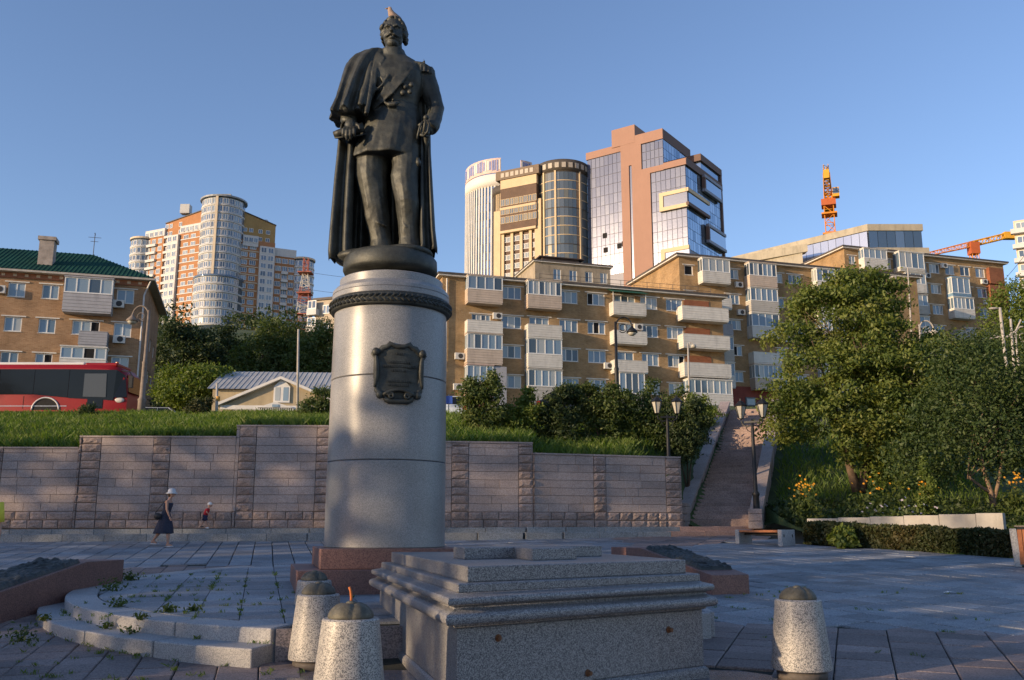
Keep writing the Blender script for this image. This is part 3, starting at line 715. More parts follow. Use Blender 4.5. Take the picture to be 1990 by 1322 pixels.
# scabbard of the sword
fig.tube([S(829,262,-.22),S(828,300,-.1),S(828,340,.02),S(832,390,.12)],[.05,.045,.04,.035],8)
figure = fig.build('figure', bronze, st, True)
rm = figure.modifiers.new('remesh','REMESH'); rm.mode = 'VOXEL'; rm.voxel_size = .017; rm.use_smooth_shade = True
tx = bpy.data.textures.new('cast_surface','CLOUDS'); tx.noise_scale = .34; tx.noise_depth = 2
dm = figure.modifiers.new('cast_surface','DISPLACE'); dm.texture = tx; dm.strength = .04; dm.mid_level = .5; dm.texture_coords = 'LOCAL'

# hand on the scroll
hd = MB(); hc = S(681,243,-.47)
hd.ball(hc,(.11,.08,.13),12,8,Matrix.Rotation(-.1,3,'X'))
for k,(dx,l) in enumerate(((-.088,.20),(-.032,.245),(.027,.235),(.082,.19))):
    p = hc+Vector((dx,-.03,-.07)); hd.tube([p,p+Vector((dx*.15,-.09,-l*.42)),p+Vector((dx*.2,-.085,-l*.8)),p+Vector((dx*.2,-.05,-l*1.08))],[.036,.036,.032,.024],8)
p = hc+Vector((.10,.0,.02)); hd.tube([p,p+Vector((.07,-.04,-.06)),p+Vector((.09,-.05,-.14))],[.04,.036,.026],8)
hand = hd.build('hand', bronze, st, True); r2 = hand.modifiers.new('remesh','REMESH'); r2.mode = 'VOXEL'; r2.voxel_size = .014; r2.use_smooth_shade = True
# second hand closed round the hilt
hd = MB(); hc = S(826,255,-.27); hd.ball(hc,(.10,.10,.12),12,8)
for k in range(4):
    p = hc+Vector((.06,-.06,.07-k*.05)); hd.tube([p,p+Vector((-.05,-.055,-.005)),p+Vector((-.12,-.035,-.01)),p+Vector((-.13,.02,-.01))],[.032,.033,.031,.026],8)
hd.tube([hc+Vector((-.02,-.05,.08)),hc+Vector((-.08,-.09,.10)),hc+Vector((-.12,-.06,.08))],[.036,.034,.026],8)
hand = hd.build('hand', bronze, st, True); r2 = hand.modifiers.new('remesh','REMESH'); r2.mode = 'VOXEL'; r2.voxel_size = .014; r2.use_smooth_shade = True
# sword hilt: grip, guard, pommel
sw = MB(); sw.tube([S(828,230,-.40),S(826,240,-.40),S(823,262,-.38)],[.035,.03,.03],8); sw.ball(S(828,229,-.40),.055,10,7)
sw.tube([S(830,234,-.44),S(834,242,-.47),S(831,256,-.46),S(824,264,-.42)],.02,6); sw.tube([S(816,262,-.40),S(834,266,-.36)],.026,6)
sw.tube([S(822,236,-.42),S(816,246,-.42),S(812,262,-.4),S(811,270,-.38)],.02,6)
sw.build('sword', bronze, st, True)
MB().tube([S(812,308,-.42),S(813,316,-.44),S(814,323,-.42)],[.03,.05,.03],8).build('sword_knot', bronze, st, True)
# scroll: a rolled sheet with a loose lower leaf
sc = MB()
sc.tube([S(650,263,-.40),S(660,259,-.42),S(690,252,-.44),S(707,247,-.44)],[.07,.075,.08,.09],16)
def leaf(u,v): 
    p = S(650+56*u, 268-6*u+5*v*math.sin(3*u), -.44+.30*v); return p
rows = [[leaf(u,v) for u in np.linspace(0,1,10)] for v in np.linspace(0,1,5)]
sc.loft([[p+Vector((0,0,.012)) for p in r] + [p-Vector((0,0,.012)) for p in r[::-1]] for r in rows])
sc.build('scroll', bronze, st, True)

# the long cloak hanging behind to the heels, hollow towards the viewer
ck = MB(); rings_o = []; NA = 72
for k,(py,xl,xr,dep,fr) in enumerate(((120,694,826,.16,-.02),(160,682,834,.24,.0),(220,670,838,.30,.0),(262,659,837,.34,-.02),(300,656,838,.40,-.04),(350,651,841,.46,-.05),(400,647,844,.52,-.06),(450,643,847,.57,-.07),(484,640,851,.62,-.07),(494,641,851,.63,-.07))):
    t = k/9; ring = []
    for i in range(NA+1):
        th = math.pi*(i/NA); u = -math.cos(th); w_ = math.sin(th)
        fo = (.015+.09*t)*math.sin(i*.92+.5*math.sin(i*.31)+t*.6)
        px = (xl+xr)/2+u*(xr-xl)/2*(1+.2*fo*(1-abs(u))); sag = (14*max(0,-u)**2+0*max(0,u))*(1 if k == 9 else (.5 if k == 8 else 0))
        p = S(px,py+sag+(2.5*math.sin(i*.92)*t if k == 9 else 0),0); ring.append(Vector((p.x, fr+dep*w_*(1+fo)+fo*.55-.10*(1-w_)*t, p.z)))
    # fronts of the cloak fold in over the legs' sides
    def flap(side):
        out = []; e = ring[0] if side < 0 else ring[-1]
        wdt = (.26+.20*t if side < 0 else .10+.24*t) if k > 2 else .02
        for q in range(1,9):
            f = q/8; out.append(Vector((e.x-side*f*wdt, e.y-.13*math.sin(f*math.pi*3.2)*(.4+.6*t)-.06*f, e.z)))
        return out
    ring = flap(-1)[::-1]+ring+flap(1)
    rings_o.append(ring)
rings_i = [[p+Vector((0,-.045 if 8 < i < NA+8 else .045,.0)) for i,p in enumerate(r)] for r in rings_o]
full = [r+ri[::-1] for r,ri in zip(rings_o,rings_i)]
ck.loft(full); ck.build('cloak', bronze, st, True)
# low bronze plinth
pl_ = MB(); pl_.lathe([(.83,-.42),(.86,-.36),(.85,-.16),(.78,-.07),(.60,-.02),(.2,.0)],48); pl_.ball((-.55,.1,-.08),(.5,.5,.16),18,8); pl_.ball((.3,-.2,-.06),(.5,.5,.12),18,8)
pl_.build('plinth', bronze, st, True)

# ---- head
hb_ = MB(); HC = S(765,68,-.07)
def hp(x,y,z): return HC+Vector((x,y,z))
hb_.ball(hp(0,.03,.06),(.205,.265,.262),20,14)                       # skull
hb_.ball(hp(0,-.05,-.09),(.19,.21,.23),18,12)                     # face
hb_.ball(hp(0,-.11,-.245),(.12,.12,.09),12,8)                    # chin
hb_.ball(hp(-.10,-.13,-.10),(.085,.09,.09),10,8); hb_.ball(hp(.10,-.13,-.10),(.085,.09,.09),10,8)   # cheeks
hb_.tube([hp(0,-.235,.03),hp(0,-.275,-.03),hp(0,-.31,-.085),hp(0,-.27,-.105)],[.028,.034,.048,.03],10)  # nose
hb_.ball(hp(-.035,-.26,-.095),(.026,.03,.022),8,6); hb_.ball(hp(.035,-.26,-.095),(.026,.03,.022),8,6)
for s in (-1,1):
    hb_.tube([hp(s*.03,-.245,.045),hp(s*.09,-.245,.065),hp(s*.155,-.19,.04)],[.028,.034,.02],8)      # brow
    hb_.ball(hp(s*.085,-.205,.01),(.042,.03,.022),10,6)                                             # lids
    hb_.tube([hp(0,-.265,-.125),hp(s*.05,-.27,-.135),hp(s*.10,-.235,-.155),hp(s*.135,-.19,-.15)],[.02,.025,.02,.01],8)   # moustache
    hb_.ball(hp(s*.215,.0,-.03),(.03,.06,.085),8,6)                                                  # ear
hb_.ball(hp(0,-.24,-.185),(.05,.03,.02),8,6)
rh = random.Random(3)
for i in range(150):                                                # waves of hair swept to the sides
    s = rh.choice((-1,1)); v = rh.random(); yy = rh.uniform(-.12,.26)
    if v < .6: yy = rh.uniform(-.10,.24); zq = rh.uniform(-.06,.22); xq = .215*math.sqrt(max(.1,1-((zq-.06)/.30)**2-((yy-.03)/.36)**2*.5)); c = hp(s*(xq*.94+rh.uniform(-.01,.018)), yy, zq); r = rh.uniform(.035,.055)
    else: xx = rh.uniform(.0,.17); yy = rh.uniform(-.10,.22); c = hp(s*xx, yy, .06+.265*math.sqrt(max(.1,1-(xx/.23)**2-((yy-.03)/.31)**2))); r = rh.uniform(.03,.045)
    hb_.tube([c+Vector((-s*.02,-.04,.03)),c,c+Vector((s*.02,.04,-.035)),c+Vector((s*.012,.07,-.06))],[r*.5,r,r,r*.4],7)
hb_.ball(hp(.205,.06,.02),(.055,.10,.10),10,8); hb_.ball(hp(-.205,.06,.04),(.05,.10,.10),10,8)
hb_.tube([hp(0,.04,-.16),hp(0,.05,-.36)],[.155,.175],16)
head = hb_.build('head', bronze, st, True); r3 = head.modifiers.new('remesh','REMESH'); r3.mode = 'VOXEL'; r3.voxel_size = .0125; r3.use_smooth_shade = True

# bird on the crown of the head
bird = thing('bird','small brown gull perched on top of the bronze head','bird',tuple(at(766,42,PY)),R(20))
bm_ = mat('bird_plumage',(.32,.23,.18),.8,.3,14)
mb = MB(); mb.tube([(.16,0,-.04),(.10,0,.03),(0,0,.09),(-.06,0,.15),(-.085,0,.215),(-.10,0,.25),(-.13,0,.255)],[.015,.05,.082,.07,.048,.05,.03],12); bo = mb.build('body',bm_,bird,True)
mb = MB(); mb.tube([(-.13,0,.25),(-.185,0,.235)],[.018,.004],8); mb.build('beak',mat('bird_beak',(.35,.2,.05),.6),bird,True)
for s in (-1,1):
    mb = MB(); mb.ball((.05,s*.06,.06),(.12,.025,.055),10,6,Matrix.Rotation(.6,3,'Y')); mb.build('wing',mat('bird_wing',(.16,.13,.12),.8),bird,True)
    mb = MB(); mb.tube([(0,s*.03,.03),(-.01,s*.03,-.05)],.008,5); mb.build('leg',mat('bird_beak',(.35,.2,.05),.6),bird,True)

# ------------------------------------------------------------------ the empty granite block in front
FL, FR_, BL = Vector((-.47,8.22)), Vector((2.0,10.1)), Vector((-1.85,13.4)); BR = FR_+(BL-FL)*.72
cen = (FL+FR_+BL+BR)/4
block = thing('granite_plinth_block','broad speckled granite plinth block with moulded cornice before the pedestal','plinth',(cen.x,cen.y,PODZ),0)
QUAD = [FL-cen,FR_-cen,BR-cen,BL-cen]
def grow(o):
    out = []
    for i in range(4):
        a, b2, c2 = QUAD[i-1], QUAD[i], QUAD[(i+1)%4]
        d1 = (b2-a).normalized(); d2 = (c2-b2).normalized(); n1 = Vector((d1.y,-d1.x)); n2 = Vector((d2.y,-d2.x))
        k = o/(1+n1.dot(n2)); out.append(b2+(n1+n2)*k)
    return out
def stack(name, prof, mt, smooth=False):
    mb = MB(); mb.loft([[(p.x,p.y,z) for p in grow(o)] for o,z in prof]); o = mb.build(name,mt,block,smooth); return o
zz = lambda z: z-PODZ
stack('base_moulding',[(.0,-.02),(.04,.0),(.04,.06),(.03,.09),(.0,.11)],blk)
bevel(stack('die',[(-.002,.11),(-.002,zz(1.205))],blk),.012,2)
prof = [(0,zz(1.205)),(.03,zz(1.215)),(.035,zz(1.235))]
for k in range(9):
    a = -math.pi/2+math.pi*k/8*.9; prof.append((.05+.045+.045*math.cos(a)*1.0, zz(1.29)+.05*math.sin(a)))
prof += [(.055,zz(1.355)),(.035,zz(1.375)),(.045,zz(1.392)),(.085,zz(1.40))]
for k in range(7):
    a = -math.pi/2+math.pi*k/6; prof.append((.085+.03*math.cos(a), zz(1.435)+.035*math.sin(a)))
prof += [(.06,zz(1.475)),(.0,zz(1.488)),(.0,zz(1.495))]
co = stack('cornice',prof,blk,True); co.data.set_sharp_from_angle(angle=R(50)); bevel(co,.004,1)
bevel(stack('cap_slab',[(-.01,zz(1.495)),(-.01,zz(1.565)),(-.03,zz(1.572))],blk),.006,1)
bevel(stack('top_slab',[(-.13,zz(1.572)),(-.13,zz(1.71))],blk),.01,2)
# stub of the emblem that stood on it: a stepped cross of granite
mb = MB(); ux = (FR_-FL).normalized(); uy = (BL-FL).normalized(); c0 = Vector((.22,11.05))-cen
def crossp(a): return [tuple(c0+ux*p[0]+uy*p[1]) for p in a]
mb.prism(crossp([(-1.0,-.25),(-.32,-.25),(-.32,-.95),(.30,-.95),(.30,-.25),(1.0,-.25),(1.0,.35),(.30,.35),(.30,.9),(-.32,.9),(-.32,.35),(-1.0,.35)]),zz(1.71),zz(1.835)); bevel(mb.build('cross_slab',blk,block),.01,2)
rust = mat('rusty_bolt',(.16,.07,.03),.7,.4,30)
for (px,py,L_) in ((968,1240,.03),(1299,1224,.05),(1142,1308,.05)):
    d = (FR_-FL).normalized(); n = Vector((d.y,-d.x)); 
    # where the bearing meets the front face
    u, v = (px-995)/1800, (661-py)/1800; ray = Vector((u,_cp-v*_sp)); t = ((FL).dot(n))/(ray.dot(n)); q = ray*t; z = EYE+(_sp+v*_cp)*t
    a = Vector((q.x-cen.x,q.y-cen.y,z-PODZ)); mb = MB(); mb.tube([a-Vector((n.x,n.y,0))*.03,a+Vector((n.x,n.y,0))*L_],.021,10); mb.tube([a,a+Vector((n.x,n.y,0))*.008],.034,8); mb.build('bolt',rust,block)

# ------------------------------------------------------------------ granite bollards with bronze flower caps
bol_g = granite('bollard_granite', (.43,.41,.38), (.11,.11,.115), 140, .45, .42, coord='obj', blotch=.04, spec=.5)
bcap = mat('green_bronze_cap',(.105,.10,.078),.65,.4,9,.2,40,metal=.2,fine=.2)
collar_m = mat('bollard_collar',(.10,.085,.075),.7,.3,20)
bol_me = MB().lathe([(.27,.085),(.302,.10),(.305,.13),(.235,.775),(.222,.788)],48).mesh('shaft',bol_g,True); bol_me.set_sharp_from_angle(angle=R(35))
foot_me = MB().lathe([(.25,.0),(.255,.06),(.24,.085)],40).mesh('foot_ring',collar_m,True)
capb = MB(); rings = []; n = 64
for (r,z) in ((.185,.785),(.192,.80),(.185,.83),(.16,.865),(.125,.893),(.08,.91),(.03,.90)):
    ring = []
    for i in range(n):
        a = 2*math.pi*i/n; k = abs(math.sin(2.5*a+.2*r*20)); f = .90+.1*k**.5; q = r*(f if r > .05 else 1); zq = z-.016*(1-k**.5)*(1 if .04 < r < .19 else 0)
        ring.append((q*math.cos(a),q*math.sin(a),zq))
    rings.append(ring)
capb.loft(rings); capb.ball((0,0,.905),(.045,.045,.022),12,6); cap_me = capb.mesh('flower_cap',bcap,True)
for i,(x,y,z,lab,rz) in enumerate(((-1.33,7.95,PODZ-.0,'nearest granite bollard, with a bent rusty rod sticking out of its flower cap',.2),(-2.17,10.75,PODZ+.0,'middle granite bollard of the row beside the block, dark smooth cap',.1),(-2.79,13.5,PODZ+.0,'farthest bollard of the left row, half hidden, before the red pedestal base',.5),(2.98,10.0,PODZ+.0,'lone sunlit granite bollard with a green bronze flower cap on the right',.3))):
    t = thing('bollard',lab,'bollard',(x,y,z),rz,'granite bollards around the monument')
    obj('shaft',bol_me,t); obj('foot_ring',foot_me,t); obj('flower_cap',cap_me,t)
    if i == 0:
        mb = MB(); mb.tube([(0,0,.9),(-.002,0,.95),(-.008,.0,1.0),(-.022,0,1.035)],.011,8); mb.build('rusty_rod',mat('orange_rust',(.45,.13,.03),.7,.3,30),t,True)

# ------------------------------------------------------------------ red granite wedges with bronze reliefs
def wedge(lab, hi, lo, side, w_=1.0, zh=.52, zl=.30, ext=0, flat=1.3):
    d = (lo-hi); L = d.length+ext; d.normalize(); n = Vector((-d.y,d.x))*side          # n points to the seen side
    t = thing('relief_wedge',lab,'monument slab',(hi.x,hi.y,hi.y*SLOPE))
    g = lambda s: (hi.y+d.y*s)*SLOPE-hi.y*SLOPE
    top0 = hi.y*SLOPE+zh
    prof = [(0,-.3),(0,zh),(flat,zh+.01),(L,zl-.02+ (lo.y-hi.y)*SLOPE*(L/d.length if False else 1)),(L,-.6)]
    mb = MB(); v = []
    for o in (0,-w_):
        for s,z in prof: v.append((d.x*s+n.x*o,d.y*s+n.y*o,z))
    k = len(prof); f = [tuple(range(k)),tuple(range(2*k-1,k-1,-1))]+[(i,k+i,k+(i+1)%k,(i+1)%k) for i in range(k)]
    mb.add(v,f); o = mb.build('slab',redb,t); bm2 = bmesh.new(); bm2.from_mesh(o.data); bmesh.ops.recalc_face_normals(bm2,faces=bm2.faces); bm2.to_mesh(o.data); bm2.free(); bevel(o,.012,2)
    # bronze relief lying on the slope
    s0, s1 = flat+.12, L-.45 if ext == 0 else L-.2
    zs = lambda s: zh+.01+(prof[3][1]-zh-.01)*(s-flat)/(L-flat)
    NS, NW = 110, 30; v = []; f = []
    for i in range(NS+1):
        for j in range(NW+1):
            s = s0+(s1-s0)*i/NS; o_ = -.06-(w_-.12)*j/NW; e = i in (0,NS) or j in (0,NW)
            h = 0 if e else .03+.055*abs(nz(s*3.2,o_*4,7,1.3))+.045*max(0,nz(s*8,o_*9,3,1))+.02*nz(s*22,o_*22,3,1)
            v.append((d.x*s+n.x*o_,d.y*s+n.y*o_,zs(s)+h+(.0 if e else .02)))
    for i in range(NS):
        for j in range(NW): q = i*(NW+1)+j; f.append((q,q+1,q+NW+2,q+NW+1))
    mb = MB(); mb.add(v,f); mb.build('bronze_relief',bronze,t,True)
wedge('red granite wedge with a bronze relief at the left edge of the picture',Vector((-7.05,17.3)),Vector((-7.25,13.2)),1,.85,.56,.36,.5,1.35)
wedge('red granite wedge with a bronze relief right of the granite block',Vector((2.18,20.9)),Vector((3.5,16.75)),-1,.75,.52,.36,0,1.5)
# =================================================================== buildings
br_y = brickmat('ochre_brick',(.36,.232,.115),(.285,.175,.082),(.34,.27,.18),.34)
br_l = brickmat('warm_brick',(.37,.225,.125),(.28,.16,.085),(.34,.25,.17),.3)
br_r = brickmat('red_brick',(.30,.10,.045),(.24,.075,.035),(.22,.14,.1),.2)
pvc = mat('white_window_frame',(.72,.72,.70),.45,.06,3)
trim = mat('whitewashed_trim',(.62,.59,.54),.8,.15,2)
sid = {k: mat('siding_'+k,c,.6,.1,2,stain=.22,rnd=.05) for k,c in dict(white=(.60,.58,.53),beige=(.50,.41,.33),pink=(.46,.33,.28),grey=(.34,.34,.36),old=(.42,.40,.36),blue=(.22,.36,.5)).items()}
gl = glass('window_glass',[(.10,.15,.20),(.20,.27,.33),(.05,.07,.09),(.26,.32,.36),(.14,.20,.27),(.34,.36,.35),(.17,.24,.31)],.05,.9)  # paler blues carry reflected sky in the base colour
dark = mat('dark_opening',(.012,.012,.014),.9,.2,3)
roofm = mat('roof_sheet',(.085,.075,.07),.7,.25,1,stain=.3)
awn = mat('green_awning',(.02,.10,.055),.6,.15,3)
acm = mat('ac_white',(.58,.57,.54),.6,.1,5); acd = mat('ac_grille',(.04,.04,.045),.7,.1,5)
concrete = mat('weathered_concrete',(.36,.33,.27),.9,.2,.6,.3,20,stain=.35)

CACHE = {}
def wall_holes(L, z0, z1, holes, th=.18):
    """flat wall in the local xz plane facing -y, with reveals round every opening"""
    xs = sorted(set([0,L]+[q for h in holes for q in (h[0],h[1])])); zs = sorted(set([z0,z1]+[q for h in holes for q in (h[2],h[3])]))
    mb = MB()
    for i in range(len(xs)-1):
        run = None
        for j in range(len(zs)-1):
            cx, cz = (xs[i]+xs[i+1])/2, (zs[j]+zs[j+1])/2
            hole = any(h[0] < cx < h[1] and h[2] < cz < h[3] for h in holes)
            if not hole and run is None: run = zs[j]
            if run is not None and (hole or j == len(zs)-2):
                ze = zs[j] if hole else zs[j+1]
                mb.add([(xs[i],0,run),(xs[i+1],0,run),(xs[i+1],0,ze),(xs[i],0,ze)],[(0,1,2,3)]); run = None
    for a,b2,c2,d in holes:
        mb.add([(a,0,c2),(b2,0,c2),(b2,0,d),(a,0,d),(a,th,c2),(b2,th,c2),(b2,th,d),(a,th,d)],[(1,0,4,5),(2,1,5,6),(3,2,6,7),(0,3,7,4)])
    return mb
def frame_mesh(w_, h, n, fw=.07, d=.09):
    k = ('fr',round(w_,2),round(h,2),n)
    if k not in CACHE:
        mb = MB(); mb.box(0,w_,0,d,0,fw); mb.box(0,w_,0,d,h-fw,h); mb.box(0,fw,.001,d-.001,fw,h-fw); mb.box(w_-fw,w_,.001,d-.001,fw,h-fw)
        for i in range(1,n): x = w_*i/n; mb.box(x-fw*.6,x+fw*.6,.002,d-.002,fw,h-fw)
        CACHE[k] = mb.mesh('window',pvc)
    return CACHE[k]
def pane_mesh(w_, h, m=None):
    m = m or gl; k = ('pn',round(w_,2),round(h,2),m.name)
    if k not in CACHE: CACHE[k] = MB().box(0,w_,0,.02,0,h).mesh('pane',m)
    return CACHE[k]
def box_mesh(key, m, dims):
    k = (key,m.name)+tuple(round(q,2) for q in dims)
    if k not in CACHE: CACHE[k] = MB().box(0,dims[0],0,dims[1],0,dims[2]).mesh(key,m)
    return CACHE[k]
def window(root, x0, x1, z0, z1, n=3, y=.07, lintel=True, open_=None, face=0, m=None):
    w_, h = x1-x0, z1-z0
    o = obj('window',frame_mesh(w_,h,n),root,(x0,y,z0))
    for i in range(n):
        a = w_*i/n+(.07 if i == 0 else .042); b2 = w_*(i+1)/n-(.07 if i == n-1 else .042)
        if open_ == i: obj('pane',pane_mesh(b2-a,h-.14,dark),o,(a,.07,.07))
        else: obj('pane',pane_mesh(b2-a,h-.14,m),o,(a,.035,.07))
    if lintel: obj('lintel',box_mesh('lintel',trim,(w_+.5,.14,.09)),o,(-.25,-y-.06,h+.02))
    obj('sill',box_mesh('sill',trim,(w_+.06,.12,.04)),o,(-.03,-y-.05,-.045))
    return o
def siding_box(x0,x1,z0,z1,d,nb=5,mb=None):
    """parapet of lapped boards on three sides, closed below by a slab"""
    mb = mb or MB(); h = (z1-z0)/nb
    for k in range(nb):
        za, zb = z0+k*h, z0+(k+1)*h
        o0, o1 = .025, .0
        mb.add([(x0-o0,.0,za),(x0-o0,-d-o0,za),(x1+o0,-d-o0,za),(x1+o0,0,za),(x0-o1,0,zb),(x0-o1,-d-o1,zb),(x1+o1,-d-o1,zb),(x1+o1,0,zb)],[(0,1,5,4),(1,2,6,5),(2,3,7,6),(0,3,2,1)])
    mb.box(x0+.02,x1-.02,-d+.02,0,z0-.14,z0-.002); mb.box(x0-.03,x1+.03,-d-.03,-d+.07,z1+.001,z1+.05); mb.box(x0-.03,x0+.06,-d+.07,0,z1+.001,z1+.05); mb.box(x1-.06,x1+.03,-d+.07,0,z1+.001,z1+.05)
    return mb
def balcony(root, x0, x1, z0, zp, ztop=None, m='white', d=1.05, n=4, roof=True, gm=None, shut=()):
    """open balcony, or glazed from the parapet zp to ztop"""
    o = siding_box(x0,x1,z0,zp,d).build('balcony',sid[m],root)
    if ztop:
        h = ztop-zp-.05; w_ = x1-x0
        g = obj('glazing_frame',frame_mesh(w_,h,n,.08),o,(x0,-d,zp+.05))
        for i in range(n):
            a = w_*i/n+(.08 if i == 0 else .048); b2 = w_*(i+1)/n-(.08 if i == n-1 else .048)
            obj('pane',pane_mesh(b2-a,h-.16,dark if i in shut else gm),o,(x0+a,-d+.035,zp+.13))
        for s in (0,1):
            mb = MB(); X = x0 if s == 0 else x1-.07
            mb.box(X,X+.07,-d+.09,0,zp+.05,zp+.12); mb.box(X,X+.07,-d+.09,0,ztop-.08,ztop); mb.box(X,X+.07,-d*.5-.04,-d*.5+.04,zp+.12,ztop-.08); mb.build('side_frame',pvc,o)
            obj('side_pane',box_mesh('side_pane',gl,(.02,d-.1,h-.16)),o,(X+.025,-d+.1,zp+.13))
        if roof: MB().box(x0-.06,x1+.06,-d-.08,0,ztop+.001,ztop+.1).build('balcony_roof',sid[m],o)
    return o
ac_a = MB().box(0,.85,0,.32,0,.58).mesh('ac_unit',acm); ac_b = MB().lathe([(.22,-.01),(.22,.01)],20).mesh('fan_grille',acd)
def ac(root, x, z):
    o = obj('air_conditioner',ac_a,root,(x,-.42,z)); g = obj('fan_grille',ac_b,o,(.5,-.006,.29)); g.rotation_euler = (R(90),0,0)
def body(root, L, D, z0, z1, m, roof=.18, over=.5, eave=trim):
    mb = MB()
    mb.add([(0,0,z0),(L,0,z0),(L,D,z0),(0,D,z0),(0,0,z1),(L,0,z1),(L,D,z1),(0,D,z1)],[(1,2,6,5),(2,3,7,6),(3,0,4,7)]); mb.build('wall',m,root)
    MB().box(-over,L+over,-over,D+over,z1+.001,z1+roof).build('roof',roofm,root)
    MB().box(-over*.85,L+over*.85,-over*.85,D+over*.85,z1-.13,z1).build('eave',eave,root)

# ---- building A: the long ochre block right behind the pedestal
ang = R(17)
A = thing('apartment_block','long four-storey ochre brick block right behind the pedestal, white balconies, green awning','building',(-6.37,82,0),ang)
LA = 28.7; zt = 24.72; fl = [24.1,21.3,18.5,15.72]      # window heads
colsA = [(5.64,7.56,3),(11.34,13.2,3),(14.2,16.0,3),(19.75,21.55,3),(22.5,24.3,3)]
holes = []; wins = []
for r_,zh in enumerate(fl):
    for c_,(a,b2,n) in enumerate(colsA): wins.append((a,b2,zh-1.18,zh,n,{(0,2):0,(1,2):1,(2,4):2,(0,0):None}.get((r_,c_))))
for (a,b2,zh,n) in ((2.8,4.6,21.25,4),(8.35,10.3,21.35,3),(17.4,18.8,21.3,2),(17.2,18.9,18.5,2),(17.0,19.2,24.1,3)): wins.append((a,b2,zh-1.25,zh,n,None))
holes = [(q[0],q[1],q[2],q[3]) for q in wins]
wall_holes(LA,10.5,zt,holes).build('facade',br_y,A)
body(A,LA,11,10.5,zt,br_y)
for (a,b2,z0,z1_,n,op) in wins: window(A,a,b2,z0,z1_,n,open_=op)
# column of balconies at the left end
balcony(A,2.15,5.45,22.2,23.3,24.6,'beige',n=4); balcony(A,2.15,5.45,19.35,20.42,None,'white'); balcony(A,2.15,5.45,16.55,17.75,19.2,'beige',n=5); balcony(A,2.15,4.6,13.5,14.7,16.3,'pink',n=4,gm=None)
MB().box(4.62,5.85,-1.0,0,12.4,16.3).build('lean_to',sid['grey'],A)
balcony(A,7.9,11.2,22.1,23.2,24.6,'beige',n=6); balcony(A,7.9,11.2,19.3,20.4,None,'white'); balcony(A,7.9,11.2,16.5,17.6,19.1,'white',n=4); balcony(A,7.9,11.2,13.0,14.6,16.2,'old',n=5)
balcony(A,16.45,19.85,22.05,23.15,None,'white'); balcony(A,16.45,19.85,19.25,20.35,None,'white'); balcony(A,16.45,19.85,16.45,17.5,None,'white'); balcony(A,16.9,19.5,13.2,14.3,16.35,'old',n=4)
mb = MB(); mb.add([(16.3,-.0,24.62),(19.9,-.0,24.62),(20.0,-1.35,24.12),(16.2,-1.35,24.12),(16.3,-.0,24.58),(19.9,-.0,24.58),(20.0,-1.35,24.06),(16.2,-1.35,24.06)],[(3,2,1,0),(4,5,6,7),(2,3,7,6),(1,2,6,5),(3,0,4,7)]); mb.build('awning',awn,A)
for x_ in (16.4,19.8): MB().box(x_,x_+.05,-1.1,-1.05,23.15,24.2).build('awning_post',pvc,A)
for zb in (22.0,19.2,16.4):
    balcony(A,23.6,28.65,zb,zb+1.2,None,'white',d=1.25)
    MB().box(24.45,27.2,-.05,-.002,zb+1.3,zb+2.15).build('red_brick_panel',br_r,A)
balcony(A,24.0,28.7,13.3,14.6,16.0,'white',d=1.25,n=7)
for x_,z_ in ((4.75,20.85),(1.2,16.9),(1.1,14.1),(14.9+.8,16.75),(18.9,20.7)): ac(A,x_,z_)
# base of the block, drain and roof bits
MB().box(-.06,LA+.06,-.08,-.001,10.5,13.0).build('base_course',mat('painted_base',(.30,.17,.12),.9,.2,1,stain=.3),A)
MB().tube([(.4,-.12,12),(.4,-.12,24.4)],.07,8).build('drain_pipe',trim,A)
MB().box(10,13,5,7,zt+.18,zt+1.6).build('roof_hatch',mat('rust_roof',(.20,.10,.06),.8,.3,2),A)
MB().box(0.2,LA-.3,-.46,-.43,zt+.18,zt+.2).build('gutter_board',roofm,A)
for k in range(14):
    x_ = 9.5+k*1.4; MB().tube([(x_,.4,zt+.18),(x_,.4,zt+1.0)],.025,5).build('rail_post',roofm,A)
for z_ in (.6,1.0): MB().tube([(9.5,.4,zt+z_),(27.7,.4,zt+z_)],.02,5).build('rail',roofm,A)

# ---- building B, a step up the hill
B = thing('apartment_block','middle ochre brick block stepping up behind, bare gable lit by the sun','building',(17.49,93.5,0),ang)
LB = 30; ztB = 30.0; wins = []
for r_ in range(6):
    zh = 29.03-2.77*r_
    if zh < 15.2: break
    for c_,(a,b2,n) in enumerate(((5.4,7.0,3),(11.2,12.4,2),(13.1,14.7,3),(19.2,20.8,3),(21.9,23.5,3),(25,26.5,3))): wins.append((a,b2,zh-1.05,zh,n,1 if (r_+c_)%5 == 3 else None))
    wins.append((.62,1.6,zh-1.05,zh,1,0 if r_ == 0 else None))
wall_holes(LB,12.5,ztB,[q[:4] for q in wins]).build('facade',br_y,B); body(B,LB,12,12.5,ztB,br_y)
for q in wins: window(B,*q[:5],open_=q[5])
for c_,(xa,xb) in enumerate(((2.15,5.4),(7.7,11.0),(16,19.0))):
    for r_ in range(5):
        z0 = 27.15-2.75*r_; sty = [('white',4,True),('old',5,True),('beige',6,True),('white',0,False)][(c_*2+r_*3)%4]
        if c_ == 0 and r_ == 2: sty = ('grey',0,False)
        balcony(B,xa,xb,z0,z0+1.05,z0+2.5 if sty[2] else None,sty[0],n=max(sty[1],1))
MB().box(4.5,11,-.12,-.002,12.5,16.4).build('red_base',mat('oxide_paint',(.22,.055,.04),.85,.25,1,stain=.2),B)
d_ = MB().box(7.0,8.2,-.2,-.12,13.2,15.3).build('door',mat('grey_door',(.12,.13,.14),.6),B)
MB().box(7.15,8.05,-.22,-.2,14.5,15.15).build('door_light',gl,d_)
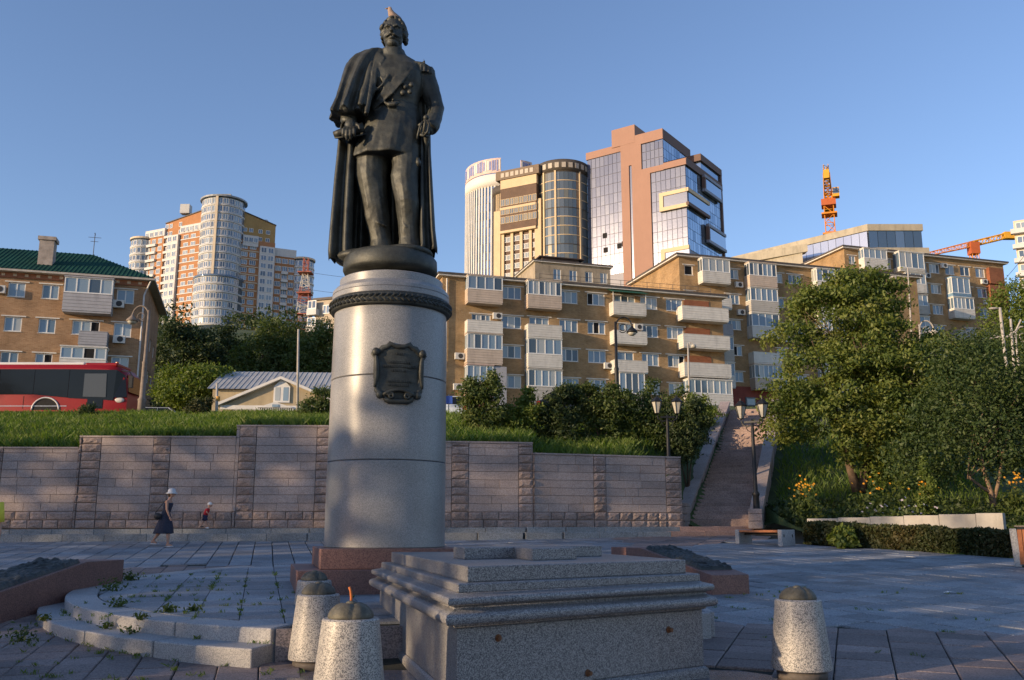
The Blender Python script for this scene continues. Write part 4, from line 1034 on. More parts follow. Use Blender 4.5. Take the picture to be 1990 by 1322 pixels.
for x_,z_ in ((6.4,27.0),(6.5,24.0),(12.0,21.4)): ac(B,x_,z_)
MB().tube([(1.9,6,28.2),(1.9,6,28.2)],.01,4)

# ---- building C, highest of the three
Cc = thing('apartment_block','upper ochre brick block on the right above the big tree','building',(40.28,108,0),ang)
LC = 24.0; ztC = 35.35; wins = []
for r_ in range(5):
    zh = 34.4-2.65*r_
    for (a,b2,n) in ((5.4,6.7,2),(11.0,12.0,2),(12.35,13.9,3),(14.8,16.2,2),(17.1,18.6,2),(19.5,20.95,2)):
        if 14.5 < a < 16.5 and r_ > 0 and r_ < 4: continue
        wins.append((a,b2,zh-1.2,zh,n,None))
    wins.append((.62,1.55,zh-1.05,zh,2,None))
wall_holes(LC,20,ztC,[q[:4] for q in wins]).build('facade',br_y,Cc); body(Cc,LC,12,20,ztC,br_y)
for q in wins: window(Cc,*q[:5],open_=q[5])
balcony(Cc,2.0,5.35,32.8,33.9,35.15,'white',n=4); balcony(Cc,7.0,10.65,32.85,33.1,35.15,'white',d=1.2,n=4); balcony(Cc,7.8,10.8,30.3,31.2,32.6,'white',n=4); balcony(Cc,7.8,10.8,27.6,28.5,29.9,'old',n=4); balcony(Cc,7.8,10.8,24.9,25.8,27.2,'white',n=4)
balcony(Cc,14.65,17.4,30.25,30.5,32.55,'blue',n=3); balcony(Cc,14.65,17.75,27.5,28.5,30.0,'white',n=5); balcony(Cc,14.7,17.6,24.8,25.8,None,'old')
MB().box(21.2,23.5,-.5,-.0,32.4,34.5).build('red_brick_panel',br_r,Cc); MB().box(21.0,23.6,-.55,-.0,29.5,32.2).build('red_brick_panel',br_r,Cc)
for x_,z_ in ((20.0,32.3),(20.1,29.6),(14.0,33.9),(11.3,32.4)): ac(Cc,x_,z_)

# small older house between, only its top floor shows
O = thing('apartment_block','small weathered grey-brown block showing over the roof before the towers','building',(at(1040,545,120).x,120,0),ang)
z_o = at(1040,507,120).z; conc2 = mat('old_render',(.33,.28,.21),.9,.25,.8,stain=.4)
wins = [(x_,x_+1.1,z_o-2.4,z_o-.9,2,None) for x_ in (2.6,4.9,7.2,9.4)]+[(x_,x_+1.1,z_o-5.0,z_o-3.7,2,None) for x_ in (2.6,4.9,7.2,9.4)]
wall_holes(10.9,20,z_o,[q[:4] for q in wins]).build('facade',conc2,O); body(O,10.9,8,20,z_o,conc2,over=.35)
for q in wins: window(O,*q[:5],lintel=False)
mb = MB(); mb.prism([(1.2,.5),(6.5,.5),(6.5,4.5),(1.2,4.5)],z_o+.18,z_o+.75); mb.prism([(.7,.2),(7.2,.2),(7.2,4.9),(.7,4.9)],z_o+.75,z_o+.9); mb.build('roof_house',mat('dark_roof_house',(.06,.045,.04),.8,.2,2),O)

# ---- building D: brick house with the green hipped roof on the left
sD = 1.13
D0 = at(265,800,62*sD); aD = R(16)
D = thing('apartment_block','four-storey brick house with a green hipped roof and chimney at the left','building',(D0.x,D0.y,0),aD)
def zD(z): return EYE+(z-EYE)*sD
LD = 26.0; ztD = zD(18.75); wins = []
cols = [(-8.56,-7.51,2),(-6.5,-5.46,2),(-1.85,-.74,2),(-10.8,-9.8,2),(-13.2,-12.2,2)]
for r_,zh in enumerate((18.04,15.7,13.34,11.0)):
    for c_,(a,b2,n) in enumerate(cols): wins.append((LD+a*sD,LD+b2*sD,zD(zh-.97),zD(zh),n,1 if (r_,c_) == (2,1) else None))
wins.append((LD-4.45*sD,LD-2.74*sD,zD(14.75),zD(15.7),3,2)); wins.append((LD-4.45*sD,LD-2.74*sD,zD(10.1),zD(11.0),3,None))
# the facade runs towards -x from the near corner, so the body is shifted
Dm = D
off = Vector((math.cos(aD),math.sin(aD),0))*(-LD); D.location = Vector((D0.x,D0.y,0))+off
zgD = 9.6
wall_holes(LD,zgD,ztD,[q[:4] for q in wins]).build('facade',br_l,D)
ends = []
for zh in (15.7,13.34,11.0):
    for yy in (2.2,5.6,8.6): ends.append((yy,yy+1.2,zD(zh-.97),zD(zh)))
DD = 11.5
ew = wall_holes(DD,zgD,ztD,ends); ew.v = [(LD-y_,x_,z_) for x_,y_,z_ in ew.v]; ew.build('end_wall',br_l,D)
mb = MB(); mb.add([(0,0,zgD),(LD,DD,zgD),(0,DD,zgD),(0,0,ztD),(LD,DD,ztD),(0,DD,ztD)],[(1,2,5,4),(2,0,3,5)]); mb.build('back_wall',br_l,D)
for q in wins: window(D,*q[:5],open_=q[5])
for (a,b2,z0,z1_) in ends:
    o = obj('window',frame_mesh(b2-a,z1_-z0,2),D,(LD-.07,a,z0)); o.rotation_euler = (0,0,R(90))
    for i in range(2): obj('pane',pane_mesh((b2-a)/2-.11,z1_-z0-.14),o,(.07+i*((b2-a)/2-.03),.035,.07))
X = lambda s: LD+s*sD
balcony(D,X(-5.0),X(-2.0),zD(16.2),zD(17.35),zD(18.45),'grey',n=4,shut=()); balcony(D,X(-3.83),X(-2.1),zD(13.93),zD(14.8),None,'grey'); balcony(D,X(-4.85),X(-2.05),zD(11.9),zD(12.9),zD(13.72),'white',n=4,shut=(2,))
for s_,z_ in ((-2.05,16.7),(-1.8,14.25),(-9.4,17.2)): ac(D,X(s_),zD(z_))
# stepped brick frieze under the eaves
fr = mat('frieze_brick',(.28,.12,.07),.9,.2,3); frl = mat('frieze_light',(.5,.4,.3),.9,.2,3)
MB().box(0,LD+.1,-.1,-.001,ztD-.45,ztD-.02).build('frieze',fr,D)
for k in range(24): MB().box(LD-.6-k*.8,LD-.35-k*.8,-.13,-.1,ztD-.34,ztD-.14).build('frieze_block',frl,D)
# roof: hipped, corrugated
ov = .65; zr = at(163,484,75).z-.75; rib = MB(); grn = mat('green_roof_sheet',(.010,.058,.040),.85,.25,.7,spec=.15,stain=.25)
e = [(-ov,-ov),(LD+ov,-ov),(LD+ov,DD+ov),(-ov,DD+ov)]; r0, r1 = (DD/2,DD/2), (LD-DD/2+.8,DD/2)
rf = MB(); rf.add([(e[0][0],e[0][1],ztD+.1),(e[1][0],e[1][1],ztD+.1),(e[2][0],e[2][1],ztD+.1),(e[3][0],e[3][1],ztD+.1),(r0[0],r0[1],zr),(r1[0],r1[1],zr)],[(0,1,5,4),(1,2,5),(2,3,4,5),(3,0,4)])
rfo = rf.build('roof',grn,D)
rib = MB()
for k in range(90):
    x_ = -ov+k*.31; 
    if x_ > LD+ov: break
    t = 1 if x_ < r1[0] else max(0,(LD+ov-x_)/(LD+ov-r1[0])); t = min(t,1 if x_ > r0[0] else (x_+ov)/(r0[0]+ov))
    ye = -ov+(r0[1]+ov)*t; ze = ztD+.1+(zr-ztD-.1)*t
    rib.add([(x_,-ov,ztD+.115),(x_+.06,-ov,ztD+.14),(x_+.12,-ov,ztD+.115),(x_,ye,ze+.015),(x_+.06,ye,ze+.04),(x_+.12,ye,ze+.015)],[(0,1,4,3),(1,2,5,4)])
stuff(rib.build('roof_ribs',grn,rfo))
MB().box(-ov,LD+ov,-ov,DD+ov,ztD-.06,ztD+.09).build('eave',mat('grey_eave',(.40,.37,.33),.8,.2,2),D)
ch = MB(); cx_ = X(-6.75); ch.box(cx_-.5,cx_+.55,1.2,2.3,ztD+.2,zD(21.45)); ch.box(cx_-.62,cx_+.67,1.1,2.42,zD(21.45),zD(21.7)); ch.build('chimney',mat('chimney_render',(.36,.31,.27),.9,.3,2,stain=.4),D)
mb = MB(); mb.tube([(r1[0],r1[1],zr),(r1[0],r1[1],zr+1.9)],.03,5); mb.tube([(r1[0]-.5,r1[1],zr+1.5),(r1[0]+.5,r1[1],zr+1.5)],.02,5); mb.tube([(r1[0]-.3,r1[1],zr+1.15),(r1[0]+.3,r1[1],zr+1.15)],.02,5); mb.tube([(r1[0],r1[1]-.3,zr+1.8),(r1[0],r1[1]+.3,zr+1.8)],.02,5); mb.build('aerial',roofm,D)
mb = MB(); mb.tube([(LD+.35,-.5,ztD-.1),(LD+.0,-.14,ztD-.9),(LD-.1,-.14,ztD-1.2),(LD-.1,-.14,zgD+.3)],.07,8); mb.build('drain_pipe',mat('zinc',(.45,.44,.43),.5,.15,2,metal=.3),D)

# ---- house with the metal roof
HY = 60.0
h0 = at(425,805,HY); hx0, hx1 = at(425,800,HY).x, at(700,800,HY).x; zg = hill(-15,60)-.3
house = thing('cottage','low tan house with a pale metal roof and gabled dormer front','house',((hx0+hx1)/2,HY,0),R(4))
cxh = (hx0+hx1)/2; lx = lambda px,py: at(px,py,HY).x-cxh; lz = lambda py: at(545,py,HY).z
tan = mat('tan_render',(.38,.31,.20),.9,.12,1.2,stain=.2); whit = mat('white_paint',(.62,.61,.58),.7,.08,2); tin = mat('pale_metal_roof',(.36,.37,.375),.75,.15,1,spec=.2,stain=.15)
ap = (lx(548,730),lz(733)); el_ = (lx(425,790),lz(786)); er = (lx(672,790),lz(786))
MB().box(el_[0]+.5,er[0]-.5,.3,7,zg,lz(788)).build('wall',tan,house)
mb = MB(); mb.add([(el_[0]+.3,0,lz(790)),(er[0]-.3,0,lz(790)),(ap[0],0,ap[1]-.1),(el_[0]+.3,.3,lz(790)),(er[0]-.3,.3,lz(790)),(ap[0],.3,ap[1]-.1)],[(0,1,2),(5,4,3),(0,3,4,1)]); mb.build('gable',tan,house)
for (p,q) in ((el_,ap),(ap,er)):
    mb = MB(); mb.add([(p[0],-.35,p[1]),(q[0],-.35,q[1]),(q[0],-.35,q[1]-.18),(p[0],-.35,p[1]-.18),(p[0],5,p[1]),(q[0],5,q[1]),(q[0],5,q[1]-.18),(p[0],5,p[1]-.18)],[(3,2,1,0),(0,1,5,4),(4,5,6,7),(2,3,7,6)]); mb.build('barge_board',whit,house)
mb = MB(); z_lo, z_hi = at(545,757,HY+2.5).z, at(545,724,HY+7).z; xa, xb = at(434,740,HY+5).x-cxh, at(760,740,HY+5).x-cxh; mb.add([(xa,2.5,z_lo),(xb,2.5,z_lo),(xb,7,z_hi),(xa,7,z_hi),(xb,11.5,z_lo),(xa,11.5,z_lo)],[(0,1,2,3),(3,2,4,5)]); rf_ = mb.build('roof',tin,house)
seam = MB()
for k in range(34):
    x_ = xa+k*(xb-xa)/34; seam.add([(x_,2.5,z_lo+.01),(x_+.05,2.5,z_lo+.035),(x_+.1,2.5,z_lo+.01),(x_,7,z_hi+.01),(x_+.05,7,z_hi+.035),(x_+.1,7,z_hi+.01)],[(0,1,4,3),(1,2,5,4)])
stuff(seam.build('roof_seams',tin,rf_))
MB().box(xa+.3,xb,2.9,11,zg,z_lo).build('rear_wall',tan,house)
MB().box(el_[0]+.2,er[0]-.2,-.08,-.001,lz(797),lz(789)).build('cornice_board',whit,house)
wf = MB(); wxa, wxb, wz0, wz1 = lx(533,760), lx(564,760), lz(783), lz(752); wm = (wxa+wxb)/2
o = MB().box(wxa,wxb,-.1,0,wz0,wz1).build('window',whit,house)
mb = MB(); mb.prism([(wxa,0),(wxb,0),(wm,.55)],0,.1); mb.v = [(x_,-.1+z_,wz1+y_) for x_,y_,z_ in mb.v]; mb.build('pediment',whit,o)
for s in (0,1):
    x0_ = wxa+.1+s*(wm-wxa); MB().box(x0_,x0_+(wm-wxa)-.2,-.115,-.1,wz0+.12,wz1-.05).build('pane',gl,o)
pa, pb2, pc = (lx(508,797),lz(797)), (lx(575,797),lz(797)), (lx(541,785),lz(786))
mb = MB()
mb.add([(pa[0],-1.2,pa[1]),(pc[0],-1.2,pc[1]),(pb2[0],-1.2,pb2[1]),(pa[0],0,pa[1]),(pc[0],0,pc[1]),(pb2[0],0,pb2[1])],[(0,1,4,3),(1,2,5,4),(0,2,1)]); pr_ = mb.build('porch_roof',whit,house)
MB().box(lx(536,795),lx(548,795),-1.25,-1.2,lz(796),lz(791)).build('porch_window',gl,pr_)
for k in range(16): 
    x_ = pa[0]+.1+k*(pb2[0]-pa[0])/16; MB().box(x_,x_+.06,-1.2,-1.14,lz(806),lz(798)).build('baluster',whit,house)
MB().box(el_[0]+1,er[0]-1,-.06,.29,zg,lz(797)).build('stone_base',mat('rubble_base',(.33,.29,.25),.9,.35,6,.4,20),house)
# =================================================================== far towers
class Pieces:
    """repeated pieces of one thing: the first `limit` are parts of their own, the rest one joined part"""
    def __init__(s, root, name, limit=290): s.root, s.name, s.limit, s.L = root, name, limit, []
    def add(s, me, loc, rz=0.0, rx=0.0): s.L.append((me,loc,rz))
    def finish(s):
        if len(s.L) > s.limit: s.L.sort(key=lambda q: -q[1][2])
        for (me,loc,rz) in s.L[:s.limit]: obj(s.name,me,s.root,loc,rz)
        rest = s.L[s.limit:]
        if rest:
            groups = {}
            mb = MB(); mats = []
            for (me,loc,rz) in rest:
                T = Matrix.Translation(loc) @ Matrix.Rotation(rz,4,'Z'); o = len(mb.v)
                mb.v += [tuple(T @ v.co) for v in me.vertices]
                for p in me.polygons:
                    m = me.materials[p.material_index]
                    if m not in mats: mats.append(m)
                    mb.f.append(tuple(o+i for i in p.vertices)); mb.mi.append(mats.index(m))
            stuff(mb.build(s.name+'_rest',mats,s.root))
tg = glass('tower_window_glass',[(.11,.15,.22),(.17,.23,.31),(.08,.11,.16),(.22,.28,.34),(.14,.19,.28)],.06,.9)
def twin(w_, h, n, fr=None, g=None, key='tw'):
    """small far window: frame and glass in one mesh, origin bottom left, facing -y"""
    fr = fr or pvc; g = g or tg; k = (key,round(w_,2),round(h,2),n,fr.name,g.name)
    if k not in CACHE:
        mb = MB(); f = .12; mb.box(0,w_,-.06,.1,0,f); mb.box(0,w_,-.06,.1,h-f,h)
        for i in range(n+1): x = (w_-f)*i/n; mb.box(x,x+f,-.058,.1,f,h-f)
        mb.slot(1).box(f,w_-f,0,.06,f,h-f); CACHE[k] = mb.mesh('window',[fr,g])
    return CACHE[k]

# ---- E: terraced residential tower on the left
EX, EY = -107.5, 326.0
E_ = thing('residential_tower','tall stepped orange and white apartment tower with rounded bays on the left hill','building',(EX,EY,0))
orb = mat('orange_brick_far',(.37,.18,.085),.9,.12,.2,stain=.15); och = mat('ochre_brick_far',(.36,.24,.10),.9,.12,.2,stain=.15); wht = mat('white_cladding_far',(.52,.53,.53),.7,.08,.3,stain=.12); crm = mat('cream_far',(.55,.47,.36),.8,.1,.3)
tgl = glass('tower_bay_glass',[(.13,.18,.25),(.16,.21,.28)],.1,.8,.3); W26 = R(26); ZB = 56
def wp(sg, u, v):
    u = u*(1.2 if sg < 0 else 1.03) if u > 7 else u
    return (sg*math.cos(W26)*u+sg*math.sin(W26)*v, math.sin(W26)*u-math.cos(W26)*v)
def wbox(sg, u0, u1, v0, v1, z0, z1, name, m, slope=0):
    q = [wp(sg,u0,v1),wp(sg,u1,v1),wp(sg,u1,v0),wp(sg,u0,v0)]
    mb = MB()
    if sg < 0: q = [q[1],q[0],q[3],q[2]]
    inner = 1 if sg < 0 else 0
    zt = lambda i: z1 if (i in ((1,2) if sg < 0 else (0,3))) else z1-slope
    v = [(p[0],p[1],z0-(slope if name == 'roof' and zt(i) < z1 else 0)) for i,p in enumerate(q)]+[(p[0],p[1],zt(i)) for i,p in enumerate(q)]
    mb.add(v,[(0,1,5,4),(1,2,6,5),(2,3,7,6),(3,0,4,7),(4,5,6,7)]); return mb.build(name,m,E_)
PW = Pieces(E_,'window',290)
def wwin(sg, u, v, z, w_, h, n):
    uu = u if sg > 0 else u+w_
    p = wp(sg,uu,v+.05); PW.add(twin(w_,h,n),(p[0],p[1],z),sg*W26)
def wrow(sg, us, v, ztop, zbot, w_=1.7, h=1.6, n=2, st=3.0):
    z = ztop-2.5
    while z > zbot:
        for u in us: wwin(sg,u,v,z,w_,h,n)
        z -= st
def wband(sg,u0,u1,v0,v1,ztop,zbot,m=wht,h=.95,st=3.0,off=-2.5):
    z = ztop+off
    while z > zbot: wbox(sg,u0,u1,v0,v1,z-h-.12,z-.08,'balcony_band',m); z -= st
# left wing
wbox(-1,5,22.6,-9,0,ZB,118.6,'wing',orb,3.0); wbox(-1,5,22.9,-9.2,.3,118.62,119.0,'roof',roofm,3.0)
wrow(-1,(15.6,19.6,21.3),0,116.0,70,1.5,1.7); wband(-1,19.4,22.6,0,.9,113,70,wht,.9); wbox(-1,7,14.8,0,1.6,ZB,112.7,'bay',orb)
wrow(-1,(8.0,11.0),1.6,112.7,70,2.3,1.8,3); wband(-1,6.95,14.9,1.6,1.75,112.7,70,wht,.3,3.0,-2.1); wband(-1,6.8,15,0,1.8,112.9,111,wht); wbox(-1,6.9,15,0,1.75,109.8,112.8,'glazed_top',wht); wrow(-1,(7.4,9.3,11.2,13.0),1.85,112.7,110,1.5,1.9)
wbox(-1,15,19.5,0,2.6,ZB,109.5,'bay',wht); wrow(-1,(15.3,17.4),2.6,109.5,70,1.8,2.0)
wbox(-1,22.6,30.5,-8,.6,ZB,113.2,'wing',orb); wbox(-1,22.4,30.8,-8.2,.9,110.7,113.7,'glazed_top',wht); wrow(-1,(23,25,27,29),.95,113.4,110.8,1.6,1.9)
wrow(-1,(23.1,25.8,28.2),.6,110.5,70,2.0,1.9,3); wband(-1,25.6,30,.6,1.5,110.5,75,wht)
def rtower(sg, u, r, ztop, name='round_tower'):
    c = wp(sg,u,-1.5); mb = MB(); mb.lathe([(r,ZB),(r,ztop)],28,(c[0],c[1],0)); mb.build(name,tgl,E_,True); mb = MB(); mb.lathe([(r+.5,ztop),(r+.5,ztop+.7),(.1,ztop+.8)],28,(c[0],c[1],0)); mb.build('round_roof',crm,E_)
    z = ztop-2.7
    while z > 70:
        for k in range(9):
            a = -math.pi/2+(k-4)*.36; PW.add(twin(1.45,2.0,1),(c[0]+r*math.cos(a)-math.sin(-a)*0-.72*math.cos(a+math.pi/2),c[1]+r*math.sin(a)-.72*math.sin(a+math.pi/2),z),a+math.pi/2)
        mb = MB(); mb.lathe([(r+.25,z-.85),(r+.3,z-.2)],28,(c[0],c[1],0)); mb.build('balcony_band',wht,E_,True); z -= 3.0
rtower(-1,33,4.9,110.6)
# right wing
wbox(1,5,19.6,-9,0,ZB,118.4,'wing',och,4.6); wbox(1,5,19.8,-9.2,.25,118.42,118.8,'roof',roofm,4.65)
wrow(1,(8.0,10.2,13.5,16.2),0,112.5,106,1.5,1.5); wbox(1,7,19.5,0,1.4,ZB,106.6,'bay',orb); wbox(1,8,13.4,1.4,1.9,104,108.2,'glazed_top',wht); wrow(1,(8.3,10.0,11.7),1.95,108,105,1.5,1.9)
wrow(1,(7.6,10.6),1.4,105.5,70,2.3,1.8,3); wbox(1,14,19.4,1.4,2.6,ZB,104.5,'bay',wht); wrow(1,(14.4,16.9),2.6,104.5,70,2.0,2.0); wband(1,6.9,13.8,1.4,1.7,105,72,crm,.35)
wbox(1,19.6,27,-7,.8,ZB,104.4,'wing',orb); wbox(1,19.4,27.4,-7.2,1.1,101.8,104.9,'glazed_top',wht); wrow(1,(20,21.8,23.6,25.3),1.12,104.5,102.1,1.5,1.8); wrow(1,(20.0,22.4,24.8),.8,101.7,70,2.1,1.9,3); wband(1,22.2,24.6,.8,1.7,98.5,72,wht)
rtower(1,30.6,4.1,101.6)
# centre bay
cb_ = MB(); cb_.lathe([(7.7,ZB),(7.7,120.6)],40,(0,3,0)); cb_.build('centre_bay',tgl,E_,True); mb = MB(); mb.lathe([(8.5,120.6),(8.5,121.2),(3,122.6),(.2,122.7)],32,(0,3,0)); mb.build('centre_roof',mat('lead_roof',(.25,.27,.29),.5,.2,1),E_)
z = 118.0
while z > 72:
    r_ = 7.7 if z > 89 else 8.8
    for k in range(10):
        a = -math.pi/2+(k-4.5)*(.27 if r_ < 8 else .235)
        if abs(k-4.5) < .2: continue
        PW.add(twin(1.85,2.1,2),(r_*math.cos(a)-.87*math.cos(a+math.pi/2),3+r_*math.sin(a)-.87*math.sin(a+math.pi/2),z),a+math.pi/2)
    mb = MB(); mb.lathe([(r_+.2,z-.7),(r_+.25,z-.2)],40,(0,3,0)); mb.build('balcony_band',wht,E_,True); z -= 3.0
mb = MB(); mb.lathe([(8.7,ZB),(8.7,90.0),(9.2,90.2),(9.2,91),(7.5,91)],40,(0,3,0)); mb.build('lower_bay',tgl,E_,True)
MB().box(-.45,.45,-5.35,-4.6,91,121).build('centre_pier',crm,E_)
mb = MB(); mb.box(-17.5,-14,6,9,118,121.5); mb.build('plant_room',wht,E_); MB().box(-2.6,2.6,2,7,122.3,124).build('plant_room',mat('lead_roof',(.25,.27,.29)),E_); MB().box(12.5,15,8,10,114,116).build('plant_room',wht,E_)
PW.finish()

# ---- F: curved glass and stone block in the middle
FX = thing('glass_office_block','curved dark-crowned block of mirror glass and cream piers, lit by the sun','building',(16.3,284,0))
cream = mat('cream_pier',(.56,.44,.28),.75,.08,.3,stain=.1); brn = mat('brown_spandrel',(.10,.06,.04),.7,.2,.5); crown = mat('dark_crown',(.075,.065,.055),.7,.2,.5)
mir = glass('mirror_glass',[(.17,.19,.19),(.15,.17,.17),(.21,.21,.18),(.13,.15,.15),(.24,.22,.16),(.17,.20,.20)],.12,.7,.45)
RC = 8.5
mb = MB(); mb.lathe([(RC-.15,60),(RC-.15,112.4)],40); mb.build('core',crown,FX,True)
mb = MB(); mb.lathe([(RC+.35,112.4),(RC+.35,116.0),(RC-.2,116.3),(.2,116.4)],40); mb.build('crown_ring',crown,FX,True)
PF = Pieces(FX,'glass_panel',250)
pw = 2*RC*math.tan(.16/2)-.06
pm = box_mesh('glass_panel',mir,(pw,.12,2.72)); 
NCOL = 20
for k in range(NCOL):
    a = -math.pi/2+(k-9.5)*.16
    for r_ in range(12): PF.add(pm,(RC*math.cos(a)-pw/2*math.cos(a+math.pi/2),RC*math.sin(a)-pw/2*math.sin(a+math.pi/2),76.5+r_*2.98),a+math.pi/2)
PF.finish()
PG = Pieces(FX,'crown_window',60); cw = box_mesh('crown_window',mat('pale_blind',(.42,.38,.32),.6),(1.3,.1,1.7))
for k in range(-5,6):
    a = -math.pi/2+k*.25; r2_ = RC+.42; PG.add(cw,(r2_*math.cos(a)-.65*math.cos(a+math.pi/2),r2_*math.sin(a)-.65*math.sin(a+math.pi/2),113.3),a+math.pi/2)
PG.finish()
PH = Pieces(FX,'ring_band',40)
for r_ in range(13): 
    mb = MB(); mb.lathe([(RC+.1,76.22+r_*2.98),(RC+.1,76.48+r_*2.98)],40); mb.build('ring_band',cream if r_ % 4 else crown,FX,True)
for k in (1,4,7,13):
    a = -math.pi/2+(k-9.0)*.16; mb = MB(); mb.box(-.3,.3,-.3,.2,60,112.4); mb.build('ring_pier',cream,FX,False,((RC+.05)*math.cos(a),(RC+.05)*math.sin(a),0),a+math.pi/2)
# flat lit front to its left: local frame turned so that x runs along the wall
aF = R(-28); P0 = Vector((-8.1,-5.0,0)); dF = Vector((math.cos(aF),math.sin(aF),0)); LF = 13.0
def fp(s, o, z): q = P0-dF*(LF-s)+Vector((-math.sin(aF),math.cos(aF),0))*o; return (q.x,q.y,z)
def fbox(s0,s1,o0,o1,z0,z1,name,m):
    mb = MB(); v = [fp(s0,o0,z0),fp(s1,o0,z0),fp(s1,o1,z0),fp(s0,o1,z0),fp(s0,o0,z1),fp(s1,o0,z1),fp(s1,o1,z1),fp(s0,o1,z1)]
    mb.add(v,[(0,3,2,1),(4,5,6,7),(0,1,5,4),(1,2,6,5),(2,3,7,6),(3,0,4,7)]); return mb.build(name,m,FX)
fbox(0,LF,.3,9,60,112.5,'front_core',brn)
fbox(0,LF,-1.0,.29,109.2,112.2,'attic_band',cream); fbox(-1.6,LF+1.0,-1.3,8,112.3,115.3,'eave_band',mat('sunlit_crown',(.16,.12,.085),.7,.2,.5))  # same crown as on the drum, its sunlit side painted a lighter brown
for k in range(7): fbox(.3+k*1.75,1.5+k*1.75,-1.38,-1.3,113.0,114.5,'crown_window',mat('pale_blind',(.42,.38,.32)))
for s in (0,3.3,6.6,9.9,LF-.95): fbox(s,s+.95,-.3,.29,60,95,'pier',cream)
fbox(LF-.9,LF+1.3,-.55,.29,60,104,'pier',cream); fbox(-.2,LF*.98,-1.25,.29,94.2,95.0,'ledge',cream); fbox(-.2,LF*.98,-1.25,.29,102.0,102.8,'ledge',cream)
PI = Pieces(FX,'front_window',200)
for r_ in range(11):
    z = 73.5+r_*2.98
    up = z > 94.5
    for c_ in range(8):
        if z > 108: continue
        s = .25+c_*1.62; q = fp(s,-1.15 if up else .18,z)
        PI.add(twin(1.45,2.3 if up else 1.75,2,cream if up else pvc,mir,'fw'),q,aF)
PI.finish()
fbox(0,LF,-1.05,.28,95.05,109.1,'upper_bay',brn)
# rounded left flank
mb = MB(); c = fp(0,6,0); mb.lathe([(5.6,60),(5.6,108.5)],30,(c[0],c[1],0)); mb.build('flank',mir,FX,True)
PJ = Pieces(FX,'flank_pier',60)
for k in range(9):
    a = math.pi*.9+k*.16; x_, y_ = c[0]+5.65*math.cos(a), c[1]+5.65*math.sin(a); mb = MB(); mb.tube([(x_,y_,60),(x_,y_,108.4)],.28,5); mb.build('flank_pier',cream if k > 5 else crown,FX)
for r_ in range(12):
    mb = MB(); mb.lathe([(5.72,73+r_*2.98),(5.72,73.6+r_*2.98)],30,(c[0],c[1],0)); mb.build('flank_band',crown if r_ > 8 else cream,FX,True)
mb = MB(); mb.lathe([(6.1,108.5),(6.1,111.2),(.2,112)],30,(c[0],c[1],0)); mb.build('flank_crown',crown,FX,True)
fbox(-2.6,-.2,-.6,.3,60,102.2,'stair_pier',cream)

# ---- G: white ribbed tower behind
GC = (-2.5,346.5); GR = 15.8
G_ = thing('ribbed_tower','white tower with vertical ribs and a curved sign along its roof edge','building',(GC[0],GC[1],0))
whb = mat('white_rib',(.66,.64,.60),.7,.06,.3); gg = glass('ribbed_tower_glass',[(.20,.28,.38),(.28,.36,.46),(.15,.22,.30),(.33,.40,.48)],.06,.8,.6)
mb = MB(); mb.lathe([(GR-.4,60),(GR-.4,131)],56); mb.build('core',whb,G_,True)
mb = MB(); mb.lathe([(GR+.2,128.6),(GR+.2,133.2),(GR-1,133.4),(.5,133.5)],56); mb.build('parapet',whb,G_,True)
PG = Pieces(G_,'glass_panel',280); pw = 2*GR*math.tan(.085/2)*.72
gp = box_mesh('glass_panel',gg,(pw,.15,3.0))
for k in range(22):
    a = math.pi+k*.085
    mb = MB(); b0 = a+.0425; x_, y_ = GR*math.cos(b0), GR*math.sin(b0); mb.box(-.24,.24,-.12,.3,60,128.6); o = mb.build('rib',whb,G_,False,(x_,y_,0),b0+math.pi/2)
    for r_ in range(12): PG.add(gp,((GR-.25)*math.cos(a)-pw/2*math.cos(a+math.pi/2),(GR-.25)*math.sin(a)-pw/2*math.sin(a+math.pi/2),90+r_*3.2),a+math.pi/2)
PG.finish()
sg_w = mat('sign_panel',(.60,.45,.40),.7,.2,.8); sg_b = mat('sign_lattice',(.20,.24,.45),.7,.2,1)
def sign(a0,a1,z0,z1,n):
    aa = np.linspace(a0,a1,n+1); r2_ = GR+.1
    mb = MB(); v = [(r2_*math.cos(a),r2_*math.sin(a),z) for a in aa for z in (z0,z1)]; v += [((r2_-.4)*math.cos(a),(r2_-.4)*math.sin(a),z) for a in aa for z in (z0,z1)]; k = 2*(n+1)
    f = [(2*i,2*i+2,2*i+3,2*i+1) for i in range(n)]+[(k+2*i+1,k+2*i+3,k+2*i+2,k+2*i) for i in range(n)]+[(2*i+1,2*i+3,k+2*i+3,k+2*i+1) for i in range(n)]+[(0,1,k+1,k),(2*n+1,2*n,k+2*n,k+2*n+1)]
    mb.add(v,f); o = mb.build('roof_sign',sg_w,G_)
    rs = random.Random(4)
    for i in range(n):
        for q in range(2):
            a = aa[i]+(aa[i+1]-aa[i])*(.12+.45*q); mb = MB(); r3_ = GR+.2; da = (aa[i+1]-aa[i])*.33
            za, zb = z0+rs.uniform(.6,1.4), z1-rs.uniform(.5,1.2)
            mb.add([(r3_*math.cos(t),r3_*math.sin(t),z) for t in (a,a+da) for z in (za,zb)]+[((r3_-.15)*math.cos(t),(r3_-.15)*math.sin(t),z) for t in (a,a+da) for z in (za,zb)],[(0,2,3,1),(1,3,7,5),(0,1,5,4),(2,6,7,3),(0,4,6,2)]); mb.build('sign_figure',sg_b if (i+q)%3 else whb,o)
sign(math.pi*1.02,math.pi*1.465,133.6,139.5,12); sign(math.pi*1.62,math.pi*1.72,133.6,139.0,3)
mb = MB(); mb.lathe([(8,133.4),(8,137),(7.6,137.6),(.5,138)],36,(4,2,0)); mb.build('roof_drum',glass('drum_glass',[(.2,.28,.4),(.25,.33,.45)],.08,.8,.6),G_,True)

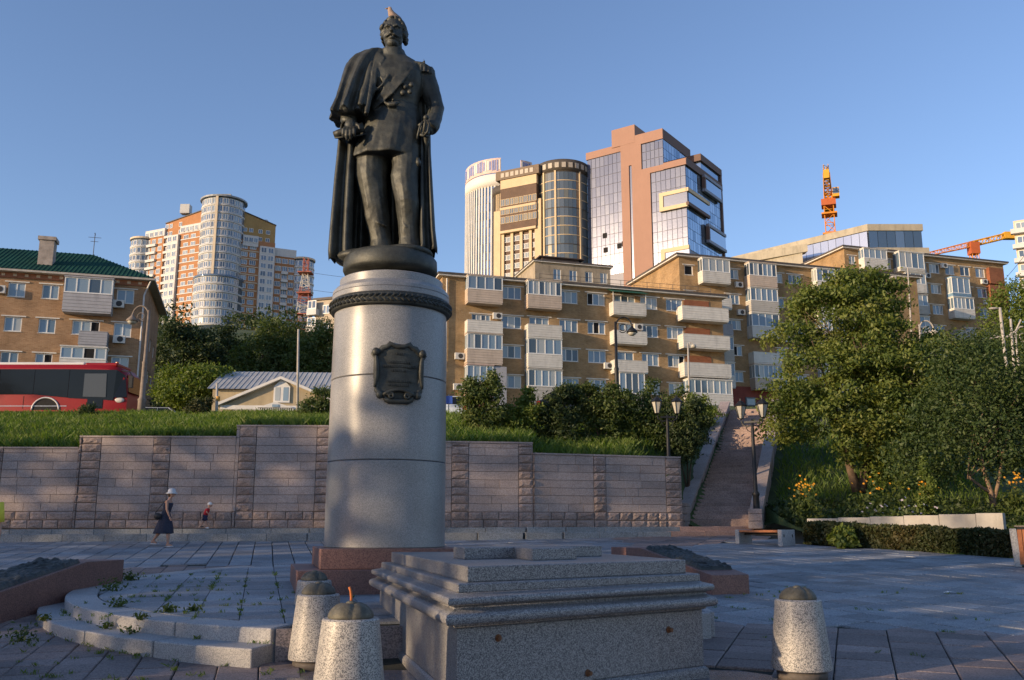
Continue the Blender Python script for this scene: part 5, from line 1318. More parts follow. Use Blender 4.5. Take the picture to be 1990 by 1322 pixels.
# ---- K: terracotta and blue glass tower
K = thing('glass_tower','angular terracotta and blue glass office tower, tallest on the hill','building',(51.6,260,0),R(-35))
ter = mat('terracotta_panel',(.31,.185,.14),.8,.06,.15,stain=.06); yel = mat('cream_frame',(.58,.46,.30),.75,.06,.3); dkb = mat('dark_brown_panel',(.13,.08,.065),.7,.1,.3)
bg1 = glass('blue_tower_glass',[(.13,.145,.205),(.145,.16,.22),(.12,.135,.195),(.155,.17,.225),(.135,.15,.21)],.18,.4,.3)
bg2 = glass('dark_tower_glass',[(.22,.29,.38),(.30,.37,.46),(.16,.22,.30),(.36,.42,.50)],.06,.8,.7)
mull = mat('tower_mullion',(.20,.21,.26),.5,.1,.5)
def kb(x0,x1,y0,y1,z0,z1,name,m): return MB().box(x0,x1,y0,y1,z0,z1).build(name,m,K)
kb(-33.8,-.3,.3,27,55,109.0,'core',mull); kb(-33.4,-7.3,.3,20,109,117.5,'core',mull)
kb(-34.0,-20.9,-.1,20,117.3,119.7,'roof_band',ter)
kb(-24.4,-16.3,-.35,14,119.0,124.9,'roof_slab',ter); kb(-21.4,-18.65,-.3,.29,55,119.0,'pier',ter); kb(-17.7,-11.5,-.3,.29,55,107.8,'pier',ter); kb(-18.65,-17.7,-.3,.29,111.8,119.0,'pier',ter)
kb(-17.7,-14.3,-.3,.29,107.8,119.0,'pier',ter); kb(-16.3,-6.9,-.32,.29,117.9,121.2,'parapet',ter); kb(-7.2,-6.9,.3,20,117.9,121.2,'parapet',dkb); kb(-16.2,-7.2,19.6,20,117.9,121.2,'parapet',dkb)
kb(-14.3,-7.0,-.3,.29,107.8,109.6,'ledge',ter); kb(-7.0,.4,-.4,.29,107.9,109.9,'ledge',ter); kb(.0,.42,.29,27.5,107.9,110.2,'ledge',dkb); kb(-7,.3,.3,27,109.0,109.3,'terrace',dkb)
kb(-18.6,-17.75,.05,.29,55,111.7,'slit_window',bg1)
kb(-9,.35,11,27.6,113.0,115.2,'roof_canopy',dkb); kb(-8.5,-.2,12,27,109.3,112.9,'penthouse',bg2); kb(-.2,.3,26.6,27.6,55,115,'end_pier',dkb)
PK = Pieces(K,'glass_panel',300)
def kgrid(x0,x1,z0,z1,nx,nz_,m,face='f',o=.0,plane=0):
    w_, h = (x1-x0)/nx, (z1-z0)/nz_
    me = box_mesh('glass_panel',m,(w_-.14,.15,h-.14))
    for i in range(nx):
        for j in range(nz_):
            if face == 'f': PK.add(me,(x0+i*w_+.07,.12-o,z0+j*h+.07),0)
            else: PK.add(me,(plane-.12+o,x0+i*w_+.07,z0+j*h+.07),R(90))
kgrid(-33.7,-21.45,78,117.2,8,12,bg1); kgrid(-14.2,-7.1,109.7,117.8,5,3,bg1); kgrid(-11.45,-.1,76,107.8,7,10,bg1)
kgrid(.3,26.6,82,107.9,15,8,bg2,'r'); kgrid(.4,19.6,109.4,117.8,10,3,bg2,'r',0,-7.0)
PK.finish()
for (z0,z1_) in ((94.6,100.4),(78.0,82.8)):
    kb(-8.5,.5,-.9,.1,z1_-1.15,z1_,'frame_beam',yel); kb(-8.5,.5,-.9,.1,z0,z0+1.15,'frame_beam',yel); kb(-8.5,-7.2,-.88,.1,z0+1.15,z1_-1.15,'frame_jamb',yel)
    kb(-7.2,.45,-.6,.1,z0+1.15,z1_-1.15,'frame_glass',bg1)
kb(.2,1.0,-.9,15,95.0,96.0,'frame_beam',dkb); kb(.2,1.0,-.9,15,99.3,100.4,'frame_beam',yel); kb(.2,.7,.0,15,96.0,99.3,'frame_glass',bg2)
for (y0,y1_,z0,z1_) in ((11.5,25,103.0,108.5),(13,26.8,87.0,93.0)):
    kb(.2,1.2,y0,y1_,z0,z0+.9,'box_frame',mull); kb(.2,1.2,y0,y1_,z1_-.9,z1_,'box_frame',mull); kb(.2,1.2,y0,y0+.9,z0+.9,z1_-.9,'box_frame',dkb); kb(.2,.9,y0+.9,y1_,z0+.9,z1_-.9,'box_glass',bg2)
for (x_,z_) in ((-28.5,90.2),(-28.3,85.5),(-23.5,86),(-21.9,86.4)): kb(x_,x_+1.4,-.06,.0,z_,z_+1.6,'open_vent',dark)

# ---- T: concrete theatre with a slanting glazed hall
Tt = thing('concrete_hall','low angular concrete building with a band of dark glass behind the upper block','building',(60.2,150,0))
con = mat('raw_concrete',(.36,.33,.26),.9,.15,.4,.3,10,stain=.35)
hg = glass('hall_glass',[(.10,.16,.24),(.14,.21,.30),(.09,.14,.20)],.06,.8,.5); fg = glass('hall_side_glass',[(.36,.39,.48),(.39,.42,.50)],.12,.6,.5)
def tprism(p, z0, z1, name, m): mb = MB(); mb.prism(p,z0,z1); return mb.build(name,m,Tt)
SL = (-24,26)
tprism([(0,0),(9.4,0),(9.4,14),(-3,20),(-26,34),(-24.5,26)],51.3,52.45,'roof',con)
tprism([(.3,.4),(9.0,.4),(9.0,13),(-8,20),(-8.6,9.6)],48.2,51.3,'hall_core',mull)
for k in range(6): tprism([(.25+k*1.5,.2),(.25+k*1.5+1.42,.2),(.25+k*1.5+1.42,.38),(.25+k*1.5,.38)],48.35,51.28,'hall_pane',hg)
for k in range(9):
    a, b2 = Vector((0,.3)).lerp(Vector((-8.8,9.6)),k/9), Vector((0,.3)).lerp(Vector((-8.8,9.6)),(k+.95)/9); n = Vector((-.73,-.69))*.1
    tprism([tuple(a+n),tuple(b2+n),tuple(b2),tuple(a)],47.6,51.2,'side_pane',fg)
tprism([(-.2,-.3),(10,-.3),(10,14),(-8,22)],46.9,48.2,'floor_slab',con)
tprism([(-9,9.7),(-24,25.5),(-24,34),(-9,22)],40,51.29,'side_wall',con)
tprism([(-10,4),(-22,14),(-22,34),(-8.7,22),(-9,9)],40,48.6,'lower_wing',con)
tprism([(-9.3,3.2),(-23,13.6),(-25,24),(-23,24),(-9.3,5)],48.61,50.0,'wing_roof',con)
tprism([(-8.6,1),(9,1),(9,13),(-8,20)],36,46.9,'base',con)

# ---- distant bits
Q = thing('residential_tower','sliver of a white balconied tower at the far right edge','building',(at(1974,480,185).x,185,0),R(-32))
zq = at(1985,430,185).z
MB().box(0,14,0,12,40,zq).build('wall',mat('cream_far',(.55,.47,.36)),Q); MB().box(-.6,3.4,-1.2,-.01,zq-3,zq-2).build('balcony_band',wht,Q)
for k in range(8): obj('window',twin(2.0,1.5,2),Q,(.4,-.1,zq-2-k*3)); MB().box(-.5,3.2,-1.1,-.01,zq-6.2-k*3,zq-5.3-k*3).build('balcony_band',wht,Q)
V_ = thing('apartment_block','pale block peeking over the trees left of the pedestal','building',(at(612,600,150).x,150,0),R(-20))
zv = at(625,585,150).z; pale = mat('pale_block',(.42,.36,.28),.9,.15,.5,stain=.2)
MB().box(0,16,0,10,24,zv).build('wall',pale,V_); MB().box(-.3,16.3,-.3,10.3,zv,zv+.4).build('roof',roofm,V_)
for k in range(4): 
    MB().box(-.9,.9,-1.1,-.01,zv-2.6-k*2.9,zv-1.6-k*2.9).build('balcony',wht,V_); obj('window',twin(1.6,1.4,2),V_,(-.8,-.9,zv-1.55-k*2.9)); obj('window',twin(1.3,1.5,2),V_,(1.6,-.1,zv-2.4-k*2.9))
# lattice helpers
def lattice(mb, p0, p1, w0, w1, n, r, tri=False):
    p0, p1 = Vector(p0), Vector(p1); d = (p1-p0).normalized(); up = Vector((0,0,1)) if abs(d.z) < .8 else Vector((0,1,0)); x = d.cross(up).normalized(); y = d.cross(x)
    cs = [(-1,-1),(1,-1),(1,1),(-1,1)]
    q = lambda k,c,: p0.lerp(p1,k/n)+x*c[0]*(w0+(w1-w0)*k/n)/2+y*c[1]*(w0+(w1-w0)*k/n)/2
    for c in cs: mb.tube([q(0,c),q(n,c)],r,5)
    for k in range(n):
        for i in range(4):
            a, b2 = cs[i], cs[(i+1)%4]; mb.tube([q(k,a),q(k+1,b2)] if (k+i)%2 else [q(k,b2),q(k+1,a)],r*.7,4); mb.tube([q(k,a),q(k,b2)],r*.7,4)
cy = mat('crane_orange',(.60,.22,.02),.6,.12,1); cye = mat('crane_yellow',(.62,.33,.03),.6,.12,1); crd = mat('crane_red',(.40,.10,.03),.6,.1,1); cwh = mat('crane_white',(.6,.57,.52),.6,.1,1)
c1 = thing('tower_crane','orange tower crane mast standing upright above the concrete hall','crane',(68.3,190,36.8),R(-20))
mb = MB(); lattice(mb,(0,0,0),(0,0,33),1.9,1.9,17,.115); mb.build('mast',cy,c1)
for z_ in (22,26.5,31): MB().box(-1.6,1.6,-1.6,1.6,z_,z_+.35).build('collar',cy,c1)
mb = MB(); mb.box(-1.5,1.5,-1.5,1.5,33,34.4); mb.build('slewing_ring',crd,c1)
mb = MB(); mb.box(.9,2.3,-2.4,-.6,34.4,36.4); cabn = mb.build('cab',cye,c1); MB().box(1.0,2.2,-2.44,-2.4,35.0,36.2).build('cab_window',tg,cabn)
mb = MB(); lattice(mb,(0,0,34.4),(0,-2,40.0),1.6,1.2,4,.15); mb.build('tower_head',cy,c1)
mb = MB(); lattice(mb,(0,-1,36),(0,-12,37.6),1.5,.9,8,.10); mb.build('jib',cye,c1)
mb = MB(); lattice(mb,(0,1,36),(0,9,36.5),1.5,1.4,5,.14); mb.box(-1.1,1.1,6.5,9,34.6,36.4); mb.build('counter_jib',cye,c1)
mb = MB(); mb.box(-.55,.55,-12.5,-11.5,35.0,36.8); mb.tube([(0,-12,36.8),(0,-12,37.6)],.08,5); mb.build('hook_block',cye,c1)
p0, p1, pm_, pb_ = at(1797,496,260), at(1966,456,260), at(1890,466,260), at(1892,508,260)
c2 = thing('tower_crane','orange crane with a long slanting jib at the far right','crane',(pm_.x,260,60))
rel = lambda p: Vector((p.x-pm_.x,p.y-260,p.z-60))
mb = MB(); lattice(mb,(0,0,0),(0,0,pm_.z-62),1.8,1.8,11,.14); mb.build('mast',cy,c2)
MB().box(-1.3,1.3,-1.3,1.3,pm_.z-64.5,pm_.z-61).build('slewing_unit',crd,c2)
mb = MB(); lattice(mb,rel(p0),(0,0,pm_.z-61.3),.9,1.5,14,.10); mb.build('jib',cy,c2)
mb = MB(); lattice(mb,(0,0,pm_.z-61.3),rel(p1),1.4,1.4,7,.16); mb.build('counter_jib',cye,c2)
q = rel(p1); MB().box(q.x-2.5,q.x+1.2,-1,1,q.z-1.4,q.z+.6).build('counterweight',cye,c2)
mp = at(590,620,210)
ms = thing('lattice_mast','slim red and white lattice radio mast beside the tower','mast',(mp.x,210,at(590,640,210).z-8))
zt_ = at(592,502,210).z-ms.location.z
crm_r = mat('faded_red',(.38,.12,.08),.7,.1,1)
for k in range(7):
    a, b2 = zt_*k/7, zt_*(k+1)/7; mb = MB(); w_ = lambda t: 4.4-3.4*t/zt_ if t < zt_*.85 else 1.1
    lattice(mb,(0,0,a),(0,0,b2),w_(a),w_(b2),3,.075); mb.build('mast_section',crm_r if k%2 == 0 else cwh,ms)
for k in range(3): MB().box(-1.6,1.6,-1.6,1.6,zt_*(.45+.2*k),zt_*(.45+.2*k)+.2).build('platform',crm_r,ms)
# =================================================================== vegetation
bark = mat('bark',(.11,.075,.05),.95,.35,6,.6,25); bark_l = mat('pale_bark',(.22,.15,.10),.9,.3,6,.4,25)
lf_main = leafmat('leaf_elm',[(.048,.082,.015),(.092,.135,.024),(.16,.195,.036),(.22,.225,.048)],.38)
lf_dark = leafmat('leaf_dark',[(.022,.040,.013),(.038,.062,.018),(.065,.088,.024)],.3)
lf_mid = leafmat('leaf_mid',[(.042,.07,.016),(.075,.11,.024),(.12,.145,.032)],.35)
lf_lime = leafmat('leaf_lime',[(.07,.11,.018),(.12,.17,.028),(.18,.21,.036)],.4)
lf_aca = leafmat('leaf_acacia',[(.03,.055,.014),(.05,.085,.02),(.095,.125,.03)],.35)
lf_hedge = leafmat('leaf_hedge',[(.025,.04,.012),(.04,.055,.016),(.075,.06,.018)],.2)
def clumps(lobes, per, csize, n, shell=.55):
    """leaf centres: leaves gather in tufts that sit in the outer part of each lobe"""
    P = []; NRM = []; vol = [l[3]*l[4]*l[5] for l in lobes]; tot = sum(v**(2/3) for v in vol)
    for l,v in zip(lobes,vol):
        nl = int(n*v**(2/3)/tot); m = max(3,nl//per)
        d = NP.normal(size=(m,3)); d /= np.linalg.norm(d,axis=1)[:,None]
        r = NP.uniform(shell**3,1,m)**(1/3)*(1+.16*np.array([nz(q[0]*2,q[1]*2,q[2]*2+l[0]) for q in d]))
        c = np.array(l[:3])+d*r[:,None]*np.array(l[3:6])
        k = np.repeat(np.arange(m),per); off = NP.normal(size=(m*per,3))*csize*np.array([1,1,.6])
        P.append(c[k]+off); nn = (c[k]+off-np.array(l[:3]))/np.array(l[3:6])+off/csize*.55; NRM.append(nn/(np.linalg.norm(nn,axis=1)[:,None]+1e-6))
    clumps.normals = np.concatenate(NRM); return np.concatenate(P)
def tree(name, label, cat, loc, lobes, n, leaf, m, trunks, bm=bark, per=26, csize=.3, group=None, limbs=10, up=.35, shell=.55):
    """lobes relative to loc; trunks: list of [(x,y,z,r)...]"""
    t = thing(name,label,cat,loc,0,group); rs0 = random.Random(label); ex = []
    if len(lobes) > 2:
        for l in lobes:
            for _ in range(4):
                d = Vector((rs0.gauss(0,1),rs0.gauss(0,1),rs0.gauss(.2,.8))).normalized(); k = rs0.uniform(.16,.34)
                ex.append((l[0]+d.x*l[3]*1.02,l[1]+d.y*l[4]*1.02,l[2]+d.z*l[5]*1.02,l[3]*k,l[4]*k,l[5]*k))
    P = clumps(list(lobes)+ex,per,csize,n,shell)
    obj('crown',leaf_mesh('crown',P,leaf,m,up,clumps.normals*1.2),t)
    tb = MB(); tops = []
    for tr in trunks:
        tb.tube([q[:3] for q in tr],[q[3] for q in tr],9); tops.append(tr[-1])
    rs = random.Random(len(P)); 
    for i in range(limbs):
        tp = rs.choice(tops); q = P[rs.randrange(len(P))]; a = Vector(tp[:3]); b2 = Vector(q); mid = (a+b2)/2+Vector((rs.uniform(-.3,.3),rs.uniform(-.3,.3),rs.uniform(.0,.4)))*min(1,(b2-a).length*.3)
        tb.tube([a-Vector((0,0,.1)),a.lerp(mid,.5)+Vector((0,0,.05)),mid,b2],[tp[3]*.6,tp[3]*.42,tp[3]*.28,.012],6)
    if tb.f: tb.build('trunk',bm,t,True)
    return t
# ---- the big elm right of the stairs
TY = 37.5; tb = at(1668,950,TY); base = Vector((tb.x,TY,hill(tb.x,TY)-.1))
def lob(px,py,rxp,rzp,dy=0,ry=None,Y=TY,b=None):
    b = base if b is None else b
    p = at(px,py,Y+dy); k = Y/1800*1.03; return (p.x-b.x,dy,p.z-b.z,rxp*k,(ry if ry else rxp*k*.9),rzp*k)
L = [lob(1640,625,95,88,0),lob(1590,590,55,55,.4),lob(1700,600,60,62,.3),lob(1560,720,78,80,-.2),lob(1545,800,58,60,.1),lob(1640,760,85,85,-1.0),lob(1750,735,85,95,-.4),lob(1800,720,68,75,.2),lob(1700,840,70,70,-.9),lob(1805,810,62,75,.3),lob(1740,900,40,45,-.8),lob(1660,560,45,35,0),lob(1690,680,70,60,-.6)]
q = lambda px,py,dy=0: tuple(at(px,py,TY+dy)-base)
tree('elm_tree','largest bushy sunlit tree with a forked trunk right of the hill stairs','tree',base,L,50000,.105,lf_main,
     [[(*q(1666,955),.22),(*q(1655,920),.17),(*q(1644,880),.14),(*q(1632,830),.11),(*q(1615,770),.08)],[(*q(1672,955),.22),(*q(1682,915),.17),(*q(1690,880),.15),(*q(1692,840),.12),(*q(1700,780),.08)]],bark,per=110,csize=.27,limbs=44)
# ---- dark fine-leaved tree right of it
T2 = 33.0; p2 = at(1930,985,T2); b2_ = Vector((p2.x,T2,hill(p2.x,T2)-.1))
L2 = [lob(1890,760,90,80,0,None,T2,b2_),lob(1960,720,80,80,.5,None,T2,b2_),lob(1830,850,75,75,.3,None,T2,b2_),lob(1930,860,85,75,-.2,None,T2,b2_),lob(1780,900,50,55,.2,None,T2,b2_),lob(1990,830,70,90,.2,None,T2,b2_),lob(2050,760,80,100,.2,None,T2,b2_),lob(1850,690,45,45,.6,None,T2,b2_)]
q2 = lambda px,py,dy=0: tuple(at(px,py,T2+dy)-b2_)
tree('acacia_tree','dark fine-leaved tree with pale slender stems at the right edge','tree',b2_,L2,30000,.085,lf_aca,
     [[(*q2(1931,985),.12),(*q2(1925,955),.09),(*q2(1912,915),.07),(*q2(1900,860),.05)],[(*q2(1929,960),.07),(*q2(1905,945),.055),(*q2(1880,925),.04)],[(*q2(1931,975),.08),(*q2(1940,940),.06),(*q2(1950,880),.05)]],bark_l,per=24,csize=.28,limbs=16)
# ---- trees up the slope on the right
def simple_tree(name,label,px,py_base,Y,lobpx,n,leaf,m,group=None,tr=.14,csize=.35,per=24):
    b = at(px,py_base,Y); bb = Vector((b.x,Y,min(b.z,hill(b.x,Y))-.2))
    L = [lob(a,c,rx,rz,dy,None,Y,bb) for (a,c,rx,rz,dy) in lobpx]; top = L[0]
    return tree(name,label,'tree' if name.endswith('tree') else 'bush',bb,L,int(n*1.9),leaf,m,[[(0,0,-.2,tr*1.3),(.05,0,top[2]*.5,tr),(top[0],top[1],top[2],tr*.6)]],bark,per,csize,group,limbs=9)
simple_tree('leafy_tree','sunlit green tree beyond the concrete poles at the right edge',1965,760,68,[(1965,620,55,60,0),(1940,680,45,50,.5),(2000,650,60,80,.5),(1970,580,35,35,0),(1990,720,60,60,0)],7000,.15,lf_lime,'trees on the right slope')
simple_tree('leafy_tree','low dark tree between the big tree and the upper block',1895,760,60,[(1890,700,48,42,0),(1920,680,40,45,.5),(1850,720,40,40,.5),(1925,740,45,45,0)],5000,.13,lf_dark,'trees on the right slope')
simple_tree('leafy_tree','tree filling the slope behind the acacia at the right edge',1960,830,46,[(1960,790,60,60,0),(1900,800,50,50,.5),(2010,780,60,70,.5)],5000,.12,lf_dark,'trees on the right slope')
simple_tree('leafy_tree','dark tree on the slope right behind the elm trunk',1790,900,47,[(1800,850,60,50,0),(1860,830,50,55,.5),(1740,860,50,40,.5)],4500,.12,lf_dark,'trees on the right slope')
# ---- trees behind the cottage on the left
G1 = 'trees behind the cottage'
simple_tree('leafy_tree','dark round tree directly right of the brick house, before the tower',355,800,92,[(355,690,50,55,0),(330,720,35,50,0),(395,700,45,50,.5),(370,655,30,22,0)],7000,.19,lf_dark,G1)
simple_tree('leafy_tree','dark tree between the brick house tree and the tall tree',435,800,95,[(430,690,45,52,0),(460,710,35,45,.5),(410,720,40,40,0)],6000,.19,lf_dark,G1)
simple_tree('leafy_tree','tall tree in the middle of the grove above the cottage roof',520,790,86,[(510,690,50,50,0),(545,655,42,38,.4),(480,720,40,40,0),(560,700,45,50,.5),(520,735,45,35,-.5)],8000,.18,lf_mid,G1)
simple_tree('leafy_tree','tree just left of the pedestal above the cottage roof',620,790,84,[(610,690,42,50,0),(640,680,45,55,.5),(590,720,40,40,0),(655,730,45,45,0)],6500,.18,lf_mid,G1)
simple_tree('leafy_tree','farther dark tree whose top shows under the radio mast',580,740,112,[(575,660,40,35,0),(610,650,40,30,.5),(540,670,40,30,0)],4500,.15,lf_dark,G1)
simple_tree('leafy_bush','bright yellow-green bush below the dark trees near the brick house',400,810,66,[(395,735,42,26,0),(340,740,30,28,.3),(430,745,30,25,.3),(375,765,60,25,0)],6500,.16,lf_lime,G1,.08)
simple_tree('leafy_bush','deep green thicket left of the cottage wall',440,810,72,[(380,790,60,25,0),(440,780,35,28,0),(330,785,30,30,0)],4500,.15,lf_dark,G1,.06)
# a far-off wood clothing the hill beyond
FW = []
for i in range(260):
    x_ = NP.uniform(-190,190); y_ = NP.uniform(112,300)
    if -10 < x_ < 70 and y_ > 240: continue
    FW.append((x_,y_,hill(x_,y_)+2.0,NP.uniform(3,5.5),NP.uniform(3,5),NP.uniform(2.5,4)))
far = obj('hillside_wood',leaf_mesh('hillside_wood',clumps(FW,30,.9,60000,.5),.45,lf_dark,.5)); stuff(far); far['label'] = 'distant dark green wood covering the hill under the towers'; far['category'] = 'wood'
# ---- shrubs above the right half of the retaining wall
G2 = 'shrubs above the retaining wall'
def shrub(label, px, py, Y, lobpx, n, leaf, m, group=G2, stems=5, csize=.16):
    b = at(px,py,Y); bb = Vector((b.x,Y,hill(b.x,Y)-.05)); L = [lob(a,c,rx,rz,dy,None,Y,bb) for (a,c,rx,rz,dy) in lobpx]; rs = random.Random(px)
    tr = [[(0,0,-.1,.04),(L[i%len(L)][0]*.6,L[i%len(L)][1],L[i%len(L)][2]*.7,.02)] for i in range(stems)]
    return tree('shrub',label,'shrub',bb,L+[(l[0]+rs.uniform(-1,1)*l[3],l[1],l[2]+l[5]*rs.uniform(.7,1.25),l[3]*.28,l[4]*.28,l[5]*.45) for l in L for _ in range(2)],int(n*1.5),leaf*.8,m,tr,bark,20,csize*.8,group,limbs=8,shell=.35)
shrub('tall leafy shrub rising left of the lamp column, just right of the pedestal',935,870,36.5,[(930,800,38,48,0),(915,770,26,22,0),(955,765,22,26,0),(945,845,35,28,0)],5200,.10,lf_mid)
shrub('low rounded shrub second from the pedestal above the wall',1010,870,37,[(1005,830,40,35,0),(1030,800,30,28,.2),(985,850,32,25,0)],4200,.10,lf_lime)
shrub('dense dark shrub in the middle of the right wall',1085,870,37.5,[(1080,815,45,42,0),(1050,835,32,32,0),(1110,850,38,28,0),(1120,790,34,26,.4)],6000,.10,lf_dark)
shrub('feathery shrub with long shoots in front of the white balconies',1170,880,38,[(1160,800,42,36,.3),(1135,770,30,14,0),(1200,790,38,30,0),(1170,840,45,32,0)],6000,.10,lf_mid)
shrub('broad shrub beside the double lantern above the wall end',1260,885,38.5,[(1250,805,42,36,0),(1290,800,35,38,.2),(1230,845,40,30,0),(1285,850,40,34,0)],6200,.10,lf_mid)
shrub('dark shrub filling the bank between the wall end and the stairs',1335,900,38,[(1335,850,34,42,0),(1315,870,30,30,0),(1355,830,26,34,.4)],4200,.10,lf_dark)
shrub('small clipped bush at the head of the stairs',1375,800,46,[(1372,805,26,22,0),(1352,800,20,20,.2),(1360,830,22,22,0)],3200,.10,lf_lime)
# stray shoots poking up out of the shrubs
# small shrubs on the left bank
shrub('small round dry bush on the grass bank below the cottage',385,815,46,[(386,800,20,16,0)],1500,.09,lf_hedge,'bushes on the left bank')
shrub('low dark bush on the bank in front of the bus',168,812,45,[(168,803,14,10,0)],900,.09,lf_dark,'bushes on the left bank')
shrub('leafy weeds by the pedestal in front of the cottage porch',610,825,40,[(605,800,24,18,0),(628,790,16,22,0)],2200,.09,lf_mid,'bushes on the left bank')
# ---- clipped hedge along the paving
def hedge_pts(a, b2, h, w_, n):
    d = (b2-a); L_ = d.length; d.normalize(); nn = Vector((-d.y,d.x)); out = []
    for i in range(n):
        s = NP.uniform(0,L_); f = NP.random(); hh = h*(1+.10*nz(s*1.2,0,5)+.06*nz(s*4,1,5))
        if f < .4: o_, z_ = NP.uniform(0,w_), hh*NP.uniform(.9,1.04)
        elif f < .8: o_, z_ = NP.normal(0,.03), hh*NP.uniform(0,1)
        else: o_, z_ = NP.uniform(0,w_), hh*NP.uniform(0,1)
        p = a+d*s+nn*o_*(1); out.append((p.x-a.x,p.y-a.y,z_+(p.y-a.y)*SLOPE+NP.normal(0,.015)))
    return out
ha, hb2 = Vector((9.05,29.35)), Vector((12.95,24.05))
hd_ = thing('hedge','low clipped dark hedge bordering the paving on the right','hedge',(ha.x,ha.y,ha.y*SLOPE))
obj('foliage',leaf_mesh('foliage',hedge_pts(ha,hb2,.62,.8,15000),.075,lf_hedge,.3),hd_)
core_ = MB(); d = (hb2-ha).normalized(); n_ = Vector((-d.y,d.x)); L_ = (hb2-ha).length
core_.add([(0+n_.x*o_+d.x*s,n_.y*o_+d.y*s,z_+(d.y*s)*SLOPE) for s in (0.05,L_-.05) for o_ in (.1,.7) for z_ in (0,.5)],[(0,1,3,2),(4,6,7,5),(0,4,5,1),(2,3,7,6),(1,5,7,3)]); core_.build('twigs',mat('hedge_twigs',(.02,.022,.012),.95,.3,8),hd_)
shrub('bright green weed with broad leaves growing at the foot of the hedge',1648,1060,27.6,[(1645,1046,14,12,0),(1640,1055,18,8,-.1)],420,.13,lf_lime,'weeds by the hedge',3,.08)
# ---- flower bed on the right slope: ground cover, yellow daisies
def scatter_px(pxa,pxb,ya,yb,n,yf=None):
    out = []
    for i in range(n):
        x_, y_ = NP.uniform(pxa,pxb), NP.uniform(ya,yb); out.append((x_,y_,hill(x_,y_)))
    return np.array(out)
gc = scatter_px(9.8,22,30.4,37,16000); gc[:,2] += NP.uniform(0,.35,len(gc))
o = obj('ground_cover',leaf_mesh('ground_cover',gc,.12,lf_dark,.5)); stuff(o); o['label'] = 'dark low ground cover under the trees on the right slope'; o['category'] = 'ground cover'
yf_ = mat('yellow_petal',(.75,.36,.02),.6,.15,20); wf_ = mat('pale_petal',(.5,.45,.5),.6,.2,20)
pt = MB()
for k in range(8):
    a = k*math.pi/4; pt.add([(0,0,0),(.05*math.cos(a-.3),.05*math.sin(a-.3),.012),(.085*math.cos(a),.085*math.sin(a),.004),(.05*math.cos(a+.3),.05*math.sin(a+.3),.012)],[(0,1,2,3)])
pet_me = pt.mesh('flower_head',yf_)
def flowers(label, px, py, Y, n, spx, spy, m_=None):
    c = at(px,py,Y); b = Vector((c.x,Y,hill(c.x,Y))); t = thing('flower_clump',label,'flowers',b,0,'flowers on the right slope')
    g = NP.normal(size=(500,3))*np.array([spx*.02,.3,.26])+np.array([0,0,(c.z-b.z)*.55]); obj('foliage',leaf_mesh('foliage',g,.11,lf_mid,.2),t)
    me = pet_me
    if m_ is not None: me = pet_me.copy(); me.materials.clear(); me.materials.append(m_)
    for i in range(n):
        p = at(px+NP.normal(0,spx),py+NP.normal(0,spy),Y+NP.uniform(-.3,.3))-b; o = obj('flower_head',me,t,p); o.rotation_euler = (NP.uniform(.5,1.4),NP.uniform(-.4,.4),NP.uniform(-.5,.5)); o.scale = (.55,.55,.55)
flowers('clump of yellow daisies at the left end of the flower bed',1562,948,32.2,34,12,11)
flowers('scattered yellow daisies in the middle of the flower bed',1705,945,32.5,16,24,10)
flowers('thin row of yellow daisies beside the tall weed',1800,950,32,20,14,12)
flowers('yellow daisies at the right end of the bed by the acacia',1975,930,31.5,20,14,9)
flowers('pale small flowers along the back of the flower bed',1735,985,31.2,26,40,10,wf_)
shrub('upright yellow-green weed in the flower bed before the acacia',1800,990,31.6,[(1802,945,12,34,0),(1798,985,10,14,0)],900,.085,lf_lime,'weeds in the flower bed',3,.08)
# ---- grass on the left bank and right bank
gr1 = leafmat('grass_blade',[(.05,.10,.014),(.085,.15,.018),(.13,.19,.026),(.17,.19,.04)],.45)
def grass(name,label,xa,xb,ya,yb,n,h,w_):
    P = []
    while len(P) < n:
        x_ = NP.uniform(xa,xb); t = NP.random()**1.2; y0_ = (wy(x_)+.35 if x_ < 6.1 else ya); y_ = y0_+(yb-y0_)*t
        xs_ = ST0.x+max(0,(y_-ST0.y)/.943)*.334
        if abs(x_-xs_) < 1.95 and y_ < 51.5 or (6.0 < x_ < 10.2 and y_ < 36): continue
        P.append((x_,y_,hill(x_,y_)-.02))
    o = obj(name,blade_mesh(name,P,h,w_,gr1)); stuff(o); o['label'] = label; o['category'] = 'grass'
grass('grass','tall green grass on the bank above the retaining wall',-27,-4.5,31,47.3,75000,.42,.014)
grass('grass','green grass among the shrubs above the right half of the wall',-4.5,8.5,31,48,20000,.40,.014)
grass('grass','sparse grass on the dark slope right of the stairs',9.6,20,30.4,50,12000,.35,.014)
# ---- weeds in the joints of the paving
P = []; 
def line_tufts(a, b2, n, spread, zf_):
    for i in range(n):
        t = NP.random(); c = a.lerp(b2,t)
        if nz(c.x*1.7,c.y*1.7,2) < -.05: continue
        for k in range(9): P.append((c.x+NP.normal(0,spread),c.y+NP.normal(0,spread),zf_(c.x,c.y)))
for i in range(-9,4):
    u = i*.532+.1+.266; a = MC+AXR*u+AXD*(-4.2); b2 = MC+AXR*u+AXD*3.6
    if i < 1: line_tufts(a,b2,34 if i < -3 else 16,.02,MZ)
for j in range(-5,5):
    v = j*.812+.2+.406; line_tufts(MC+AXR*(-4.3)+AXD*v,MC+AXR*(-.6)+AXD*v,16,.018,MZ)
for k in range(70):
    a = CUT-1.2*NP.random(); r_ = NP.choice((6.93,7.29)); c = MC+Vector(circ(r_,a)); line_tufts(c,c+Vector((.05,.05)),2,.03,(lambda x,y: MZ(x,y)-.165) if r_ < 7 else (lambda x,y: y*SLOPE))
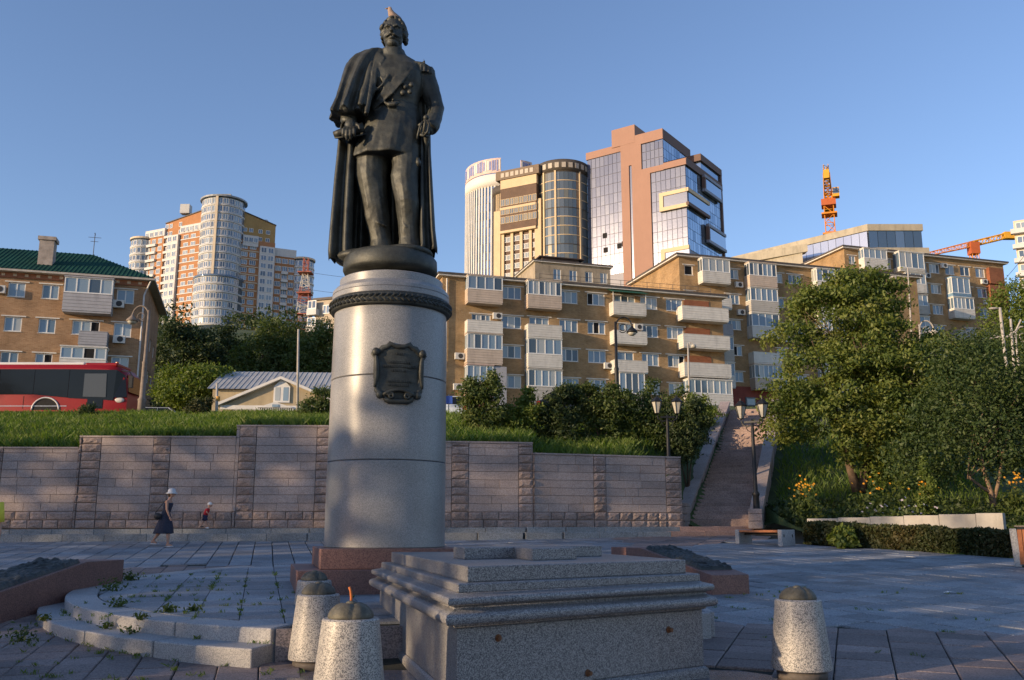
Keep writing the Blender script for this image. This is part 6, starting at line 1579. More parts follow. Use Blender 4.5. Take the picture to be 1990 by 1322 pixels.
for k in range(70):
    c = Vector((NP.uniform(-7.5,-2.6),NP.uniform(9.4,12.5)))
    if zone(c.x,c.y): line_tufts(c,c+Vector((math.cos(R(14.6)),math.sin(R(14.6))))*.5,3,.02,lambda x,y: y*SLOPE)
for k in range(70):
    c = Vector((NP.uniform(2.4,9),NP.uniform(10.5,18)))
    if zone(c.x,c.y) and NP.random() < (1.4-c.x/7): line_tufts(c,c+Vector((math.cos(R(-20)),math.sin(R(-20))))*.5,3,.02,lambda x,y: y*SLOPE)
for k in range(46):
    t = NP.random(); c = Vector((2.18,20.9)).lerp(Vector((3.5,16.75)),t)+Vector((-.05,-.1)); line_tufts(c,c,2,.05,lambda x,y: y*SLOPE)
for k in range(60):
    t = NP.random(); c = ha.lerp(hb2,t)-n_*NP.uniform(.0,.2); line_tufts(c,c,2,.07,lambda x,y: y*SLOPE)
o = obj('joint_weeds',blade_mesh('joint_weeds',P,.042,.0045,gr1,.5)); stuff(o); o['label'] = 'grass and weeds sprouting in the paving joints'; o['category'] = 'weeds'
def weed(label, c, z, n, r_, leaf=.04):
    n = int(n*1.7); r_ *= .85
    g = NP.normal(size=(n,3))*np.array([r_,r_,r_*.5])+np.array([0,0,r_*.6]); t = thing('weed',label,'weed',(c.x,c.y,z),0,'weeds on the platform')
    obj('leaves',leaf_mesh('leaves',g,leaf,lf_mid,.6),t); mb = MB()
    for k in range(4): a = k*1.6; mb.tube([(0,0,-.02),(r_*.5*math.cos(a),r_*.5*math.sin(a),r_*.8)],.004,5)
    mb.build('stem',MATS['leaf_mid'],t)
for (px,py,n,r_,lab) in ((232,1128,60,.14,'leafy weed at the end of the left wedge'),(255,1128,45,.09,'small leafy weed a step right of the left wedge'),(216,1148,60,.14,'spreading weed at the edge of the platform below the wedge'),(230,1180,40,.08,'low weed on the front rim of the platform'),(327,1190,46,.07,'dark withered weed on the rim of the platform'),(375,1188,26,.06,'tiny weed right of the withered one on the rim'),(274,1202,24,.05,'lone weed under the rim stones')):
    g_ = ground(px,py,.66125,.025); weed(lab,Vector((g_.x,g_.y)),g_.z,n,r_)
for (px,py,n,r_,lab) in ((206,1222,22,.07,'weed growing against the upper step'),(254,1232,22,.07,'pointed weed right of it against the upper step'),(40,1228,60,.12,'weeds at the left end of the lower step'),(85,1205,24,.05,'small weed on the lower tread')):
    g_ = ground(px,py,.4965,.025); weed(lab,Vector((g_.x,g_.y)),g_.z-(.1 if px == 40 else 0),n,r_)
# ---- unseen tree belt added for shade, gaps cut so sun strikes chosen spots
sh = Vector((TO_SUN.x,TO_SUN.y)).normalized(); ph = Vector((-sh.y,sh.x)); ph = ph if ph.y > 0 else -ph; tanE = math.tan(el)
DIST = 50.0
def lane(x, y): return Vector((x,y)).dot(ph)
def lift(x, y, z): return z-Vector((x,y)).dot(sh)*tanE
cC, cB1, cB2, cBR = lane(MC.x,MC.y), lane(-1.33,7.95), lane(-2.17,10.75), lane(2.98,10.0)
cW0, cW1 = lane(6.1,34.0), lane(-14,31)
keys = sorted([(-30,6.5),(cBR-1.6,5.4),(cBR-.75,lift(2.98,10,.5)),(cBR+.5,lift(2.98,10,.5)),(cB1-.15,3.0),(cB1+.8,3.0),(cB2-.8,5.4),(cC-2.0,5.6),(cC-1.15,lift(MC.x,MC.y,3.5)),(cC+1.1,lift(MC.x,MC.y,3.5)),(cC+2.0,5.8),(cC+6,6.4),(60,7.0),(95,7.5)]+[(lane(x_,wy(x_)),lift(x_,wy(x_),wtop(x_)+1.5)) for x_ in (6.1,3,.8,.6,-4,-9,-14.2,-14.6,-20)])
def shade_top(c): return float(np.interp(c,[p[0] for p in keys],[p[1] for p in keys]))
def gap(x, y, z0, z1, w_): c = lane(x,y); l0 = lift(x,y,0); return (c-w_,c+w_,l0+z0,l0+z1)
GAPS = [gap(-1.33,7.95,.4,1.5,.55),gap(-.5,8.2,1.0,1.75,.35),gap(-2.17,10.75,.45,1.05,.5),gap(11.3,27.0,1.3,2.4,.85),gap(7.0,26.3,1.2,1.6,.5),gap(-6.9,13.9,.5,.85,.5),gap(7.0,34.5,1.7,2.25,.6),gap(MC.x-.5,MC.y,1.9,2.3,.4),gap(10.6,22.3,1.0,1.35,.35),gap(-4.5,12.3,.9,1.05,.3)]
pts = []
while len(pts) < 36000:
    c = NP.uniform(-30,95); top = shade_top(c)+.9*nz(c*.9,0,9)+.4*nz(c*2.7,3,9); ze = NP.uniform(-6.0,top+3.2)
    dens = 1.0 if ze < top-.8 else max(.02,.75*math.exp(-(ze-top+.8)/1.1)*(1 if nz(c*2.2,ze*2.2,4) > -.05 else .1))
    if NP.random() > dens: continue
    if any(g[0] < c < g[1] and g[2] < ze < g[3] for g in GAPS): continue
    a = DIST+NP.uniform(-1.6,1.6); p = sh*a+ph*c; pts.append((p.x,p.y,ze+a*tanE))
o = obj('shade_belt',leaf_mesh('shade_belt',np.array(pts),.5,lf_mid,.1)); stuff(o); o['label'] = 'belt of trees added out of view on the left, shaped to shade the square'; o['category'] = 'trees'
# =================================================================== street furniture, vehicles, people
iron = mat('black_iron',(.018,.019,.021),.5,.25,8,.1,60,metal=.3); wood = mat('orange_wood',(.36,.13,.05),.65,.22,9,.15,50,rnd=.1,coord='obj'); cgran = granite('pale_bench_granite',(.40,.40,.39),(.22,.22,.225),80,.6,.45,coord='obj')
lamp_g = mat('lantern_glass',(.42,.40,.34),.3,.1,5); conp = mat('pole_concrete',(.38,.35,.31),.85,.2,3,.2,40); brp = mat('brown_pole',(.20,.16,.13),.7,.25,4)
# ---- bench
bn = thing('bench','wood-topped bench with pale granite ends beside the hedge','bench',(7.75,29.05,29.05*SLOPE),R(-50))
for (x0,x1) in ((-.85,-.70),(.70,.85)): bevel(MB().box(x0,x1,-.34,.34,-.05,.44).build('end_block',cgran,bn),.012,2)
for k in range(5): bevel(MB().box(-.69,.69,-.33+k*.134,-.33+k*.134+.118,.36,.43).build('slat',wood,bn),.006,1)
MB().box(-.7,.7,-.05,.05,.28,.355).build('bearer',iron,bn)
for y_ in (-.24,.2): MB().box(.851,.856,y_-.02,y_+.02,.22,.30).build('slot',iron,bn)
# ---- litter bin
lb = thing('litter_bin','granite litter bin with orange wooden slats at the right edge','litter bin',(11.98,21.9,21.9*SLOPE),R(-27))
for s in (-1,1):
    mb = MB(); x0 = s*.34; mb.add([(x0-.07+s*-.04,-.3,0),(x0+.07+s*-.04,-.3,0),(x0+.07+s*-.04,.3,0),(x0-.07+s*-.04,.3,0),(x0-.07,-.33,.86),(x0+.07,-.33,.86),(x0+.07,.33,.86),(x0-.07,.33,.86)],[(0,3,2,1),(4,5,6,7),(0,1,5,4),(1,2,6,5),(2,3,7,6),(3,0,4,7)]); bevel(mb.build('end_block',cgran,lb),.01,1)
for k in range(5): MB().box(-.26+k*.105,-.26+k*.105+.092,-.31,-.28,.06,.84).build('slat',wood,lb)
for k in range(5): MB().box(-.26+k*.105,-.26+k*.105+.092,.28,.31,.06,.84).build('slat',wood,lb)
MB().box(-.25,.25,-.27,.27,.05,.9).build('liner',iron,lb); MB().box(-.3,.3,-.3,.3,.9,.93).build('rim',brp,lb)
# ---- low pale wall of the flower bed
lw = thing('planter_wall','low pale stone wall in front of the flower bed on the right','wall',(9.75,31.0,0))
a_, b_ = Vector((9.75,31.0)), Vector((14.25,27.3)); dd = (b_-a_).normalized(); nn_ = Vector((dd.y,-dd.x)); Lw = (b_-a_).length
pw_ = mat('pale_wall_stone',(.37,.35,.315),.85,.14,2,.2,40,stain=.3)
s = 0; k = 0
while s < Lw-.01:
    e_ = min(Lw,s+1.02); mb = MB(); P0_ = dd*(s+.003); P1_ = dd*(e_-.003)
    mb.prism([tuple(P0_+nn_*.16),tuple(P1_+nn_*.16),tuple(P1_-nn_*.16),tuple(P0_-nn_*.16)],1.2,2.33+.025*k); bevel(mb.build('wall_stone',pw_,lw),.012,2); s = e_; k += 1
# ---- double lanterns
def lantern(root, x, z, sc):
    h = MB(); h.lathe([(.02*sc,-.06*sc),(.09*sc,-.02*sc),(.11*sc,0)],6,(x,0,z)); h.lathe([(.275*sc,.52*sc),(.29*sc,.55*sc),(.12*sc,.72*sc),(.04*sc,.76*sc),(.03*sc,.86*sc)],6,(x,0,z))
    for i in range(6):
        a = 2*math.pi*i/6; h.tube([(x+.11*sc*math.cos(a),.11*sc*math.sin(a),z),(x+.25*sc*math.cos(a),.25*sc*math.sin(a),z+.52*sc)],.014*sc,4)
    o = h.build('lantern',iron,root); g = MB(); g.lathe([(.10*sc,0),(.235*sc,.52*sc)],6,(x,0,z)); g.build('lantern_glass',lamp_g,o)
def double_lantern(label, loc, H_, rz, sc=1, spread=.42):
    t = thing('lantern_post',label,'street lamp',loc,rz,'black double lanterns')
    MB().lathe([(.20,-.1),(.20,.05),(.15,.12),(.13,.5),(.15,.56),(.12,.62),(.11,1.15),(.135,1.2),(.135,1.26),(.075,1.34),(.06,H_-1.2),(.045,H_-.85)],16).build('post',iron,t,True)
    mb = MB(); zc_ = H_-.95
    for s in (-1,1): mb.tube([(0,0,zc_-.1),(s*spread*.5,0,zc_-.16),(s*spread*.9,0,zc_-.05),(s*spread,0,zc_+.08)],.028,7); mb.tube([(0,0,zc_-.4),(s*.18,0,zc_-.3),(s*.25,0,zc_-.18)],.016,6)
    mb.box(-spread*.7,spread*.7,-.05,.05,zc_-.02,zc_+.05); mb.build('arm',iron,t)
    for s in (-1,1): lantern(t,s*spread,H_-.78,sc*.88)
p = at(1472,1020,34.6); double_lantern('black double lantern with cream glass at the foot of the hill stairs',(p.x,34.6,2.02),at(1462,772,34.6).z-2.02,R(-35),1.0,.42)
p = at(1299,880,36.2); z_ = hill(p.x,36.2)-.2; double_lantern('black double lantern half hidden by shrubs above the wall end',(p.x,36.2,z_),at(1297,765,36.2).z-z_,R(5),.95,.40)
# ---- curled street lamps
def curl_lamp(label, px, ptop, Y, side, m, r=.09, group='curled street lamps'):
    p = at(px,ptop,Y); z0 = hill(p.x,Y); H_ = p.z-z0; t = thing('street_lamp',label,'street lamp',(p.x,Y,z0-.1),0,group)
    MB().lathe([(r*2.0,0),(r*2.0,1.0),(r*2.3,1.1),(r*1.5,1.2),(r*1.3,H_*.5),(r*1.5,H_*.5+.1),(r,H_*.5+.2),(r*.7,H_)],14).build('post',m,t,True)
    mb = MB(); mb.tube([(side*.45*(1-math.cos(a)),0,H_-.35+.6*math.sin(a)) for a in np.linspace(0,math.pi*.95,14)],.045,7)
    mb.tube([(side*(.40+.22*math.cos(a)*(1-a/14)),0,H_-.35+.24*math.sin(a)*(1-a/14)) for a in np.linspace(-2.4,5.5,20)],.025,6); mb.build('scroll_arm',m,t)
    x_ = side*.9; hd2 = MB(); hd2.lathe([(.05,.18),(.09,.1),(.30,-.12),(.31,-.2)],16,(x_,0,H_-.42)); o = hd2.build('lamp_head',m,t,True); MB().ball((x_,0,H_-.64),(.24,.24,.16),12,7).build('lamp_bowl',lamp_g,o,True)
curl_lamp('dark curled street lamp in front of the ochre block',1196,622,50,1,iron)
curl_lamp('brown curled street lamp at the corner of the green-roofed house',290,600,50,-1,brp,.10)
curl_lamp('pale curled street lamp just above the big tree, before the upper block',1786,628,58,1,conp,.07)
curl_lamp('curled street lamp at the right edge beside the concrete pole',1972,640,52,1,conp,.07)
def pole(label, px, pt, pb, Y, r, m, lean=0, extra=None):
    p0, p1 = at(px,pb,Y), at(px+lean,pt,Y); z0 = min(p0.z,hill(p0.x,Y))-.2; t = thing('pole',label,'pole',(p0.x,Y,z0)); top = Vector((p1.x-p0.x,0,p1.z-z0))
    MB().tube([(0,0,0),top],[r,r*.75],10).build('shaft',m,t,True); return t, top
t,tp = pole('plain tall grey pole standing in front of the cottage',578,640,815,45,.07,conp,2)
t,tp = pole('slim pale pole with a small lamp by the stairs hedge',1340,668,800,47,.06,conp,-3)
mb = MB(); mb.tube([tp-Vector((0,0,.3)),tp+Vector((.12,0,.06)),tp+Vector((.26,0,-.02))],.03,6); mb.build('arm',conp,t); MB().lathe([(.02,.1),(.15,0),(.13,-.12)],12,tuple(tp+Vector((.28,0,-.1)))).build('lamp_head',lamp_g,t,True)
t,tp = pole('leaning concrete pole with crossed arms at the right edge',1957,598,720,50,.10,conp,-14)
mb = MB(); mb.tube([tp+Vector((-.5,0,-1.6)),tp+Vector((.1,0,-1.75)),tp+Vector((.75,0,-1.3)),tp+Vector((1.1,0,-.7))],.05,6); mb.tube([tp+Vector((-.75,0,-1.75)),tp+Vector((.8,0,-1.55))],.04,6); mb.build('cross_arm',conp,t); MB().ball(tp+Vector((-.35,0,-.05)),(.28,.12,.07),10,6).build('lamp_head',conp,t)
t,tp = pole('second straight concrete pole behind the leaning one',1968,620,720,54,.09,conp,-4)
t,tp = pole('thin pole with a round lamp rising from the big tree top',1766,520,640,70,.07,conp,-2); MB().ball(tp+Vector((-1.2,0,-.9)),(.45,.3,.22),10,6).build('lamp_head',conp,t); mb = MB(); mb.tube([tp-Vector((0,0,.9)),tp+Vector((-.7,0,-.7)),tp+Vector((-1.2,0,-.8))],.04,6); mb.build('arm',conp,t)
t,tp = pole('short post with a yellow ring at the left end of the cottage',422,745,800,56,.10,conp,0); MB().lathe([(.13,1.5),(.13,1.75)],12).build('ring',mat('yellow_ring',(.5,.26,.04),.6),t)

# ---- red coach on the upper road
bx0, bx1 = -34.0, at(243,760,50).x; Lb = bx1-bx0; zr_ = hill(-24,50)+.08
bus = thing('coach','red touring coach with dark windows and a white roof pod','bus',(bx0,50.2,zr_),0)
redp = mat('red_coach_paint',(.24,.006,.008),.4,.1,1,spec=.3); bgl = glass('coach_glass',[(.008,.009,.012),(.010,.012,.015)],.08,.22); whp = mat('white_coach_paint',(.62,.60,.58),.3,.05,1); tyre = mat('tyre',(.015,.015,.016),.9,.2,10); chrome = mat('wheel_metal',(.45,.45,.46),.3,.1,5,metal=.8)
Wb = 2.5; Hb = at(100,706,50).z-zr_
prof_b = lambda z: 0.0 if z < 2.0 else .18*((z-2.0)/(Hb-2.0))**2
secs = []
for (x_,zt_,inset) in ((0,Hb-.05,.05),(.2,Hb,0),(Lb-2.2,Hb,0),(Lb-1.2,Hb-.03,.0),(Lb-.55,Hb-.16,.05),(Lb-.22,Hb-.5,.10)):
    y0_, y1_ = inset, Wb-inset; secs.append([(x_,y0_,.35),(x_,y0_,1.55),(x_,y0_,2.2),(x_,y0_+.02,zt_-.25),(x_,y0_+.25,zt_),(x_,y1_-.25,zt_),(x_,y1_-.02,zt_-.25),(x_,y1_,2.2),(x_,y1_,1.55),(x_,y1_,.35)])
secs.append([(Lb-.02,.16,.35),(Lb+.02,.14,1.5),(Lb-.05,.18,2.2),(Lb-.18,.3,Hb-.75),(Lb-.2,.45,Hb-.6),(Lb-.2,Wb-.45,Hb-.6),(Lb-.18,Wb-.3,Hb-.75),(Lb-.05,Wb-.18,2.2),(Lb+.02,Wb-.14,1.5),(Lb-.02,Wb-.16,.35)])
mb = MB(); mb.loft([list(reversed(s_)) for s_ in secs]); bo = mb.build('body',redp,bus,True); bo.data.set_sharp_from_angle(angle=R(40))
for k in range(6):        # side windows, each a dark pane
    x0_ = Lb-3.2-k*1.9; mb = MB(); zb_ = 1.42+.0*k
    mb.add([(x0_-1.88,-.03,1.28),(x0_,-.03,1.28 if k else 1.1),(x0_,-.03,Hb-.3),(x0_-1.88,-.03,Hb-.3),(x0_-1.88,.05,1.28),(x0_,.05,1.28 if k else 1.1),(x0_,.05,Hb-.3),(x0_-1.88,.05,Hb-.3)],[(0,1,2,3),(3,2,6,7),(0,3,7,4),(1,5,6,2),(0,4,5,1)]); mb.build('side_window',bgl,bus)
mb = MB(); mb.add([(Lb-3.18,-.03,1.08),(Lb-.7,-.0,.95),(Lb-.62,.0,Hb-.34),(Lb-3.18,-.03,Hb-.3)],[(0,1,2,3)]); mb.build('cab_surround',bgl,bus)
mb = MB(); mb.add([(Lb-2.35,-.05,1.15),(Lb-1.1,-.035,1.12),(Lb-1.15,-.035,Hb-.55),(Lb-2.35,-.05,Hb-.55)],[(0,1,2,3)]); mb.build('cab_window',glass('coach_light_glass',[(.07,.075,.08),(.06,.065,.07)],.08,.35),bus)
mb = MB(); mb.add([(Lb-.05,.20,1.45),(Lb-.05,Wb-.2,1.45),(Lb-.24,Wb-.45,Hb-.55),(Lb-.24,.45,Hb-.55),(Lb+.03,.22,1.45),(Lb+.03,Wb-.22,1.45),(Lb-.18,Wb-.45,Hb-.55),(Lb-.18,.45,Hb-.55)],[(4,5,6,7),(0,4,7,3)]); mb.build('windscreen',bgl,bus)
mb = MB(); mb.add([(Lb-.70,-.03,1.1),(Lb+.02,.06,1.15),(Lb-.19,.12,Hb-.62),(Lb-.62,-.02,Hb-.34)],[(0,1,2,3)]); mb.build('corner_window',bgl,bus)
mb = MB(); mb.box(Lb-9.2,Lb-2.6,.35,Wb-.35,Hb-.02,Hb+.16); pod = bevel(mb.build('roof_pod',whp,bus),.06,2); mb = MB(); mb.box(Lb-2.55,Lb-.75,.3,Wb-.3,Hb-.1,Hb+.12); bevel(mb.build('roof_fairing',redp,bus),.08,2)
MB().ball((Lb-.85,.5,Hb+.14),(.1,.1,.06),8,5).build('marker_lamp',mat('orange_lens',(.6,.15,.02),.3),bus)
def wheel(root, x, y, z, r, w_=.28):
    mb = MB(); mb.lathe([(r*.6,-w_/2),(r*.95,-w_/2),(r,-w_*.3),(r,w_*.3),(r*.95,w_/2),(r*.6,w_/2)],28); o = mb.build('wheel',tyre,root,True,(x,y,z)); o.rotation_euler = (R(90),0,0)
    MB().lathe([(r*.1,w_/2+.01),(r*.3,w_/2-.02),(r*.58,w_/2+.005),(r*.6,w_/2-.03)],24).build('rim',chrome,o,True)
wheel(bus,Lb-4.35,.16,.5,.5); wheel(bus,Lb-4.35,Wb-.16,.5,.5); wheel(bus,Lb-10.3,.16,.5,.5)
mb = MB(); mb.tube([(Lb-4.35+.74*math.cos(a),-.02,.42+.68*math.sin(a)) for a in np.linspace(0,math.pi,22)],.045,6); mb.build('wheel_arch_trim',whp,bus,True)
mb = MB(); pts_ = [(Lb-4.35+.70*math.cos(a),-.008,.42+.64*math.sin(a)) for a in np.linspace(0,math.pi,22)]; mb.add(pts_,[tuple(range(22))]); mb.build('wheel_well',tyre,bus)
for x_ in (Lb-5.6,Lb-7.2,Lb-8.8): MB().box(x_,x_+.025,-.008,.0,.5,1.2).build('panel_seam',tyre,bus)
MB().box(Lb-9.0,Lb-3.2,-.012,.0,.62,.66).build('side_trim',chrome,bus)
MB().box(Lb-2.1,Lb-1.25,-.02,.03,.5,1.05).build('lower_window',bgl,bus)
mb = MB(); mb.ball((Lb-.42,.10,.98),(.30,.08,.16),12,7); mb.build('headlight',mat('headlight_glass',(.55,.52,.48),.12,.05,5),bus,True)
mb = MB(); mb.tube([(Lb-.5,.25,Hb-.35),(Lb+.1,-.05,Hb-.45),(Lb+.28,-.1,Hb-.7)],.035,6); mb.box(Lb+.16,Lb+.34,-.2,.0,Hb-1.35,Hb-.7); mb.build('mirror',iron,bus)

# ---- parked cars, only their upper parts show over the shrubs
def car(label, px, py_roof, Y, m, rz=0, tail=False):
    p = at(px,py_roof,Y); t = thing('parked_car',label,'car',(p.x,Y,p.z-1.48),rz,'cars parked along the upper road')
    secs = []
    for (x_,zb_,zt_,hw) in ((-2.15,.35,.75,.72),(-2.05,.28,.92,.80),(-1.2,.25,1.0,.86),(0,.25,1.0,.87),(1.0,.25,.98,.86),(1.8,.28,.82,.80),(2.1,.35,.6,.7)):
        secs.append([(x_,-hw,zb_),(x_,hw,zb_),(x_,hw*1.02,(zb_+zt_)*.55),(x_,hw*.93,zt_),(x_,-hw*.93,zt_),(x_,-hw*1.02,(zb_+zt_)*.55)])
    b = MB(); b.loft(secs); b.build('body',m,t,True).data.set_sharp_from_angle(angle=R(45))
    g = MB(); g.loft([[(-1.75,-.74,.98),(1.0,-.74,.96),(.35,-.60,1.44),(-1.2,-.60,1.44)],[(-1.75,.74,.98),(1.0,.74,.96),(.35,.60,1.44),(-1.2,.60,1.44)]]); g.build('windows',bgl,t)
    MB().box(-1.25,.4,-.61,.61,1.435,1.48).build('roof',m,t)
    for (xa,xb) in ((-1.75,-1.2),(1.0,.35),(-.35,-.35)):
        for s in (-1,1): mb = MB(); mb.tube([(xa,s*.75,.97),(xb,s*.61,1.45)],.035,5); mb.build('pillar',m,t)
    for x_ in (-1.3,1.3):
        for y_ in (-.78,.78): wheel(t,x_,y_,.3,.31,.2)
    for s in (-1,1): MB().box(-2.17,-2.02,s*.68-.12,s*.68+.12,.62,.86).build('tail_lamp',mat('red_lens',(.55,.03,.02),.25,.1,5),t); MB().box(1.95,2.09,s*.58-.14,s*.58+.14,.58,.72).build('headlamp',mat('headlight_glass',(.55,.52,.48)),t)
car('pale blue-white car behind the grass just right of the pedestal',884,776,52,mat('pale_car_paint',(.42,.48,.54),.25,.05,1),R(90))
car('black car with a red tail lamp behind the shrubs under the ochre block',1110,764,53,mat('black_car_paint',(.015,.016,.018),.2,.05,1),R(12))
car('small light car by the thicket left of the cottage',322,794,62,mat('silver_car_paint',(.35,.37,.39),.3,.05,1,metal=.3),R(5))
sgn = thing('road_sign','small blue road sign above the pale car','sign',tuple(at(872,785,49))); MB().tube([(0,0,-1.0),(0,0,.5)],.03,6).build('post',conp,sgn); MB().box(-.16,.2,-.05,-.03,.0,.42).build('panel',mat('blue_sign',(.03,.08,.35),.4,.05,3),sgn)

# ---- people
skin = mat('skin',(.42,.24,.17),.6,.08,8)
def remesh(o, v): r = o.modifiers.new('remesh','REMESH'); r.mode = 'VOXEL'; r.voxel_size = v; r.use_smooth_shade = True
def person(label, loc, rz, sc, J, parts):
    """J: joints in metres for a 1.66 m figure walking towards +x"""
    t = thing('person',label,'person',loc,rz); mb = MB(); V = lambda k: Vector(J[k])*sc
    for s in ('l','r'):
        mb.tube([V('hip'+s),V('hip'+s).lerp(V('knee'+s),.5),V('knee'+s),V('knee'+s).lerp(V('ank'+s),.35),V('ank'+s)],[.085*sc,.075*sc,.052*sc,.055*sc,.034*sc],10)
        a = V('ank'+s); mb.tube([a+Vector((-.05,0,-.035))*sc,a+Vector((.04,0,-.045))*sc,a+Vector((.13,0,-.06 if J['ank'+s][2] < .11 else -.10))*sc],[.036*sc,.038*sc,.026*sc],8)
        mb.tube([V('sh'+s),V('sh'+s).lerp(V('el'+s),.5),V('el'+s),V('el'+s).lerp(V('wr'+s),.5),V('wr'+s)],[.048*sc,.043*sc,.036*sc,.034*sc,.024*sc],9)
        w_ = V('wr'+s); d = (w_-V('el'+s)).normalized(); mb.ball(w_+d*.045*sc,(.028*sc,.024*sc,.045*sc),8,6)
        for k in range(4): p_ = w_+d*.07*sc+Vector((-.022+.015*k,0,0))*sc; mb.tube([p_,p_+d*.035*sc+Vector((.004,0,0))*sc,p_+d*.065*sc+Vector((.012,0,0))*sc],.0085*sc,5)
        p_ = w_+d*.03*sc+Vector((.024,0,0))*sc; mb.tube([p_,p_+d*.03*sc+Vector((.018,0,0))*sc,p_+d*.05*sc+Vector((.02,0,0))*sc],.009*sc,5)
    c0, c1, c2_ = V('pel'), V('chest'), V('neck')
    def ov(c,rx,ry,n=14): return [c+Vector((rx*math.cos(2*math.pi*i/n),ry*math.sin(2*math.pi*i/n),0))*sc for i in range(n)]
    mb.loft([ov(c0+Vector((0,0,-.08))*sc,.09,.13),ov(c0,.115,.165),ov(c0.lerp(c1,.4),.095,.135),ov(c1,.12,.165),ov(c1+Vector((.005,0,.09))*sc,.095,.175),ov(c2_+Vector((-.01,0,-.06))*sc,.06,.09),ov(c2_,.048,.05)])
    h = V('head'); mb.tube([c2_+Vector((0,0,-.02))*sc,h+Vector((-.01,0,-.08))*sc],[.048*sc,.046*sc],10)
    hs = J.get('hs',1); mb.ball(h,(.088*sc*hs,.074*sc*hs,.108*sc*hs),14,10); mb.ball(h+Vector((.055,0,-.05))*sc*hs,(.04*sc*hs,.045*sc*hs,.05*sc*hs),10,7); mb.tube([h+Vector((.085,0,.005))*sc*hs,h+Vector((.108,0,-.03))*sc*hs],[.009*sc,.014*sc],6)
    for s in (-1,1): mb.ball(h+Vector((-.005,.074*s,-.01))*sc*hs,(.018*sc,.009*sc,.028*sc),6,5)
    b = mb.build('body',skin,t,True); remesh(b,.0085*sc if sc > .7 else .006)
    for s in (-1,1): MB().ball(h+Vector((.08,.03*s,.0))*sc*hs,(.008*sc,.010*sc,.008*sc),6,5).build('eye',iron,t)
    parts(t,V,sc,ov); return t
J_w = dict(hipl=(-.01,.09,.86),hipr=(.02,-.09,.86),kneel=(-.13,.08,.49),kneer=(.13,-.08,.48),ankl=(-.36,.08,.17),ankr=(.15,-.08,.085),pel=(.0,0,.90),chest=(.05,0,1.22),neck=(.09,0,1.42),head=(.13,0,1.55),shl=(.06,.18,1.34),shr=(.07,-.18,1.34),ell=(-.02,.23,1.08),elr=(.10,-.23,1.08),wrl=(.06,.22,.86),wrr=(.18,-.20,.87))
navy = mat('navy_spotted_cloth',(.028,.032,.055),.85,.5,45,coord='obj'); hatm = mat('pale_hat',(.52,.53,.55),.8,.15,20); bagm = mat('black_bag',(.02,.02,.022),.5,.2,10)
def w_parts(t,V,sc,ov):
    c = V('chest'); p = V('pel'); n = 26; rings = []
    for k,(cc,rx,ry) in enumerate(((c+Vector((0,0,.05)),.128,.172),(c,.135,.182),(c.lerp(p,.5),.112,.15),(p+Vector((0,0,.08)),.118,.158),(p+Vector((0,0,-.08)),.17,.20),(p+Vector((-.02,0,-.30)),.235,.23),(p+Vector((-.04,0,-.50)),.29,.25),(p+Vector((-.04,0,-.52)),.288,.25))):
        f = max(0,(k-3)/4)*.06; rings.append([cc+Vector((rx*(1+f*math.sin(9*2*math.pi*i/n))*math.cos(2*math.pi*i/n),ry*(1+f*math.sin(9*2*math.pi*i/n))*math.sin(2*math.pi*i/n),.015*math.sin(5*2*math.pi*i/n)*(k > 4))) for i in range(n)])
    MB().loft(rings).build('dress',navy,t,True)
    h = V('head'); MB().lathe([(.165,-.02),(.17,.0),(.115,.03),(.112,.09),(.085,.13),(.03,.145)],24,(h.x,h.y,h.z+.01)).build('hat',hatm,t,True)
    MB().ball(h+Vector((-.05,0,-.03)),(.065,.08,.085),10,7).build('hair',mat('brown_hair',(.06,.035,.02),.7,.3,30),t,True)
    q = p+Vector((-.16,-.23,-.02)); mb = MB(); mb.ball(q,(.12,.06,.10),12,8); mb.tube([q+Vector((-.08,0,.08)),q+Vector((.08,.02,.32)),V('shr')+Vector((0,-.02,.04))],.012,6); mb.build('handbag',bagm,t,True)
    for s in ('l','r'): a = V('ank'+s); MB().ball(a+Vector((.05,0,-.085 if s == 'r' else -.10)),(.14,.05,.02),10,6).build('sandal',hatm,t,True)
g0 = ground(318,1062)
person('woman in a grey hat and dark spotted dress walking right',(g0.x,g0.y,g0.z),0,1.0,J_w,w_parts)
J_c = dict(J_w); J_c.update(hipl=(-.01,.09,.72),hipr=(.02,-.09,.72),kneel=(-.12,.08,.42),kneer=(.12,-.08,.42),ankl=(-.25,.08,.16),ankr=(.16,-.08,.085),pel=(0,0,.78),chest=(.10,0,1.08),neck=(.19,0,1.27),head=(.26,0,1.44),shl=(.15,.17,1.2),shr=(.15,-.17,1.2),ell=(.10,.22,1.0),elr=(.16,-.22,.99),wrl=(.22,.20,.86),wrr=(.28,-.18,.86),hs=1.45)
redc = mat('red_shirt',(.42,.02,.03),.85,.15,20); nvy = mat('navy_shorts',(.02,.024,.06),.85,.2,20); wcap = mat('white_cap',(.66,.67,.68),.8,.06,20)
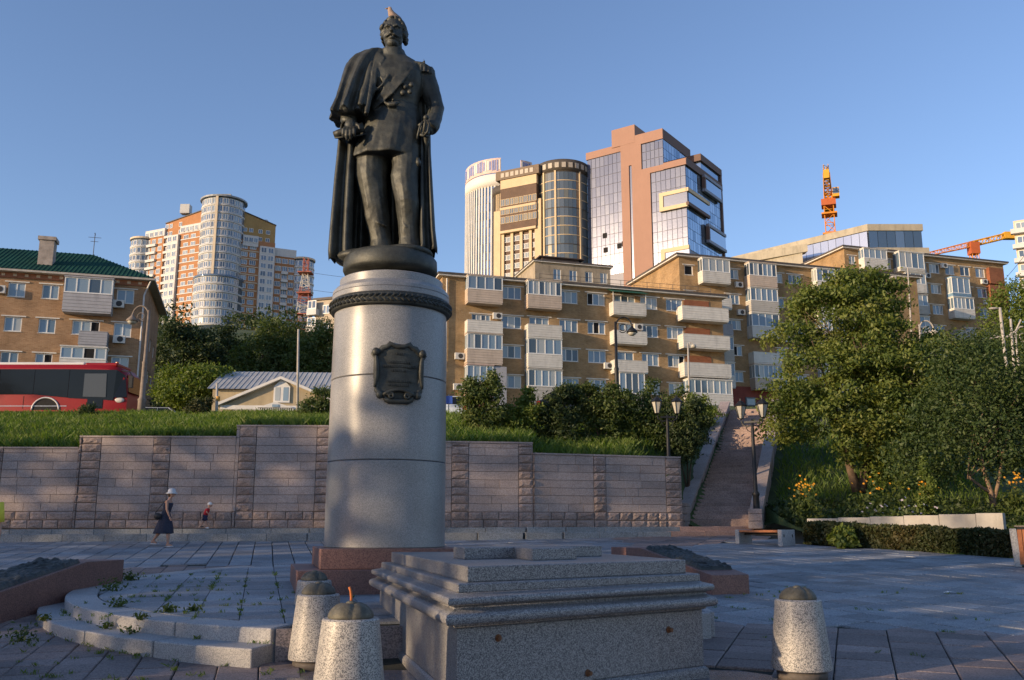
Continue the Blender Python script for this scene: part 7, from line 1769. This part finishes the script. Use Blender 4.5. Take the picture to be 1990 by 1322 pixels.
def c_parts(t,V,sc,ov):
    c, p = V('chest'), V('pel')
    mb = MB(); mb.loft([ov(p+Vector((0,0,.02))*sc,.155,.20,18),ov(p.lerp(c,.5),.15,.19,18),ov(c,.145,.19,18),ov(c+Vector((.02,0,.11))*sc,.12,.20,18),ov(V('neck')+Vector((-.01,0,-.04))*sc,.07,.08,18)])
    for s in ('l','r'): mb.tube([V('sh'+s),V('sh'+s).lerp(V('el'+s),.7)],[.075*sc,.07*sc],10)
    mb.build('shirt',redc,t,True); mb = MB(); mb.loft([ov(p+Vector((0,0,.06))*sc,.15,.20,18),ov(p+Vector((0,0,-.08))*sc,.16,.20,18)])
    for s in ('l','r'): mb.tube([V('hip'+s)+Vector((0,0,.05))*sc,V('hip'+s).lerp(V('knee'+s),.85)],[.12*sc,.115*sc],12)
    mb.build('shorts',nvy,t,True); h = V('head'); mb = MB(); mb.ball(h+Vector((-.01,0,.05))*sc,(.145*sc,.125*sc,.13*sc),14,8); mb.ball(h+Vector((.14,0,.05))*sc,(.10*sc,.09*sc,.015*sc),12,6); mb.build('cap',wcap,t,True)
    for s in ('l','r'): a = V('ank'+s); MB().ball(a+Vector((.05,0,-.06))*sc,(.13*sc,.055*sc,.045*sc),10,6).build('shoe',wcap if s == 'r' else bagm,t,True)
g1 = at(397,1028,30.75); person('small child in a red shirt, dark shorts and white cap on the steps',(g1.x,30.75,2.02),0,.52,J_c,c_parts)
J_y = dict(J_w); J_y.update(kneel=(.02,.09,.47),kneer=(.02,-.09,.47),ankl=(0,.10,.085),ankr=(.02,-.10,.085),chest=(.02,0,1.24),neck=(.03,0,1.44),head=(.06,0,1.57),shl=(.02,.19,1.36),shr=(.02,-.19,1.36),ell=(.0,.23,1.08),elr=(.03,-.23,1.08),wrl=(.04,.22,.85),wrr=(.09,-.22,.84))
yel_s = mat('yellow_shirt',(.62,.55,.06),.85,.1,20)
def y_parts(t,V,sc,ov):
    c, p = V('chest'), V('pel'); mb = MB(); mb.loft([ov(p+Vector((0,0,-.02))*sc,.14,.19,18),ov(p.lerp(c,.5),.125,.165,18),ov(c,.14,.19,18),ov(c+Vector((.0,0,.12))*sc,.11,.20,18),ov(V('neck')+Vector((-.01,0,-.05))*sc,.07,.08,18)])
    for s in ('l','r'): mb.tube([V('sh'+s)+Vector((0,0,.02))*sc,V('sh'+s).lerp(V('el'+s),.65)],[.075*sc,.07*sc],10)
    mb.build('shirt',yel_s,t,True); mb = MB(); mb.loft([ov(p+Vector((0,0,.03))*sc,.13,.18,18),ov(p+Vector((0,0,-.10))*sc,.14,.185,18)])
    for s in ('l','r'): mb.tube([V('hip'+s)+Vector((0,0,.05))*sc,V('knee'+s),V('ank'+s)],[.10*sc,.08*sc,.06*sc],12)
    mb.build('trousers',nvy,t,True); h = V('head'); MB().ball(h+Vector((-.02,0,.03))*sc,(.10*sc,.085*sc,.105*sc),12,8).build('hair',mat('brown_hair',(.06,.035,.02)),t,True)
    for s in ('l','r'): a = V('ank'+s); MB().ball(a+Vector((.05,0,-.05))*sc,(.14*sc,.05*sc,.045*sc),10,6).build('shoe',bagm,t,True)
gy = at(-48,1040,9.8); blk_z = .92
sb = thing('stone_step','low granite step at the left edge under the person in yellow','step',(gy.x-.2,9.8,9.8*SLOPE-.1)); bevel(MB().box(-.7,.2,-.6,.6,0,blk_z-(9.8*SLOPE-.1)).build('block',cgran,sb),.015,2)
person('person in a yellow shirt cut off by the left edge',(gy.x,9.8,blk_z),R(-90),1.0,J_y,y_parts)
# scrap of paper on the grey paving
pp = ground(1846,1153); MB().add([(-.11,-.04,.004),(.02,-.05,.02),(.11,-.03,.006),(.1,.05,.012),(-.02,.04,.03),(-.1,.05,.008)],[(0,1,4,5),(1,2,3,4)]); sc_ = MB(); sc_.add([(-.11,-.04,.004),(.02,-.05,.02),(.11,-.03,.006),(.1,.05,.012),(-.02,.04,.03),(-.1,.05,.008)],[(0,1,4,5),(1,2,3,4)]); tag(sc_.build('paper_scrap',mat('paper',(.7,.7,.7),.8,.05,5),None,False,(pp.x,pp.y,pp.z+.006)),'white scrap of paper lying on the grey paving','litter')
# ---- overhead wires
wire = mat('cable',(.03,.03,.035),.6)
def cable(label,a,b2,sag=.6):
    a, b2 = Vector(a), Vector(b2); pts = [a.lerp(b2,t)-Vector((0,0,sag*4*t*(1-t)))-a for t in np.linspace(0,1,14)]; tag(MB().tube(pts,.02,5).build('cable',wire,None,False,a),label,'cable','overhead wires')
cable('upper thin wire crossing the sky left of the pedestal',at(560,522,110),at(860,545,110)); cable('lower thin wire crossing the sky left of the pedestal',at(560,556,110),at(860,575,110))
for k,(ya,yb) in enumerate(((566,470),(590,520),(610,545))): cable(('highest','middle','lowest')[k]+' of the thin wires slanting at the far right',at(1930,ya,75),at(2010,yb,75),.2)
